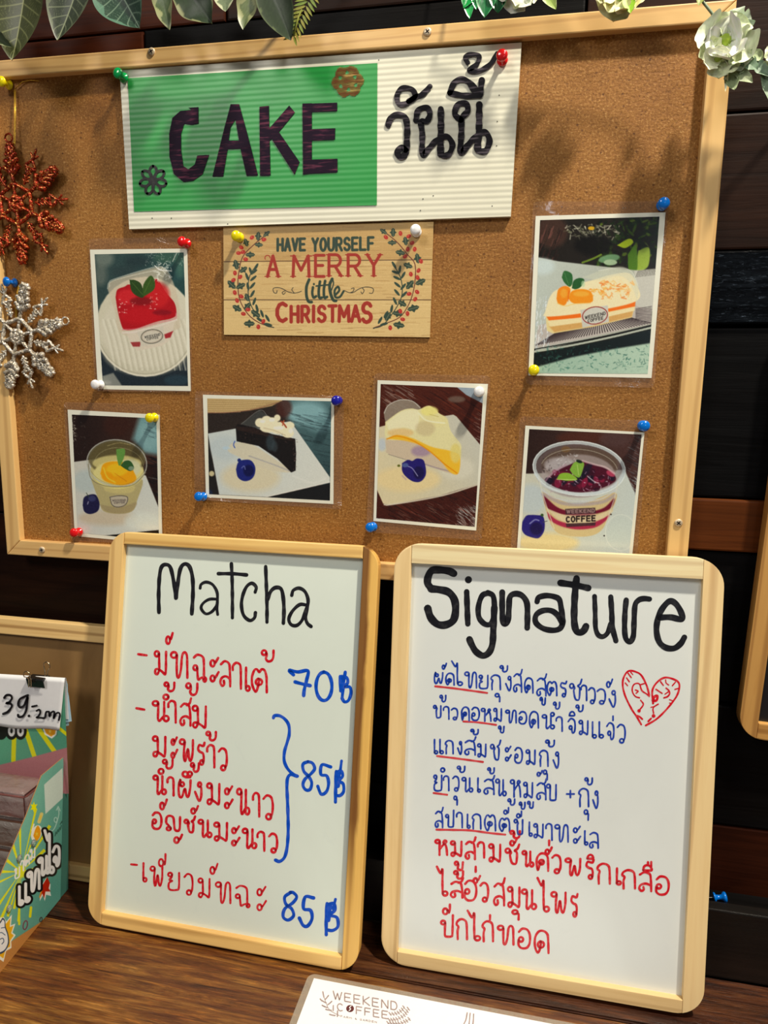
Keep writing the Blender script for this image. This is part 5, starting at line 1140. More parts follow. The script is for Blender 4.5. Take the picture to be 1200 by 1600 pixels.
A.grain(3)
laminated('laminated landscape photo of a chocolate cake slice on a white plate', [(305, 610.5), (538, 619), (534, 796), (304, 780)], [(317, 616.7), (522, 622.5), (521, 787.5), (322, 777)],
          [(324, 622.5), (517.7, 627), (515.6, 782), (327, 772)], A, 3.0)
# ---- white coconut cake
A = Art(584, 596, 762, 830, 2.0, (74, 28, 18), (570, 580, 5.925))
A.poly([(90, 100), (1120, 100), (1120, 1470), (90, 1470)], (70, 28, 18), 5, grad=((200, 200), (1000, 1400), (58, 22, 16)))
A.speck((150, 120, 1080, 520), 120, (60, 220), [(40, 14, 10), (104, 46, 28), (90, 36, 22)], 9, 32, .6, 20); A.speck((150, 120, 420, 330), 60, (40, 120), [(196, 196, 190), (120, 120, 116)], 4, 32, .6, 21); A.ell(850, 260, 80, 30, (110, 96, 86), 20, alpha=.7)
A.speck((110, 1060, 1040, 1440), 110, (60, 200), [(34, 14, 12), (96, 40, 28), (20, 8, 8)], 9, 28, .6, 22); A.speck((300, 1200, 1000, 1420), 60, (40, 110), [(150, 130, 120)], 4, 30, .5, 23); A.speck((840, 1240, 1020, 1430), 70, (20, 90), [(150, 176, 182), (214, 220, 220)], 5, 40, .6, 24)
A.poly([(820, 120), (1110, 140), (1095, 300), (940, 220)], (140, 154, 166), 6); A.speck((1000, 380, 1080, 640), 30, (20, 70), [(170, 170, 166)], 4, 30, .5, 25)
A.poly([(120, 520), (180, 505), (820, 402), (850, 420), (1075, 690), (1060, 1040), (700, 1150), (220, 1238), (170, 1225), (110, 1090)], (206, 196, 160), 5, grad=((200, 1000), (1000, 600), (186, 186, 172)))
A.ell(400, 1000, 300, 120, (220, 200, 146), 60, alpha=.8); A.ell(850, 900, 160, 100, (206, 204, 186), 50, alpha=.7); A.line([(180, 1235), (260, 1232), (700, 1155), (1045, 1050)], 12, (214, 210, 190), .9, soft=6); A.ell(160, 680, 40, 60, (170, 186, 206), 30, alpha=.7)
A.poly([(175, 380), (220, 310), (330, 262), (440, 275), (520, 340), (500, 420), (220, 480), (190, 460)], (136, 126, 112), 6, True, .9); A.line([(180, 390), (220, 315), (330, 266), (440, 278), (510, 335)], 6, (190, 186, 176), .9)
A.poly([(190, 640), (420, 640), (600, 740), (800, 920), (790, 945), (560, 870), (230, 770), (200, 720)], (192, 176, 152), 8, True, .95); A.ell(520, 740, 90, 50, (140, 116, 150), 30, alpha=.7); A.line([(220, 770), (400, 825)], 6, (120, 110, 104), .7); A.line([(560, 862), (700, 905), (860, 940)], 12, (130, 116, 134), .6, soft=8)
A.poly([(190, 470), (330, 370), (430, 345), (500, 355), (600, 320), (690, 390), (760, 440), (800, 560), (890, 680), (885, 760), (870, 940), (800, 930), (700, 820), (560, 700), (420, 640), (205, 625)], (214, 208, 156), 5, True)
A.poly([(200, 480), (330, 380), (440, 355), (500, 380), (480, 540), (360, 520), (240, 560)], (222, 218, 180), 12, True, .9); A.ell(600, 370, 80, 46, (222, 214, 128), 20, alpha=.9); A.ell(660, 460, 110, 60, (216, 208, 150), 24, alpha=.8); A.ell(560, 530, 90, 70, (186, 170, 130), 30, alpha=.6)
A.line([(500, 390), (560, 450), (640, 470), (740, 480)], 12, (238, 234, 200), .8, soft=8); A.line([(600, 400), (680, 420)], 7, (180, 168, 90), .7, soft=6); A.ell(330, 570, 120, 40, (212, 180, 120), 24, alpha=.8)
A.poly([(205, 625), (300, 590), (440, 620), (620, 700), (800, 740), (880, 790), (866, 945), (790, 935), (700, 830), (560, 710), (400, 650)], (230, 176, 40), 12, True, .95); A.line([(205, 628), (300, 600), (450, 645), (600, 740), (740, 860), (855, 945)], 12, (214, 136, 6), .9, soft=6); A.ell(840, 760, 50, 90, (210, 196, 110), 24, alpha=.8)
A.poly([(345, 850), (400, 820), (440, 830), (480, 808), (540, 820), (562, 880), (565, 960), (520, 1020), (450, 1022), (380, 975), (345, 920)], (34, 26, 104), 5, True); A.ell(500, 940, 50, 60, (22, 16, 60), 16, alpha=.8); A.line([(400, 880), (440, 900), (490, 970)], 8, (150, 150, 196), .8); A.ell(375, 870, 30, 20, (80, 100, 150), 10, alpha=.8); A.ell(315, 875, 14, 12, (90, 96, 30), 5); A.line([(350, 970), (380, 1000)], 14, (150, 130, 160), .5, soft=10)
A.grain(3)
laminated('laminated portrait photo of a white cream cake slice on dark red wood', [(585, 583), (766.5, 587), (753, 844), (572, 831)], [(590, 594), (762.4, 600), (744, 829), (583.5, 814)],
          [(595, 600), (755.6, 607), (741.8, 823), (588, 809.5)], A, 4.0)
# ---- orange cake
A = Art(828, 334, 1036, 590, 2.0, (28, 28, 22), (810, 300, 4.8))
A.poly([(100, 170), (1080, 170), (1080, 620), (100, 620)], (30, 26, 22), 5)
A.ell(250, 300, 120, 120, (66, 44, 36), 40, alpha=.8); A.speck((170, 220, 330, 500), 40, (40, 160), [(110, 70, 62), (60, 34, 30), (20, 16, 14)], 8, 110, .6, 30); A.speck((360, 240, 760, 340), 110, (10, 44), [(190, 190, 170), (140, 140, 120), (90, 96, 70)], 8, alpha=.7, seed=31); A.ell(548, 272, 26, 14, (190, 150, 30), 6)
R = random.Random(9)
for _ in range(230):
    x = R.uniform(560, 1060); y = R.uniform(190, 590); L = R.uniform(24, 90); W = R.uniform(8, 24)
    if y > 560 - (x - 560) * .1 or (x < 700 and y < 400 and R.random() < .7): continue
    A.ell(x, y, L / 2, W / 2, R.choice([(40, 62, 20), (62, 90, 24), (24, 40, 16), (88, 112, 32), (16, 26, 14), (30, 50, 22), (12, 16, 12), (20, 30, 18)]), 10, ang=R.choice([60, 110, 150, 20]) + R.uniform(-20, 20), alpha=.8)
A.poly([(900, 440), (980, 420), (970, 560), (880, 585)], (140, 166, 60), 8, True); A.poly([(740, 400), (830, 350), (860, 380), (800, 420)], (160, 184, 30), 6, True); A.poly([(820, 470), (880, 400), (890, 580), (830, 590)], (72, 112, 26), 8, True)
A.ell(680, 500, 80, 30, (96, 136, 96), 10, ang=-10); A.ell(690, 528, 50, 22, (150, 176, 140), 8); A.ell(560, 400, 140, 80, (14, 12, 10), 40, alpha=.9); A.line([(480, 530), (560, 500), (620, 470)], 14, (110, 140, 40), .8)
A.poly([(145, 490), (300, 520), (900, 590), (1030, 600), (1000, 1000), (150, 1190), (110, 1180)], (176, 186, 178), 8, grad=((200, 600), (900, 900), (160, 164, 150)))
A.poly([(870, 590), (1030, 575), (1010, 900), (880, 860)], (186, 186, 176), 8); A.ell(180, 560, 90, 60, (190, 206, 206), 40, alpha=.8)
for i in range(16): A.line([(880 + i * 12, 640 - i * 1.5), (900 + i * 9, 590 - i)], 3.5, (40, 34, 30), .8, False)
A.poly([(120, 1172), (150, 1000), (860, 850), (1000, 880), (995, 990), (400, 1120)], (176, 170, 164), 6)
for i in range(44):
    t = i / 43; x = 130 + 860 * t; y = 1150 - 165 * t; cx, cy = 600, 880
    A.line([(cx + (x - cx) * .50, cy + (y - cy) * .46), (x, y)], 7.5 - 4 * abs(t - .5), (42, 30, 34), .95, False)
for i in range(11): A.line([(880, 876 + i * 8), (1000, 858 + i * 12)], 4.5, (56, 46, 48), .9, False)
A.poly([(205, 930), (215, 1040), (260, 1060), (560, 1010), (850, 940), (872, 860), (880, 800), (500, 880)], (214, 198, 140), 6); A.poly([(230, 1010), (270, 1052), (560, 1005), (850, 935), (860, 890), (500, 965)], (196, 150, 84), 10, alpha=.9)
A.speck((100, 780, 230, 1160), 140, (6, 40), [(232, 240, 244), (190, 206, 216)], 5, 100, .8, 33)
A.line([(120, 1180), (400, 1130), (700, 1070), (1010, 995)], 9, (22, 22, 22), .95); A.line([(120, 1198), (400, 1150), (700, 1088), (1010, 1014)], 14, (176, 184, 170), .95); A.poly([(115, 1215), (400, 1165), (700, 1105), (1010, 1028), (1000, 1180), (600, 1240), (115, 1320)], (18, 26, 26), 8)
A.poly([(110, 1320), (400, 1240), (700, 1180), (1010, 1130), (1010, 1400), (100, 1400)], (148, 178, 160), 14, grad=((300, 1250), (900, 1350), (166, 192, 172))); A.speck((130, 1150, 990, 1330), 160, (8, 26), [(24, 70, 64), (30, 90, 80), (60, 110, 96)], 8, alpha=.5, seed=34); A.speck((130, 1290, 990, 1370), 120, (6, 30), [(190, 214, 196), (120, 150, 134)], 4, 0, .4, 35)
A.poly([(205, 930), (215, 1040), (260, 1060), (560, 1010), (850, 940), (872, 860), (880, 800), (500, 880)], (214, 198, 140), 6); A.poly([(230, 1010), (270, 1052), (560, 1005), (850, 935), (860, 890), (500, 965)], (196, 150, 84), 10, alpha=.9)
A.poly([(205, 925), (500, 900), (878, 815), (875, 858), (500, 935), (240, 985)], (226, 104, 22), 6); A.poly([(215, 965), (500, 940), (875, 862), (870, 890), (500, 975), (240, 1010)], (222, 208, 160), 6)
A.poly([(200, 900), (240, 780), (320, 720), (560, 660), (700, 620), (830, 610), (890, 700), (880, 820), (500, 905), (210, 935)], (222, 212, 172), 7, True)
A.poly([(480, 640), (700, 565), (820, 575), (895, 680), (890, 800), (840, 690), (760, 630), (600, 660)], (196, 200, 178), 12, True, .5); A.line([(600, 590), (760, 570), (850, 600), (896, 700)], 5, (206, 212, 200), .7)
R = random.Random(4)
for _ in range(60):
    x = R.uniform(620, 850); y = R.uniform(670, 790); A.line([(x, y), (x + R.uniform(-30, 30), y + R.uniform(-20, 20)), (x + R.uniform(-40, 40), y + R.uniform(-10, 24))], R.uniform(5, 11), R.choice([(230, 146, 70), (240, 176, 100), (216, 120, 50), (244, 206, 150)]), .75)
for _ in range(22):
    x = R.uniform(540, 650); y = R.uniform(720, 780); A.line([(x, y), (x + R.uniform(-24, 24), y + R.uniform(-14, 14))], 9, R.choice([(240, 180, 90), (236, 150, 60)]), .8)
A.poly([(285, 800), (300, 730), (350, 705), (390, 730), (370, 810), (345, 850), (300, 840)], (240, 130, 24), 6, True); A.poly([(372, 800), (400, 745), (470, 728), (540, 745), (560, 800), (540, 830), (420, 836)], (242, 138, 26), 6, True)
A.ell(340, 760, 26, 34, (250, 160, 54), 14, alpha=.8); A.ell(470, 765, 60, 20, (250, 166, 60), 14, alpha=.8); A.line([(380, 740), (372, 820)], 6, (200, 90, 10), .8, soft=4); A.line([(290, 835), (350, 855), (420, 840), (540, 834)], 7, (236, 190, 110), .8)
A.poly([(325, 640), (345, 592), (400, 615), (405, 680), (385, 712), (345, 680)], (44, 96, 50), 5, True); A.poly([(400, 722), (415, 665), (460, 645), (495, 660), (470, 710), (430, 730)], (36, 84, 42), 5, True); A.line([(345, 605), (378, 700)], 3, (90, 140, 90), .8); A.ell(485, 690, 14, 24, (170, 200, 160), 8, alpha=.7)
A.poly([(465, 885), (670, 850), (680, 975), (480, 1018)], (190, 190, 180), 4); A.ring(574, 926, 94, 64, 8, (140, 52, 48), .95, ang=-8)
caps(None, 'WEEKEND', (500, 932), (652, 898), 22, 5.5, lambda s_, w_: A.line(s_, w_, (60, 56, 54), .95, False)); caps(None, 'COFFEE', (520, 958), (635, 934), 20, 5.5, lambda s_, w_: A.line(s_, w_, (60, 56, 54), .95, False))
A.grain(3)
laminated('laminated photo of an orange layer cake on a striped tray, with leaves behind', [(833, 315), (1045, 314), (1022, 606), (821.5, 601)], [(837, 337.5), (1040, 331.7), (1018, 590.6), (825.6, 586.5)],
          [(844, 344), (1030.4, 338.5), (1012, 584), (833, 583)], A, 5.0)
# ---- blueberry cup
A = Art(806, 664, 1008, 892, 2.0, (44, 26, 22), (790, 640, 5.0))
A.poly([(100, 130), (1100, 130), (1100, 700), (100, 700)], (42, 26, 22), 5, grad=((200, 300), (1000, 300), (70, 44, 40)))
A.ell(600, 220, 200, 50, (74, 36, 24), 40, alpha=.8); A.ell(850, 230, 120, 60, (74, 52, 50), 40, alpha=.8); A.speck((940, 190, 1080, 640), 120, (20, 80), [(110, 116, 120), (60, 64, 70), (30, 24, 26)], 5, 30, .6, 40); A.speck((960, 520, 1040, 640), 40, (10, 40), [(170, 180, 184)], 5, 50, .7, 41)
A.poly([(100, 500), (210, 500), (930, 470), (1030, 700), (1030, 1250), (90, 1250)], (190, 192, 176), 8, grad=((150, 700), (900, 1100), (186, 198, 196))); A.ell(200, 700, 120, 120, (176, 190, 196), 50, alpha=.8); A.ell(330, 1040, 240, 80, (212, 196, 140), 50, alpha=.9); A.ell(900, 960, 120, 130, (184, 196, 192), 40, alpha=.9); A.ring(900, 960, 120, 140, 8, (204, 212, 206), .7)
A.ell(770, 985, 7, 6, (40, 30, 24), 2); A.ell(822, 818, 8, 6, (40, 30, 24), 2)
A.poly([(280, 640), (320, 800), (380, 940), (480, 985), (640, 990), (740, 950), (800, 850), (860, 650), (560, 740)], (196, 178, 130), 6, True)
A.poly([(290, 660), (420, 770), (600, 800), (760, 770), (850, 690), (830, 760), (760, 800), (600, 830), (400, 810), (320, 760)], (104, 18, 42), 10, True); A.poly([(325, 800), (420, 870), (600, 900), (760, 850), (815, 800), (790, 860), (700, 920), (560, 936), (430, 910), (345, 860)], (158, 40, 70), 10, True)
A.poly([(320, 770), (480, 830), (640, 850), (830, 780), (810, 820), (700, 870), (560, 885), (420, 860)], (206, 192, 156), 8, True, .9)
A.ell(575, 470, 350, 215, (120, 110, 112), 8, alpha=.55); A.ell(580, 430, 300, 140, (84, 66, 54), 24, alpha=.8); A.ell(570, 520, 290, 170, (160, 150, 150), 14, alpha=.7); A.ell(420, 430, 120, 60, (170, 166, 170), 24, alpha=.7)
A.speck((400, 340, 560, 460), 40, (6, 26), [(206, 208, 212), (120, 116, 120)], 6, alpha=.7, seed=42); A.ell(470, 310, 36, 24, (110, 82, 50), 10, alpha=.8); A.speck((290, 370, 370, 480), 14, (4, 16), [(60, 50, 50)], 10, alpha=.7, seed=43)
A.poly([(310, 560), (400, 480), (500, 430), (580, 400), (660, 420), (780, 460), (850, 510), (855, 560), (760, 610), (620, 645), (460, 635), (350, 600)], (70, 14, 34), 8, True)
R = random.Random(12)
for _ in range(46):
    x = R.gauss(560, 130); y = R.gauss(540, 44)
    if ((x - 570) / 260) ** 2 + ((y - 540) / 105) ** 2 < 1: A.ell(x, y, R.uniform(20, 44), R.uniform(16, 30), R.choice([(22, 18, 34), (46, 12, 30), (110, 20, 50), (30, 22, 40), (134, 26, 60)]), 8, ang=R.uniform(0, 180), alpha=.8)
A.speck((340, 470, 850, 640), 60, (5, 22), [(206, 200, 214), (170, 130, 160)], 6, alpha=.8, seed=44); A.ell(820, 500, 36, 20, (176, 60, 90), 10, ang=30, alpha=.9); A.line([(640, 520), (690, 560), (730, 575)], 8, (220, 210, 220), .7, soft=5)
A.line([(600, 400), (700, 430), (780, 450), (850, 500)], 14, (206, 180, 184), .7, soft=8); A.line([(310, 560), (360, 500), (470, 430)], 12, (170, 130, 150), .6, soft=8)
A.ring(575, 460, 352, 202, 26, (190, 204, 208), .75, ang=5); A.ring(575, 460, 362, 212, 7, (214, 224, 224), .9, ang=5); A.ring(575, 470, 300, 160, 5, (170, 166, 150), .7, 190, 350, ang=4)
A.line([(230, 500), (300, 590), (420, 640), (580, 660), (740, 640), (860, 580), (925, 480)], 20, (196, 208, 212), .75, soft=6); A.line([(280, 620), (380, 690), (560, 715), (740, 700), (870, 620)], 9, (190, 194, 200), .8, soft=4); A.line([(290, 660), (440, 730), (600, 740), (760, 720), (850, 670)], 26, (150, 140, 158), .6, soft=12)
A.line([(260, 520), (290, 660), (380, 930)], 7, (206, 206, 190), .7); A.line([(880, 560), (850, 690), (780, 900)], 7, (206, 206, 190), .7)
A.poly([(500, 470), (540, 410), (610, 415), (600, 480), (575, 530), (530, 510)], (120, 164, 60), 5, True); A.poly([(400, 540), (430, 500), (500, 498), (560, 545), (480, 556)], (126, 170, 50), 5, True); A.line([(560, 430), (570, 510)], 5, (170, 200, 110), .8); A.line([(400, 545), (550, 548)], 6, (180, 206, 120), .8); A.ell(575, 405, 26, 12, (26, 40, 30), 6, ang=20)
A.poly([(465, 775), (700, 765), (705, 810), (468, 820)], (62, 40, 46), 3, alpha=.9); caps(None, 'WEEKEND', (478, 783), (694, 776), 26, 7, lambda s_, w_: A.line(s_, w_, (150, 120, 120), .9, False)); A.poly([(466, 822), (706, 812), (706, 880), (470, 890)], (196, 176, 150), 3, alpha=.5)
caps(None, 'COFFEE', (474, 838), (700, 828), 40, 12, lambda s_, w_: A.line(s_, w_, (40, 28, 26), 1, False)); A.poly([(470, 890), (705, 880), (700, 905), (476, 918)], (58, 36, 42), 3, alpha=.9)
A.poly([(128, 880), (160, 830), (200, 822), (260, 825), (290, 830), (306, 880), (300, 950), (262, 1002), (210, 1000), (150, 975), (125, 930)], (38, 30, 112), 5, True); A.ell(240, 930, 50, 50, (24, 16, 62), 18, alpha=.8); A.line([(190, 890), (230, 860), (260, 866)], 10, (130, 134, 190), .8); A.line([(290, 880), (325, 870)], 5, (60, 60, 70)); A.ell(285, 824, 12, 12, (50, 76, 40), 4)
A.grain(3)
laminated('laminated photo of a blueberry cream cup, half hidden by the Signature whiteboard', [(813, 650), (1014, 657), (993, 894), (796, 884)], [(821, 665), (1007, 675.6), (985.6, 890), (806.4, 879)],
          [(827, 670.4), (1002.6, 679), (981, 884), (811.6, 873)], A, 6.0)

# ------------------------------------------------------------------ push pins
PY = CORK_Y - 0.0019
for col, px, y, label, tilt in (
    ('yellow', (15.5, 133), CORK_Y, 'yellow push pin holding the gold string of the copper snowflake', (-6, 4)), ('blue', (24, 442), CORK_Y, 'blue push pin holding the gold string of the silver snowflake', (-14, 2)),
    ('green', (194, 122), SIGN_Y - .0008, 'green push pin at the top left corner of the sign', (0, 0)), ('red', (785, 95), SIGN_Y - .0005, 'red push pin at the top right corner of the sign', (0, 0)),
    ('red', (293, 381), PY, 'red push pin on the strawberry cake photo', (-3, 0)), ('white', (158, 601), PY, 'white push pin at the bottom of the strawberry cake photo', (0, 0)),
    ('yellow', (374.5, 371), CORK_Y - .0019, 'yellow push pin in the top left corner of the greeting card', (4, 4)), ('white', (651, 363), CORK_Y - .0019, 'white push pin in the top right corner of the greeting card', (3, 0)),
    ('white', (748.5, 612), PY, 'white push pin on the white cream cake photo', (4, 0)), ('navy', (528, 626), PY, 'dark blue push pin at the top right of the chocolate cake photo', (6, 0)),
    ('blue', (318, 776), PY, 'blue push pin at the lower left of the chocolate cake photo', (-2, -8)), ('yellow', (242, 652), PY, 'yellow push pin on the mango cup photo', (0, 2)),
    ('red', (124, 831), PY, 'red push pin at the lower left of the mango cup photo', (4, -6)), ('blue', (583, 823), PY, 'blue push pin at the lower left of the white cream cake photo', (-4, -6)),
    ('yellow', (834, 579), PY, 'yellow push pin at the lower left of the orange cake photo', (0, 0)), ('blue', (1034, 321), PY, 'blue push pin at the top right of the orange cake photo', (0, 4)),
    ('blue', (1004, 665), PY, 'blue push pin at the top right of the blueberry cup photo', (0, 0))):
    push_pin(col, px, y, label, tilt)
b_ = push_pin('blue', (1118, 1404), -0.02, 'blue push pin fallen behind the dark board at the back of the table', group='push pins in the cork board')
b_.matrix_world = Matrix.Translation((0.1925, -0.0185, 0.0640)) @ Matrix.Rotation(math.radians(78), 4, 'Y') @ Matrix.Rotation(math.radians(20), 4, 'Z')
del b_['group']

# ================================================================== the cardboard display box at the left
SO = np.array([-0.4525, -0.1783, TABLE_Z]); SE = np.array([-0.4609 + 0.4525, -0.068 + 0.1783, 0.0])
PL_SIDE = Plane(SO, SE, (0, 0, 1))
HY = -0.062
boxr = empty('display_box', Matrix.Translation((-0.53, -0.12, TABLE_Z)), 'teal cardboard counter display box for inhalers, with yellow rays and bubble Thai lettering', 'display box')
def to_parent(o, root):
    o.parent = root; o.matrix_parent_inverse = root.matrix_world.inverted(); return o
def plane_part(name, pl, fn):
    """build in the frame of a plane, then hang it under the display box"""
    o = fn(None); o.name = name; o.parent = boxr
    o.matrix_local = boxr.matrix_basis.inverted() @ pl.matrix(); return o
M_card = plain('teal_cardboard', (84, 148, 128), 0.5, 0.4); M_cardb = plain('brown_cardboard', (150, 112, 70), 0.7, 0.3); M_shade = plain('teal_cardboard_shaded', (58, 108, 96), 0.5, 0.4)  # M_shade: the same teal card with shade put into its colour
M_gloss = print_mat('coated_box_print', 0.3, 0.5, 0.3)
TOP = [(-60, 1512), (0, 1370), (40, 1277), (65, 1212), (99.5, 1183)]; BOT = [(-60, 1596), (0, 1520), (94.5, 1404)]
A = Art(-62, 1180, 102, 1600, 2.4, (96, 160, 142))
A.poly([(-60, 1180), (102, 1180), (102, 1600), (-60, 1600)], (110, 172, 154), 1, grad=((30, 1300), (100, 1330), (84, 150, 136)))
A.poly([(-62, 1528), (0, 1483), (22, 1468), (63, 1441), (80, 1425), (120, 1395), (120, 1600), (-62, 1600)], (178, 122, 62), 1.2)
cx, cy = 33, 1362
for tx, ty, w in ((56, 1265, 3.4), (31, 1292, 4), (20, 1320, 5), (8, 1342, 6), (-6, 1362, 6), (-30, 1392, 6), (-20, 1440, 6), (0, 1440, 5), (12, 1432, 4), (22, 1420, 4), (29, 1440, 4.4), (78, 1290, 5), (70, 1328, 5), (62, 1355, 4), (48, 1320, 2.6)):
    d = np.array((tx - cx, ty - cy), float); L = np.hypot(*d); n_ = np.array((-d[1], d[0])) / L * w / 2
    A.poly([(cx, cy), tuple(np.array((tx, ty)) + n_), tuple(np.array((tx, ty)) - n_)], (212, 212, 26))
A.ell(cx, cy, 7, 10, (210, 214, 40), 4); A.line([(47, 1432), (48.5, 1418)], 4, (212, 212, 26)); A.line([(30, 1422), (30, 1444)], 3.4, (212, 212, 26), 1, False)
def star(cx, cy, r, col, n=5, k=.45, a0=-90, sx=.7):
    A.poly([(cx + sx * (r if i % 2 == 0 else r * k) * math.cos(math.radians(a0 + i * 180 / n)), cy + (r if i % 2 == 0 else r * k) * math.sin(math.radians(a0 + i * 180 / n))) for i in range(2 * n)], col)
star(53, 1261, 9, (226, 224, 0), 6)
A.poly([(69, 1226), (97.5, 1200), (99, 1246), (71, 1272)], (196, 212, 202))             # pale plate of the label
A.line([(90, 1262), (92, 1272), (87, 1290), (82, 1298), (78, 1297)], 1.4, (170, 206, 194)); A.ell(87, 1281, 3, 4.5, (170, 206, 194)); A.ell(87, 1281, 1.6, 3, (92, 150, 134)); A.line([(88, 1266), (91, 1260), (94, 1267)], 1.4, (170, 206, 194), 1, False)
for i in range(4): A.line([(86 + i * 2.8, 1306 - i * 3.2), (87.5 + i * 2.8, 1300 - i * 3.4)], 1.6, (34, 78, 66), .8, False)
for i in range(3): A.line([(94 + i * 2, 1288 - i * 2), (97 + i * 1.5, 1283 - i * 2)], 1.4, (30, 70, 60), .8, False)
A.ell(57, 1302, 8, 13, (226, 232, 214), ang=18); A.poly([(52, 1306), (55, 1296), (59, 1290), (63, 1296), (63, 1306), (57, 1314)], (222, 150, 20), curved=True); star(57.5, 1303, 4, (240, 190, 60)); A.line([(61, 1284), (65, 1272)], 5.5, (206, 196, 120)); A.line([(62, 1281), (64, 1275)], 2.6, (226, 190, 70)); A.line([(50, 1298), (53, 1288)], 2.2, (226, 232, 214))
wh = lambda T, items, w, col: [A.line(T([(x0 + (x1 - x0) * px, y0 + (y1 - y0) * py + sl * (px - .5)) for px, py in st]), w, col) for ch, x0, y0, x1, y1, sl in items for st in TH_[ch]]
idt = lambda p: p
small = [('ย', 23, 1356, 31, 1372, -4), ('า', 32, 1345, 37, 1362, -4), ('ด', 38, 1336, 46, 1352, -5), ('ม', 47, 1326, 55, 1342, -5)]
wh(idt, small, 2.2, (232, 238, 226))
bold = [('แ', 28, 1382, 47, 1412, -9), ('ท', 43, 1360, 62, 1392, -8), ('น', 60, 1338, 78, 1367, -8), ('ไ', 70, 1298, 85, 1366, 0), ('จ', 82, 1322, 93.5, 1354, -6)]
A.poly([(62, 1408), (64, 1385), (72, 1372), (79, 1382), (78, 1392), (80, 1400), (72, 1398), (70, 1408), (67, 1399)], (226, 226, 214)); A.poly([(63, 1402), (66, 1384), (74, 1370), (78, 1380), (76, 1388), (79, 1393), (71, 1393), (69, 1404), (66, 1396)], (176, 34, 10)); A.line([(65, 1392), (62, 1402)], 2, (220, 140, 30))
wh(idt, bold, 11.5, (16, 18, 20)); wh(idt, bold, 4.6, (224, 230, 232))
A.ring(39.5, 1445.5, 3.2, 7, 1.6, (112, 44, 70), 1, ang=12); A.ring(64, 1437, 1.8, 3.6, 1.4, (40, 40, 44), 1, ang=12)
burst = [(18.5, 1429), (17, 1446), (24, 1443), (19.5, 1457), (24.5, 1461), (17.5, 1471), (18, 1481), (9.5, 1486), (5.5, 1503), (-3, 1497), (-10, 1500), (-14, 1470), (-8, 1440), (0, 1434), (6, 1433), (10, 1440)]
A.poly([(x, y) for x, y in burst], (234, 236, 214)); A.poly([(4 + (x - 4) * .86, 1465 + (y - 1465) * .86) for x, y in burst], (224, 168, 16))
A.poly([(-10, 1450), (0, 1440), (4, 1434), (8, 1438), (9, 1448), (13, 1460), (14, 1474), (8, 1486), (0, 1491), (-10, 1492)], (34, 62, 92), curved=True); A.poly([(-10, 1452), (1, 1442), (4, 1437), (7, 1440), (7.5, 1449), (11.5, 1461), (12, 1474), (7, 1484), (-1, 1488), (-10, 1489)], (222, 228, 236), curved=True)
A.line([(2, 1450), (8, 1449)], 1.2, (34, 62, 92)); A.line([(-4, 1460), (2, 1457), (8, 1461)], 1.2, (34, 62, 92)); A.line([(-4, 1470), (4, 1466), (6, 1471), (3, 1475)], 1.3, (34, 62, 92))
A.grain(2)
hb = lambda pts: [PL_SIDE.hit(*p) for p in pts]
plane_part('side_panel', PL_SIDE, lambda r_: slab('side_panel', hb([BOT[0], BOT[1], BOT[2]] + TOP[::-1]), 0.0002, 0.0010, M_cardb, r_))
plane_part('side_print', PL_SIDE, lambda r_: sheet('side_print', PL_SIDE, (TOP, BOT), A, 0.6, M_gloss, r_))
PL_REAR = Plane(PL_SIDE.O, PL_SIDE.e, PL_SIDE.u)
plane_part('rear_side_panel', PL_REAR, lambda r_: slab('rear_side_panel', hb([(95, 1403), (107, 1389), (107.5, 1240), (99.6, 1240)]), 0.0003, 0.0012, M_shade, r_))  # back part of the side, its shade painted as darker teal
for i, (x, y) in enumerate(((51.5, 1317), (29, 1341), (13, 1419))):          # clear studs on the side
    h = PL_SIDE.hit(x, y)
    M_stud = bpy.data.materials.get('clear_plastic_stud')
    if not M_stud:
        M_stud, _nt, _b = new_mat('clear_plastic_stud', 0.08, 0.6); _b.inputs['Base Color'].default_value = (0.75, 0.85, 0.8, 1); _b.inputs['Transmission Weight'].default_value = 0.85
    o = mesh_obj('stud', *lathe([(0.0034, 0), (0.0032, 0.0012), (0.002, 0.0024), (0.0, 0.0028)], 14, Matrix.Translation((h[0], -0.0001, h[1])) @ Matrix.Rotation(math.radians(90), 4, 'X')), M_stud, boxr, True)
    o.matrix_local = boxr.matrix_basis.inverted() @ PL_SIDE.matrix()
PL_H = Plane((-0.61, HY, TABLE_Z), (1, 0, 0), (0, 0, 1))
A = Art(-130, 1050, 112, 1260, 2.0, (96, 160, 126))
A.poly([(-130, 1040), (112, 1040), (112, 1180), (-130, 1260)], (92, 158, 124), 1, grad=((0, 1140), (80, 1180), (74, 142, 116)))
for (x0, y0), (x1, y1), w in (((23, 1110), (21, 1189), 7), ((30, 1110), (55, 1186), 7), ((40, 1110), (85, 1174), 7), ((6, 1110), (-20, 1180), 7), ((70, 1120), (110, 1152), 5), ((-10, 1100), (-60, 1190), 8)): A.line([(x0, y0), (x1, y1)], w, (206, 204, 20), 1, False)
A.poly([(-130, 1225), (0, 1195), (50, 1183), (112, 1166), (112, 1262), (-130, 1262)], (166, 108, 112), 1.2)
for x in (2, 18, 32): A.ell(x, 1142, 10, 14, (18, 18, 18))
for x in (18, 32): A.ell(x, 1142, 5.5, 9, (206, 206, 204)); A.ell(x, 1142, 2, 4, (18, 18, 18))
A.poly([(66, 1136), (90, 1136), (88, 1148), (81, 1154), (70, 1148)], (226, 226, 214)); A.poly([(68, 1136), (88, 1136), (86, 1147), (80, 1151), (72, 1146)], (214, 146, 24)); star(78, 1143, 4, (236, 196, 90))
A.grain(2)
hq = [(-0.61, 0.0), (-0.4575, 0.0), (-0.4575, 0.2352), (-0.61, 0.2352)]
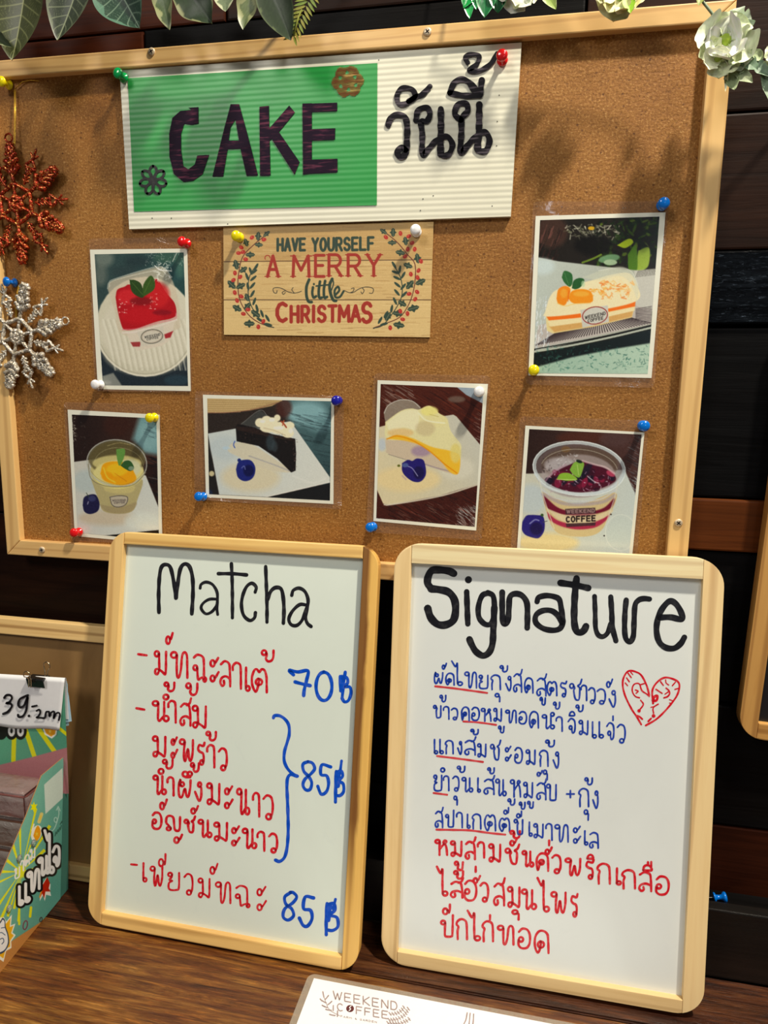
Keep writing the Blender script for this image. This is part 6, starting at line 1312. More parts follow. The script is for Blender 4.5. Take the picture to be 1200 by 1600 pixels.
plane_part('header_panel', PL_H, lambda r_: slab('header_panel', hq, 0.0002, 0.0012, M_cardb, r_))
plane_part('header_print', PL_H, lambda r_: sheet('header_print', PL_H, [(-130, 1046), (100, 1061.5), (107.5, 1240), (-130, 1262)], A, 0.8, M_gloss, r_))
PL_LS = Plane((-0.6085, -0.2330, TABLE_Z), (0, 1, 0), (0, 0, 1))
plane_part('side_panel', PL_LS, lambda r_: slab('side_panel', [(0.0, 0.0002), (0.1700, 0.0002), (0.1700, 0.115), (0.1450, 0.150), (0.1250, 0.146), (0.0, 0.030)], 0.0, 0.0008, M_card, r_))
PL_LIP = Plane((-0.6080, -0.2335, TABLE_Z), (0.1600, 0.0105, 0), (0, 0, 1))
plane_part('front_lip', PL_LIP, lambda r_: slab('front_lip', rect(0.0, 0.0002, 0.1585, 0.030), 0.0, 0.0008, M_card, r_))
# wrapped packets standing in the box
def wrap_mat():
    m, nt, b = new_mat('clear_wrap', 0.12, 0.6); b.inputs['Base Color'].default_value = (0.8, 0.78, 0.76, 1); b.inputs['Alpha'].default_value = 0.16; b.inputs['Coat Weight'].default_value = 1
    bump(nt, b, noise(nt, texco(nt), 60, 3, 0.6, 2.0), 0.8, 0.004); return m
M_wrap = wrap_mat(); M_packs = [plain('packet_print_%s' % n_, c, 0.35, 0.5, var=0.2, sc_=60) for n_, c in (('maroon', (104, 62, 58)), ('brown', (82, 52, 38)), ('dark', (66, 38, 28)))]
levels = [(0.0, 0.034, M_packs[2], 'bottom of the stack'), (0.0345, 0.070, M_packs[1], 'second from the bottom'), (0.0705, 0.104, M_packs[1], 'second from the top'), (0.1045, 0.132, M_packs[0], 'top of the stack')]
for z0, z1, m, wh_ in levels:
    r_ = empty('packet', Matrix.Translation((-0.512, -0.094, TABLE_Z + z0)), 'dark wrapped packet inside the display box, ' + wh_, 'packet', 'wrapped packets in the display box')
    bm = bmesh.new(); box_bm(bm, -0.040, -0.014, 0.0004, 0.040, 0.020, z1 - z0); bmesh.ops.bevel(bm, geom=bm.edges[:], offset=0.002, segments=2, affect='EDGES'); bm_obj('packet_body', bm, m, r_)
    bm = bmesh.new(); box_bm(bm, -0.041, -0.0152, 0.0002, 0.041, 0.0212, z1 - z0 + 0.0001); bmesh.ops.bevel(bm, geom=bm.edges[:], offset=0.003, segments=2, affect='EDGES'); bmesh.ops.subdivide_edges(bm, edges=bm.edges[:], cuts=3, use_grid_fill=True)
    R = random.Random(int(z0 * 1e4)); [setattr(v.co, 'y', v.co.y - R.uniform(0, .0008)) for v in bm.verts if v.co.y < -0.014]; bm_obj('wrap', bm, M_wrap, r_, True)

# ------------------------------------------------------------------ price tag and binder clip
M_tag = plain('white_price_paper', (222, 222, 230), 0.5, 0.3, var=0.02); M_tag2 = plain('pale_blue_paper', (168, 200, 214), 0.5, 0.3)
PL_T = Plane((-0.61, HY - 0.0006, TABLE_Z), (1, 0, 0), (0, 0, 1))
h = [PL_T.hit(*p) for p in ((-40, 1131), (0, 1133), (48, 1136), (60, 1134), (94, 1141.5), (101, 1061.5), (-40, 1053))]
tagr = empty('price_tag', PL_T.matrix(), 'white folded price paper handwritten with 39 baht, clipped over the display box header', 'price tag')
def curl(o, amp):
    for v in o.data.vertices:
        v.co.y -= amp * (0.5 + 0.5 * math.sin(v.co.x * 160)) * max(0, (h[5][1] - v.co.z)) / 0.06
bm = bmesh.new(); nx, ny = 26, 14
V = [[None] * (nx + 1) for _ in range(ny + 1)]
xs = np.linspace(h[0][0], 1, nx + 1)
for j in range(ny + 1):
    for i in range(nx + 1):
        t = i / nx; s_ = j / ny
        top = np.array(h[6]) * (1 - t) + np.array(h[5]) * t; bot = np.array(h[0]) * (1 - t) + np.array(h[4]) * t + np.array((0, .0012 * math.sin(t * 9)))
        p = top * (1 - s_) + bot * s_; V[j][i] = bm.verts.new((p[0], -0.0014 * s_ * (0.6 + 0.4 * math.sin(t * 7)), p[1]))
for j in range(ny):
    for i in range(nx): bm.faces.new((V[j][i], V[j + 1][i], V[j + 1][i + 1], V[j][i + 1]))
ret = bmesh.ops.extrude_face_region(bm, geom=bm.faces[:]); bmesh.ops.translate(bm, verts=[g_ for g_ in ret['geom'] if isinstance(g_, bmesh.types.BMVert)], vec=(0, 0.00025, 0)); bmesh.ops.recalc_face_normals(bm, faces=bm.faces[:])
bm_obj('paper', bm, M_tag, tagr, True)
# the flap that goes over the top and down behind
fx0, fx1, fz = h[6][0], h[5][0], max(h[5][1], h[6][1])
bk = []
for i in range(9):
    a = math.pi * i / 8; bk.append((0.0013 - 0.0013 * math.cos(a), 0.0010 * math.sin(a)))
vs = []; fs = []
for k_, (yy, zz) in enumerate([(0, 0)] + bk + [(0.0026, -0.045)]):
    for xx, z_ in ((fx0, h[6][1]), (fx1, h[5][1])): vs.append((xx, yy, z_ + zz))
    if k_: fs.append((2 * k_ - 2, 2 * k_ - 1, 2 * k_ + 1, 2 * k_))
mesh_obj('folded_flap', vs, fs, M_tag, tagr, True)
for dy, q, m in ((0.0030, [(99, 1064), (104.5, 1090), (109, 1129), (95, 1132)], M_tag2), (0.0036, [(99, 1062), (102, 1072), (104, 1136), (94, 1138)], M_tag2)):
    slab('loose_sheet', [PL_T.hit(*p) for p in q][::-1], dy, dy + 0.0002, m, tagr)
k = Ink(PL_T, 0.0017); T6 = tf(0, 950, 6.0)
for pts, w in (([(50, 836), (72, 812), (108, 812), (122, 840), (98, 876), (68, 886), (108, 890), (120, 918), (84, 966), (40, 986)], 3.6), ([(272, 812), (236, 826), (196, 850), (182, 896), (204, 926), (240, 900), (270, 826), (264, 900), (252, 965), (222, 1008), (186, 1014), (180, 996)], 3.6),
               ([(312, 918), (354, 909)], 3.4), ([(352, 958), (378, 946), (388, 974), (368, 1010), (350, 1020), (392, 1022), (430, 1022), (438, 985), (446, 966), (470, 966)], 3.0), ([(470, 966), (474, 1010), (490, 974), (518, 966), (514, 1028), (530, 990), (556, 974), (572, 994), (562, 1044)], 3.0)): k.stroke(T6(pts), w)
k.dot(T6([(282, 1005)])[0], 2.2)
k.obj('price_writing', I_blk, tagr)
cx_, cz_ = PL_T.hit(58.5, 1062)
clip = empty('binder_clip', Matrix.Translation((PL_T.O[0] + cx_, HY + 0.0004, TABLE_Z + cz_)), 'small black binder clip with silver wire handles on the price tag', 'binder clip')
M_clip = plain('black_enamelled_steel', (14, 13, 14), 0.25, 0.5); W2 = 0.0098
vs, fs = [], []
prof = [(-0.0030, -0.0075), (-0.0034, -0.0072), (-0.0058, 0.0016), (-0.0050, 0.0030), (0.0050, 0.0030), (0.0058, 0.0016), (0.0034, -0.0072), (0.0030, -0.0075), (0.0048, 0.0012), (0.0042, 0.0022), (-0.0042, 0.0022), (-0.0048, 0.0012)]
for x in (-W2, W2): vs += [(x, y, z) for y, z in prof]
n_ = len(prof)
for i in range(n_): fs.append((i, (i + 1) % n_, n_ + (i + 1) % n_, n_ + i))
for o_ in (0, n_):
    for a_, b_, c_, d_ in ((0, 1, 2, 11), (2, 3, 10, 11), (3, 4, 9, 10), (4, 5, 8, 9), (5, 6, 7, 8)): fs.append((o_ + a_, o_ + b_, o_ + c_, o_ + d_))
mesh_obj('clip_body', vs, fs, M_clip, clip)
M_wire = plain('nickel_wire', (206, 190, 160), 0.22, 0.5, 1.0, 0.05)
for sx, y0, lean, xx in ((-1, -0.0066, -0.004, -0.0042), (1, 0.0064, 0.002, 0.0048)):
    w_ = 0.0034; hh = 0.0115 if sx < 0 else 0.0165
    pts = [(xx - w_ * .4, y0 + .001 * sx, -0.006), (xx - w_ * .35, y0, 0.0015), (xx - w_ * .5, y0 + lean * .3, hh * .4)] + [(xx - w_ * 1.1 * math.cos(t), y0 + lean, hh * .72 + 0.0042 * math.sin(t)) for t in np.linspace(-.5, math.pi + .5, 12)] + [(xx + w_ * .5, y0 + lean * .3, hh * .4), (xx + w_ * .35, y0, 0.0015), (xx + w_ * .4, y0 + .001 * sx, -0.006)]
    mesh_obj('wire_handle', *tube(pts, 0.00055, 6), M_wire, clip, True)

# ------------------------------------------------------------------ laminated menu card on the table
PL_K = Plane((-0.1748, -0.1173, TABLE_Z), (0.999, -0.006, 0), (0, 1, 0))        # n points down
hx = PL_K.hit(483, 1521); cardw, cardh = 0.297, 0.21
card = empty('menu_card', Matrix.Translation((-0.1748, -0.1173, TABLE_Z + 0.0001)) @ Matrix.Rotation(-0.006, 4, 'Z'), 'laminated white menu card headed WEEKEND COFFEE lying on the table in front', 'menu')
def flat_mesh(name, poly, z, th, mat, bev=0.0):
    b = bmesh.new(); vs = [b.verts.new((x, y, z)) for x, y in poly]; f = b.faces.new(vs); r_ = bmesh.ops.extrude_face_region(b, geom=[f])
    bmesh.ops.translate(b, verts=[g_ for g_ in r_['geom'] if isinstance(g_, bmesh.types.BMVert)], vec=(0, 0, th)); bmesh.ops.recalc_face_normals(b, faces=b.faces[:]); return bm_obj(name, b, mat, card)
flat_mesh('film', round_rect(0, -cardh, cardw, 0, 0.007), 0.0, 0.0005, film_mat('laminating_film_card', 0.25, 0.42, (176, 160, 140)))
flat_mesh('paper', rect(0.0062, -cardh + 0.006, cardw - 0.006, -0.0048), 0.0001, 0.0005, plain('menu_paper', (236, 232, 226), 0.3, 0.5, var=0.01))
PL_K2 = Plane((-0.1748, -0.1173, TABLE_Z + 0.00075), (math.cos(-.006), math.sin(-.006), 0), (-math.sin(-.006), math.cos(-.006), 0))
class InkFlat(Ink):
    def _put(s, px, faces):
        h_ = s.p.hits(px); o = len(s.v); s.k += 1; s.v += [(a_, b_, 0.0008 + s.k * 1e-6) for a_, b_ in h_]; s.f += [tuple(i + o for i in f) for f in faces]
M_grey = ink('grey_print', (150, 132, 130), 0.1); C4 = tf(400, 1450, 3.0)
k = InkFlat(PL_K2)
pt = lambda s_, w_: k.stroke(C4(s_), w_ / 3, False, wobble=0)
caps(None, 'WEEKEND', (362, 296), (662, 348), 38, 5.4, pt, .34, .72, slant=(0.0, 1.0))
caps(None, 'C', (380, 352), (408, 358), 34, 5.2, pt, 0, 1.0); caps(None, 'FFEE', (470, 368), (618, 392), 34, 5.2, pt, .34, .72)
caps(None, 'FARM & GARDEN', (396, 410), (566, 438), 8, 1.8, pt, .4)
k.obj('shop_name_print', M_grey, card)
k = InkFlat(PL_K2)
for x, y, an, L in ((316, 312, 78, 26), (332, 326, -50, 24), (318, 345, 30, 26), (346, 352, -40, 24), (322, 368, 24, 26), (340, 384, 10, 26), (362, 376, -88, 24), (382, 402, 92, 26), (358, 408, 12, 26), (306, 338, 45, 14)):
    a_ = math.radians(an); dx, dy = L / 2 * math.cos(a_), L / 2 * math.sin(a_); k.stroke(C4([(x - dx, y - dy), (x, y + 1), (x + dx, y + dy)]), 2.0, wobble=0)
k.stroke(C4([(312, 300), (326, 345), (346, 385), (392, 412)]), 0.9)
k.obj('leaf_sprig_print', M_grey, card); k = InkFlat(PL_K2)
for (cx2, cy2, r_, a0, a1) in ((700, 330, 70, 60, 150), (700, 330, 70, 60, 150)):
    pass
for arcp in ([(628, 404), (655, 402), (682, 388), (696, 368)], [(624, 432), (660, 428), (694, 410), (714, 380)], [(618, 446), (670, 448), (706, 436), (722, 424)]):
    P_ = smooth_path(np.array(arcp), 6.0); k.stroke(C4(P_), 0.8, False)
    for q_ in P_[::2]: k.stroke(C4([(q_[0] - 5, q_[1] - 8), (q_[0] + 2, q_[1])]), 1.5, False); k.stroke(C4([(q_[0] + 6, q_[1] + 6), (q_[0], q_[1])]), 1.5, False)
k.obj('wreath_print', M_grey, card); k = InkFlat(PL_K2)
k.stroke(C4([(990, 398), (984, 430), (974, 452), (968, 480)]), 2.0); k.stroke(C4([(1004, 400), (1000, 440), (994, 480)]), 1.8); k.stroke(C4([(1020, 404), (1018, 440), (1012, 480)]), 2.0)
k.obj('fork_print', M_grey, card); k = InkFlat(PL_K2)
k.dot(C4([(441, 378)])[0], 6.2, ry=5.6); k.obj('coffee_bean_print', ink('bean_print', (88, 40, 44), 0.1), card)
k = InkFlat(PL_K2); k.lift = .002; k.stroke(C4([(446, 368), (438, 376), (444, 382), (436, 390)]), 1.2); k.k = 400
o = k.obj('bean_line_print', plain('print_white', (230, 226, 222), .4), card)
for v in o.data.vertices: v.co.z += 0.0004

# ================================================================== glitter snowflakes
def glitter(name, base, spark, dark, metal=0.7):
    m, nt, b = new_mat(name, 0.28, 0.6, metal)
    vo = N(nt, 'ShaderNodeTexVoronoi'); vo.inputs['Scale'].default_value = 1100; nt.links.new(texco(nt), vo.inputs['Vector'])
    r = ramp(nt, N_sep(nt, vo.outputs['Color']), [(0.0, alb(dark)), (0.45, alb(base)), (0.8, alb(base)), (0.93, alb(spark))])
    nt.links.new(r.outputs[0], b.inputs['Base Color']); bump(nt, b, N_sep(nt, vo.outputs['Color']), 0.9, 0.0006); return m
def N_sep(nt, col):
    s_ = N(nt, 'ShaderNodeSeparateColor'); nt.links.new(col, s_.inputs[0]); return s_.outputs[0]
M_silver = glitter('silver_glitter', (206, 194, 172), (255, 252, 240), (100, 88, 70), 0.45); M_copper = glitter('copper_glitter', (166, 46, 10), (255, 160, 80), (60, 12, 3), 0.55)
M_gold = plain('gold_thread', (196, 158, 50), 0.35, 0.5, 0.6, 0.2, 900)
PL_F = Plane((0, -0.0205, 0), (1, 0, 0), (0, 0, 1))
def blob_chain(S_, p, q, r, yo=0.0, seed=0, seg=6):
    """bumpy glittered rod"""
    R = random.Random(seed); L = math.dist(p, q); n = max(3, int(L / 0.0011)); pts = []; rr = []
    for i in range(n + 1):
        t = i / n; pts.append((p[0] + (q[0] - p[0]) * t + R.uniform(-1, 1) * r * .15, yo + R.uniform(-1, 1) * r * .15, p[1] + (q[1] - p[1]) * t + R.uniform(-1, 1) * r * .15))
        rr.append(r * (0.82 + 0.36 * (i % 2)) * R.uniform(.9, 1.1) * (0.7 if i in (0, n) else 1))
    S_.add(tube(pts, rr, seg))
def snowflake(label, cpx, rpx, rot, mat, fat, name='snowflake_ornament', yo2=0.0):
    c = np.array(PL_F.hit(*cpx)); u = abs(PL_F.hit(cpx[0] + 50, cpx[1])[0] - c[0]) / 50 * rpx / 80.0       # metres per design unit
    root = empty(name, Matrix.Translation((c[0], -0.0205, c[1])), label, 'ornament')
    S_ = Soup(); k = [0]
    def rod(a0, r0, a1, r1, w, yo=0.0):
        k[0] += 1; P = lambda a_, r_: (u * r_ * math.cos(math.radians(a_)), u * r_ * math.sin(math.radians(a_)))
        blob_chain(S_, P(a0, r0), P(a1, r1), w * u, yo, k[0])
    def rodxy(base, ang, L, w, yo=0.0):
        k[0] += 1; b_ = (u * base[0], u * base[1]); e_ = (b_[0] + u * L * math.cos(math.radians(ang)), b_[1] + u * L * math.sin(math.radians(ang)))
        blob_chain(S_, b_, e_, w * u, yo, k[0])
    pol = lambda a_, r_: (r_ * math.cos(math.radians(a_)), r_ * math.sin(math.radians(a_)))
    for i in range(6):
        a = rot + 60 * i
        rod(a, 9, a + 60, 9, 2.6 * fat); rod(a, 4, a + 60, 4, 3.2 * fat); rod(a, 9, a, 26, 1.9 * fat); rod(a, 25, a + 60, 25, 2.2 * fat)
        rod(a, 25, a, 62, 2.1 * fat)
        for r0, L, w in ((36, 15, 3.0), (46, 13, 2.9), (54, 10, 2.4)):
            for s_ in (-1, 1): rodxy(pol(a, r0), a + s_ * 48, L, w * fat)
        for s_ in (-1, 1): rodxy(pol(a, 58), a + s_ * 34, 9, 2.8 * fat); rodxy(pol(a + s_ * 5.2, 65), a - s_ * 30, 9.5, 2.8 * fat)
        rod(a, 62, a, 73, 3.0 * fat)
    main = S_.obj('branch_star', mat, root)
    S_ = Soup()
    for i in range(6):
        a = rot + 30 + 60 * i
        rod(a, 26, a, 44, 1.3 * fat, yo2)
        for r0 in (29, 34, 39):
            for s_ in (-1, 1): rodxy(pol(a, r0), a + s_ * 50, 6, 1.3 * fat, yo2)
        for s_ in (-1, 1): rodxy(pol(a, 42), a + s_ * 38, 11, 1.7 * fat, yo2); rodxy(pol(a + s_ * 8, 50), a - s_ * 38, 11, 1.7 * fat, yo2); rodxy(pol(a, 48), a + s_ * 90, 9, 1.5 * fat, yo2)
        rod(a, 56, a, 73, 1.3 * fat, yo2)
        for s_ in (-1, 1): rodxy(pol(a, 59), a + s_ * 42, 9, 1.2 * fat, yo2)
    S_.obj('minor_star', mat, root)
    tip = pol(rot, 79); S_ = Soup(); S_.add(tube([(u * tip[0] + u * 5 * math.cos(t), 0, u * tip[1] + u * 5 * math.sin(t)) for t in np.linspace(0, 2 * math.pi, 15)], 1.2 * u, 6)); S_.obj('hanging_ring', mat, root)
    return root, c, u
sil, cs, us = snowflake('silver glitter snowflake ornament hanging from a blue pin at the left of the cork board', (27, 526), 80, 15, M_silver, 1.3)
cop, cc_, uc = snowflake('copper red glitter snowflake ornament hanging from a yellow pin above the silver one', (25, 319), 87, 93, M_copper, 1.15, yo2=0.0016)
def thread(root, pxs, y, c):
    for off in (-0.0006, 0.0006):
        P = [PL_F.hit(*p) for p in pxs]; pts = [(x - c[0] + off, yy, z - c[1]) for (x, z), yy in zip(P, y)]
        mesh_obj('thread', *tube(pts, 0.00035, 5), M_gold, root, True)
thread(sil, [(24, 444), (25, 470), (26.5, 501)], (0.0055, 0.0, -0.0012), cs); thread(cop, [(17, 136), (19, 180), (20.5, 222), (20.5, 236)], (0.0055, 0.004, 0.002, 0.0), cc_)
mesh_obj('loose_thread_end', *tube([((PL_F.hit(*p)[0] - cc_[0]), 0.006, PL_F.hit(*p)[1] - cc_[1]) for p in ((17, 134), (28, 124), (40, 121), (54, 122))], 0.0004, 5), M_gold, cop, True)

# ================================================================== garlands hanging over the top of the cork board
def leaf_mat(name, rough=0.4, trans=0.0, spec=0.45):
    m, nt, b = new_mat(name, rough, spec); a = N(nt, 'ShaderNodeAttribute'); a.attribute_name = 'ink'
    nt.links.new(a.outputs['Color'], b.inputs['Base Color'])
    if trans: b.inputs['Subsurface Weight'].default_value = trans; b.inputs['Subsurface Radius'].default_value = (0.004, 0.005, 0.003)
    n = noise(nt, texco(nt), 260, 3); bump(nt, b, n, 0.25, 0.0004); return m
M_leaf = leaf_mat('fabric_leaf', 0.42); M_shiny = leaf_mat('plastic_leaf', 0.18, 0.0, 0.6); M_petal = leaf_mat('silk_petal', 0.5, 0.25)
def leaf(name, root, origin, base, tip, w, yb, yt, col, vein=None, edge=None, mat=None, nu=34, nv=18, cup=0.22, droop=0.1, peak=0.42, nveins=7, wav=0.0, seed=1, blunt=0.0, rim=0.16, shade=1.0):
    """leaf blade between two photograph pixels standing at depths yb / yt; w in pixels"""
    PB = Plane((0, yb, 0), (1, 0, 0), (0, 0, 1)); PT = Plane((0, yt, 0), (1, 0, 0), (0, 0, 1))
    b0 = np.array([PB.hit(*base)[0], yb, PB.hit(*base)[1]]); t0 = np.array([PT.hit(*tip)[0], yt, PT.hit(*tip)[1]])
    ax = t0 - b0; L = np.linalg.norm(ax); ax /= L; side = np.cross(ax, (0, -1, 0)); side /= np.linalg.norm(side); nor = np.cross(side, ax)
    if nor[1] > 0: nor = -nor
    k = abs(PB.hit(600, 0)[0] - PB.hit(601, 0)[0]); W = w * k / 2
    R = random.Random(seed); ph = R.uniform(0, 6); V = []; Cc = []
    cb, cv, ce = [np.array(c if c is not None else col, float) * shade for c in (col, vein, edge)]
    for i in range(nu + 1):
        t = i / nu
        prof = (math.sin(math.pi * t ** (math.log(.5) / math.log(peak))) ** 0.85) if 0 < t < 1 else 0.0
        if blunt: prof = max(prof, 0) ** (1 - blunt) if 0 < t < 1 else 0
        for j in range(nv + 1):
            s_ = 2 * j / nv - 1; x = W * prof * s_ * (1 + wav * .12 * math.sin(t * 17 + ph + s_ * 2))
            lift = cup * W * prof * (s_ * s_) + droop * L * (t - .5) ** 2 + wav * W * .22 * math.sin(t * 13 + ph) * abs(s_) ** 1.5 + W * 0.05 * abs(s_) ** 0.5
            V.append(b0 + ax * (L * t) + side * x + nor * lift - np.array(origin))
            c = cb * (0.92 + .16 * R.random())
            if vein is not None:
                d0 = abs(s_) * prof * W / (0.0007)
                vt = (t * nveins - abs(s_) * 1.5 * (.6 + .4 * t)) % 1.0
                c = c + (cv - c) * max(math.exp(-d0 * d0 * 1.2), 0.7 * math.exp(-((min(vt, 1 - vt)) / .06) ** 2) * (1 if abs(s_) < .93 else .2), 0.45 * math.exp(-(abs(math.sin(t * 58 + abs(s_) * 26 + 2 * math.sin(t * 30))) / .16) ** 2) * (abs(s_) > .25) * (abs(s_) < .92))
            if edge is not None and abs(s_) > 1 - rim * (1 + .5 * math.sin(t * 23 + ph)): c = c + (ce - c) * .85
            Cc.append(c)
    F = [(i * (nv + 1) + j, i * (nv + 1) + j + 1, (i + 1) * (nv + 1) + j + 1, (i + 1) * (nv + 1) + j) for i in range(nu) for j in range(nv)]
    o = mesh_obj(name, V, F, mat or M_leaf, root, True)
    at = o.data.color_attributes.new('ink', 'FLOAT_COLOR', 'POINT'); c = np.clip(lin(np.array(Cc)) / GAIN, 0, .92)
    at.data.foreach_set('color', np.hstack([c, np.ones((len(c), 1))]).astype(np.float32).ravel()); return o
M_stem = plain('green_stem', (70, 96, 50), 0.5)
def px3(p, y): 
    x, z = Plane((0, y, 0), (1, 0, 0), (0, 0, 1)).hit(*p); return np.array((x, y, z))
def stem(name, root, org, pts, r, mat=None): return mesh_obj(name, *tube([tuple(px3((x, y), d) - org) for x, y, d in pts], r, 7), mat or M_stem, root, True)
# ---- leaf garland, left
og = px3((150, -60), -0.05)
g1 = empty('leaf_garland', Matrix.Translation(og), 'artificial garland of veined and cream-edged green leaves above the left of the cork board', 'garland')
stem('vine', g1, og, [(-160, -48, -.012), (-60, -70, -.045), (60, -66, -.05), (150, -60, -.05), (260, -48, -.05), (350, -36, -.05), (430, -40, -.048), (500, -60, -.03), (540, -90, -.006)], 0.0016)
DG = (44, 58, 34); VN = (136, 148, 104)
leaf('leaf', g1, og, (48, -70), (22, 97), 104, -.052, -.056, (58, 64, 30), (150, 154, 104), (74, 80, 42), cup=.3, seed=2, peak=.5, nveins=9, nu=150, nv=80, shade=.86)
leaf('leaf', g1, og, (136, -62), (92, 66), 78, -.050, -.060, (40, 50, 34), (146, 154, 120), (96, 106, 78), cup=.35, seed=3, peak=.46, nveins=9, nu=140, nv=70, shade=.86)
leaf('leaf', g1, og, (158, -66), (221, 47), 88, -.050, -.058, (38, 62, 48), (150, 172, 146), (92, 130, 108), cup=.4, seed=4, peak=.54, nveins=9, nu=140, nv=70, shade=.86)
leaf('leaf', g1, og, (-22, 44), (21, 75), 22, -.056, -.066, (48, 58, 34), None, (150, 152, 120), seed=5, cup=.5)
leaf('leaf', g1, og, (-40, -40), (6, 70), 60, -.050, -.054, (44, 52, 28), VN, None, seed=15, cup=.2)
ED = (136, 138, 98)
leaf('leaf', g1, og, (244, -44), (266, 48), 34, -.05, -.056, (66, 80, 52), None, ED, seed=6, rim=.4, wav=.5, peak=.5)
leaf('leaf', g1, og, (272, -44), (334, 40), 62, -.052, -.058, (38, 50, 34), None, ED, seed=7, rim=.12, wav=.5, peak=.5)
leaf('leaf', g1, og, (352, -34), (353.5, 20), 38, -.05, -.056, (96, 108, 82), None, (176, 178, 146), seed=8, rim=.35, peak=.5)
leaf('leaf', g1, og, (398, -46), (380.5, 48.5), 36, -.05, -.056, (84, 96, 60), None, ED, seed=9, rim=.45, wav=.5, peak=.52)
leaf('leaf', g1, og, (410, -44), (456.5, 66), 56, -.052, -.06, (38, 50, 32), None, (80, 92, 58), seed=10, rim=.08, peak=.45)
leaf('leaf', g1, og, (306, -60), (300, 14), 60, -.047, -.05, (44, 56, 38), None, None, seed=11); leaf('leaf', g1, og, (430, -50), (424, 18), 52, -.047, -.05, (40, 54, 36), None, None, seed=12)
fern = stem('fern_sprig', g1, og, [(500, -40, -.05), (478, 0, -.054), (466, 28, -.058), (459, 57, -.06)], 0.0007, plain('fern_stem', (124, 128, 44), .5))
R = random.Random(6)
for i in range(13):
    t = i / 12; x = 492 - 33 * t; y = -24 + 80 * t
    for s_ in (-1, 1): leaf('leaflet', fern, og, (x, y), (x + s_ * (20 - 9 * t) - 6, y + 12 + 5 * s_), 4.4, -.056, -.058, (118 + R.randint(-16, 12), 122, 50), None, None, nu=6, nv=2, seed=i)
# ---- flower garland, right
of = px3((900, -50), -0.045)
g2 = empty('flower_garland', Matrix.Translation(of), 'artificial garland of white silk blossoms and pale green leaves over the top right corner', 'garland')
stem('vine', g2, of, [(690, -70, -.006), (740, -46, -.04), (830, -44, -.045), (900, -50, -.045), (980, -40, -.045), (1060, -26, -.045), (1096, 0, -.046), (1112, 20, -.047), (1127, 46, -.046), (1145, 80, -.042), (1170, 100, -.04), (1200, 106, -.04), (1260, 100, -.02), (1290, 90, -.004)], 0.0011, plain('grey_green_stem', (110, 124, 96), .5))
GB = (24, 132, 60)
for b_, t_, w, c, sd in (((730, -36), (734, 31), 22, (40, 150, 76), 1), ((752, -36), (724, 14), 22, GB, 2), ((764, -36), (757, 29), 34, (30, 96, 54), 3), ((780, -30), (778, 22), 30, (18, 76, 40), 4), ((745, -30), (744, 16), 18, (80, 190, 110), 5)):
    leaf('leaf', g2, of, b_, t_, w, -.045, -.048, c, None, (110, 190, 130), M_shiny, seed=sd, rim=.1)
def flower(ctr, rpx, depth, cols, n, seed, green=(150, 170, 60), up=0.0, squash=1.0, name='flower'):
    c3 = px3(ctr, depth); k_ = abs(PL_F.hit(600, 0)[0] - PL_F.hit(601, 0)[0]); r_ = rpx * k_; R = random.Random(seed)
    vs, fs = lathe([(r_ * .05, 0.002), (r_ * .16, 0.0), (r_ * .2, -r_ * .10), (r_ * .1, -r_ * .2), (0, -r_ * .22)], 12, Matrix.Translation(Vector(c3 - of)) @ Matrix.Rotation(math.radians(-90), 4, 'X'))
    f = mesh_obj(name, vs, fs, plain('flower_heart', green, .5), g2, True)
    for i in range(n):
        lay = i % 2; a = 360 / n * i + R.uniform(-14, 14) + up; L = rpx * (1.0 if lay == 0 else .72) * R.uniform(.88, 1.1)
        tp = (ctr[0] + L * math.cos(math.radians(a)), ctr[1] + squash * L * math.sin(math.radians(a)))
        c = cols[i % len(cols)]
        leaf('petal', f, of, (ctr[0] - 2 * math.cos(math.radians(a)), ctr[1] - 2 * math.sin(math.radians(a))), tp, rpx * R.uniform(.85, 1.1), depth, depth - (.004 if lay else -.002) - R.uniform(0, .005), c, None, tuple(min(255, x + 8) for x in c), M_petal, nu=20, nv=12, cup=R.uniform(.25, .5), droop=.15, peak=.62, wav=.8, seed=seed * 10 + i, blunt=.35)
    return f
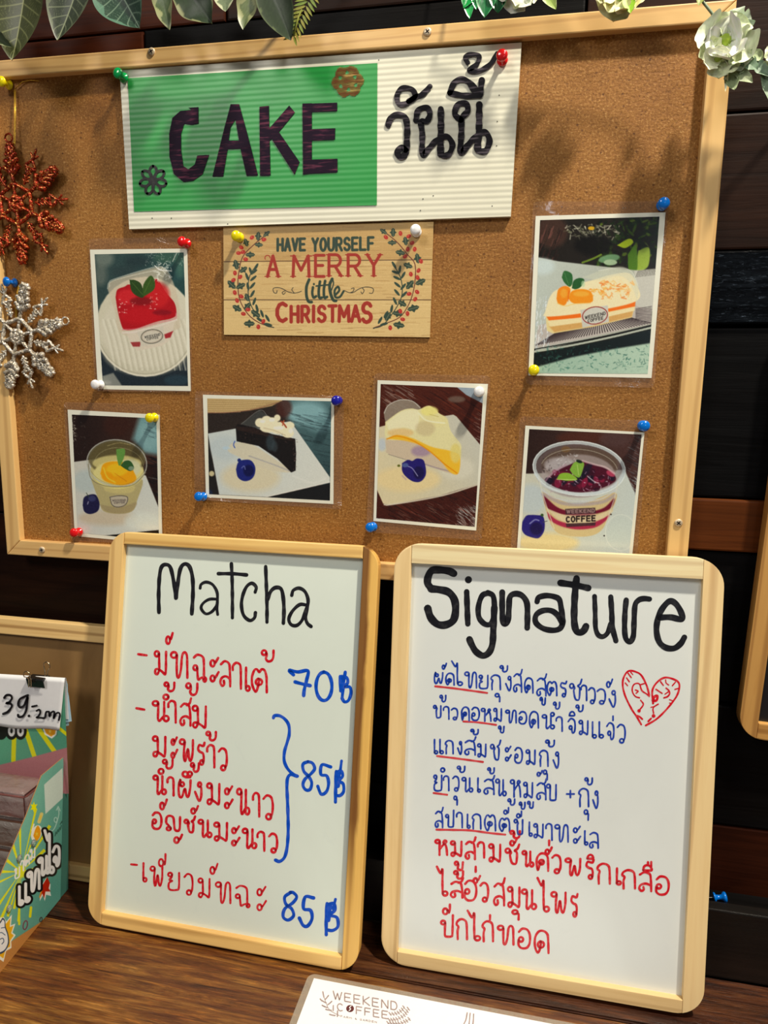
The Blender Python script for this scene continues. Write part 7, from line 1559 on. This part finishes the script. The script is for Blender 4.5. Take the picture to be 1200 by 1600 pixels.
WP = [(216, 220, 200), (206, 210, 188), (224, 226, 212), (196, 202, 176)]
flower((812, -12), 38, -.045, WP, 7, 1); flower((906, -28), 32, -.044, WP, 7, 2); flower((968, -6), 44, -.046, [(214, 206, 150), (220, 214, 170), (206, 204, 160)], 8, 3, (140, 180, 30))  # third blossom: yellow light on it is put into the petal colours
leaf('leaf', g2, of, (846, -24), (869, 16), 20, -.045, -.05, (124, 146, 60), None, (196, 206, 150), M_petal, seed=21); leaf('leaf', g2, of, (980, -10), (985, 22), 18, -.05, -.056, (128, 170, 30), None, None, M_petal, seed=22); leaf('leaf', g2, of, (985, -28), (966, 2), 16, -.045, -.05, (110, 130, 50), None, None, seed=23)
leaf('leaf', g2, of, (1100, -26), (1091, 10), 16, -.046, -.05, (130, 140, 70), None, None, seed=24)
WC = [(206, 214, 184), (216, 222, 200), (194, 204, 166), (224, 230, 212)]
flower((1131, 66), 49, -.046, WC, 8, 5, (150, 176, 50), up=20); flower((1148, 92), 32, -.042, WC, 6, 6, (150, 170, 70)); flower((1150, 38), 27, -.042, [(190, 202, 180), (210, 220, 204)], 6, 7, (130, 150, 80))
flower((1122, 92), 34, -.048, [(200, 206, 170), (212, 216, 186)], 5, 9, (150, 170, 70), up=90)
LG = (128, 146, 112)
for b_, t_, w, c, sd in (((1156, 46), (1181, 33), 15, (170, 190, 160), 31), ((1140, 112), (1147, 142), 20, (120, 134, 96), 32), ((1148, 108), (1176, 130), 17, (132, 142, 108), 33), ((1136, 108), (1133, 144), 5, (206, 214, 186), 34), ((1192, 92), (1172, 78), 14, (176, 190, 150), 35), ((1160, 90), (1184, 110), 18, (106, 130, 104), 36), ((1176, 96), (1204, 120), 16, (100, 124, 100), 37), ((1190, 104), (1206, 166), 12, (110, 130, 104), 38)):
    leaf('leaf', g2, of, b_, t_, w, -.044, -.05, c, None, tuple(min(255, int(x * 1.2)) for x in c), M_petal, seed=sd, wav=.4)
flower((1212, 92), 26, -.044, WC, 6, 8)
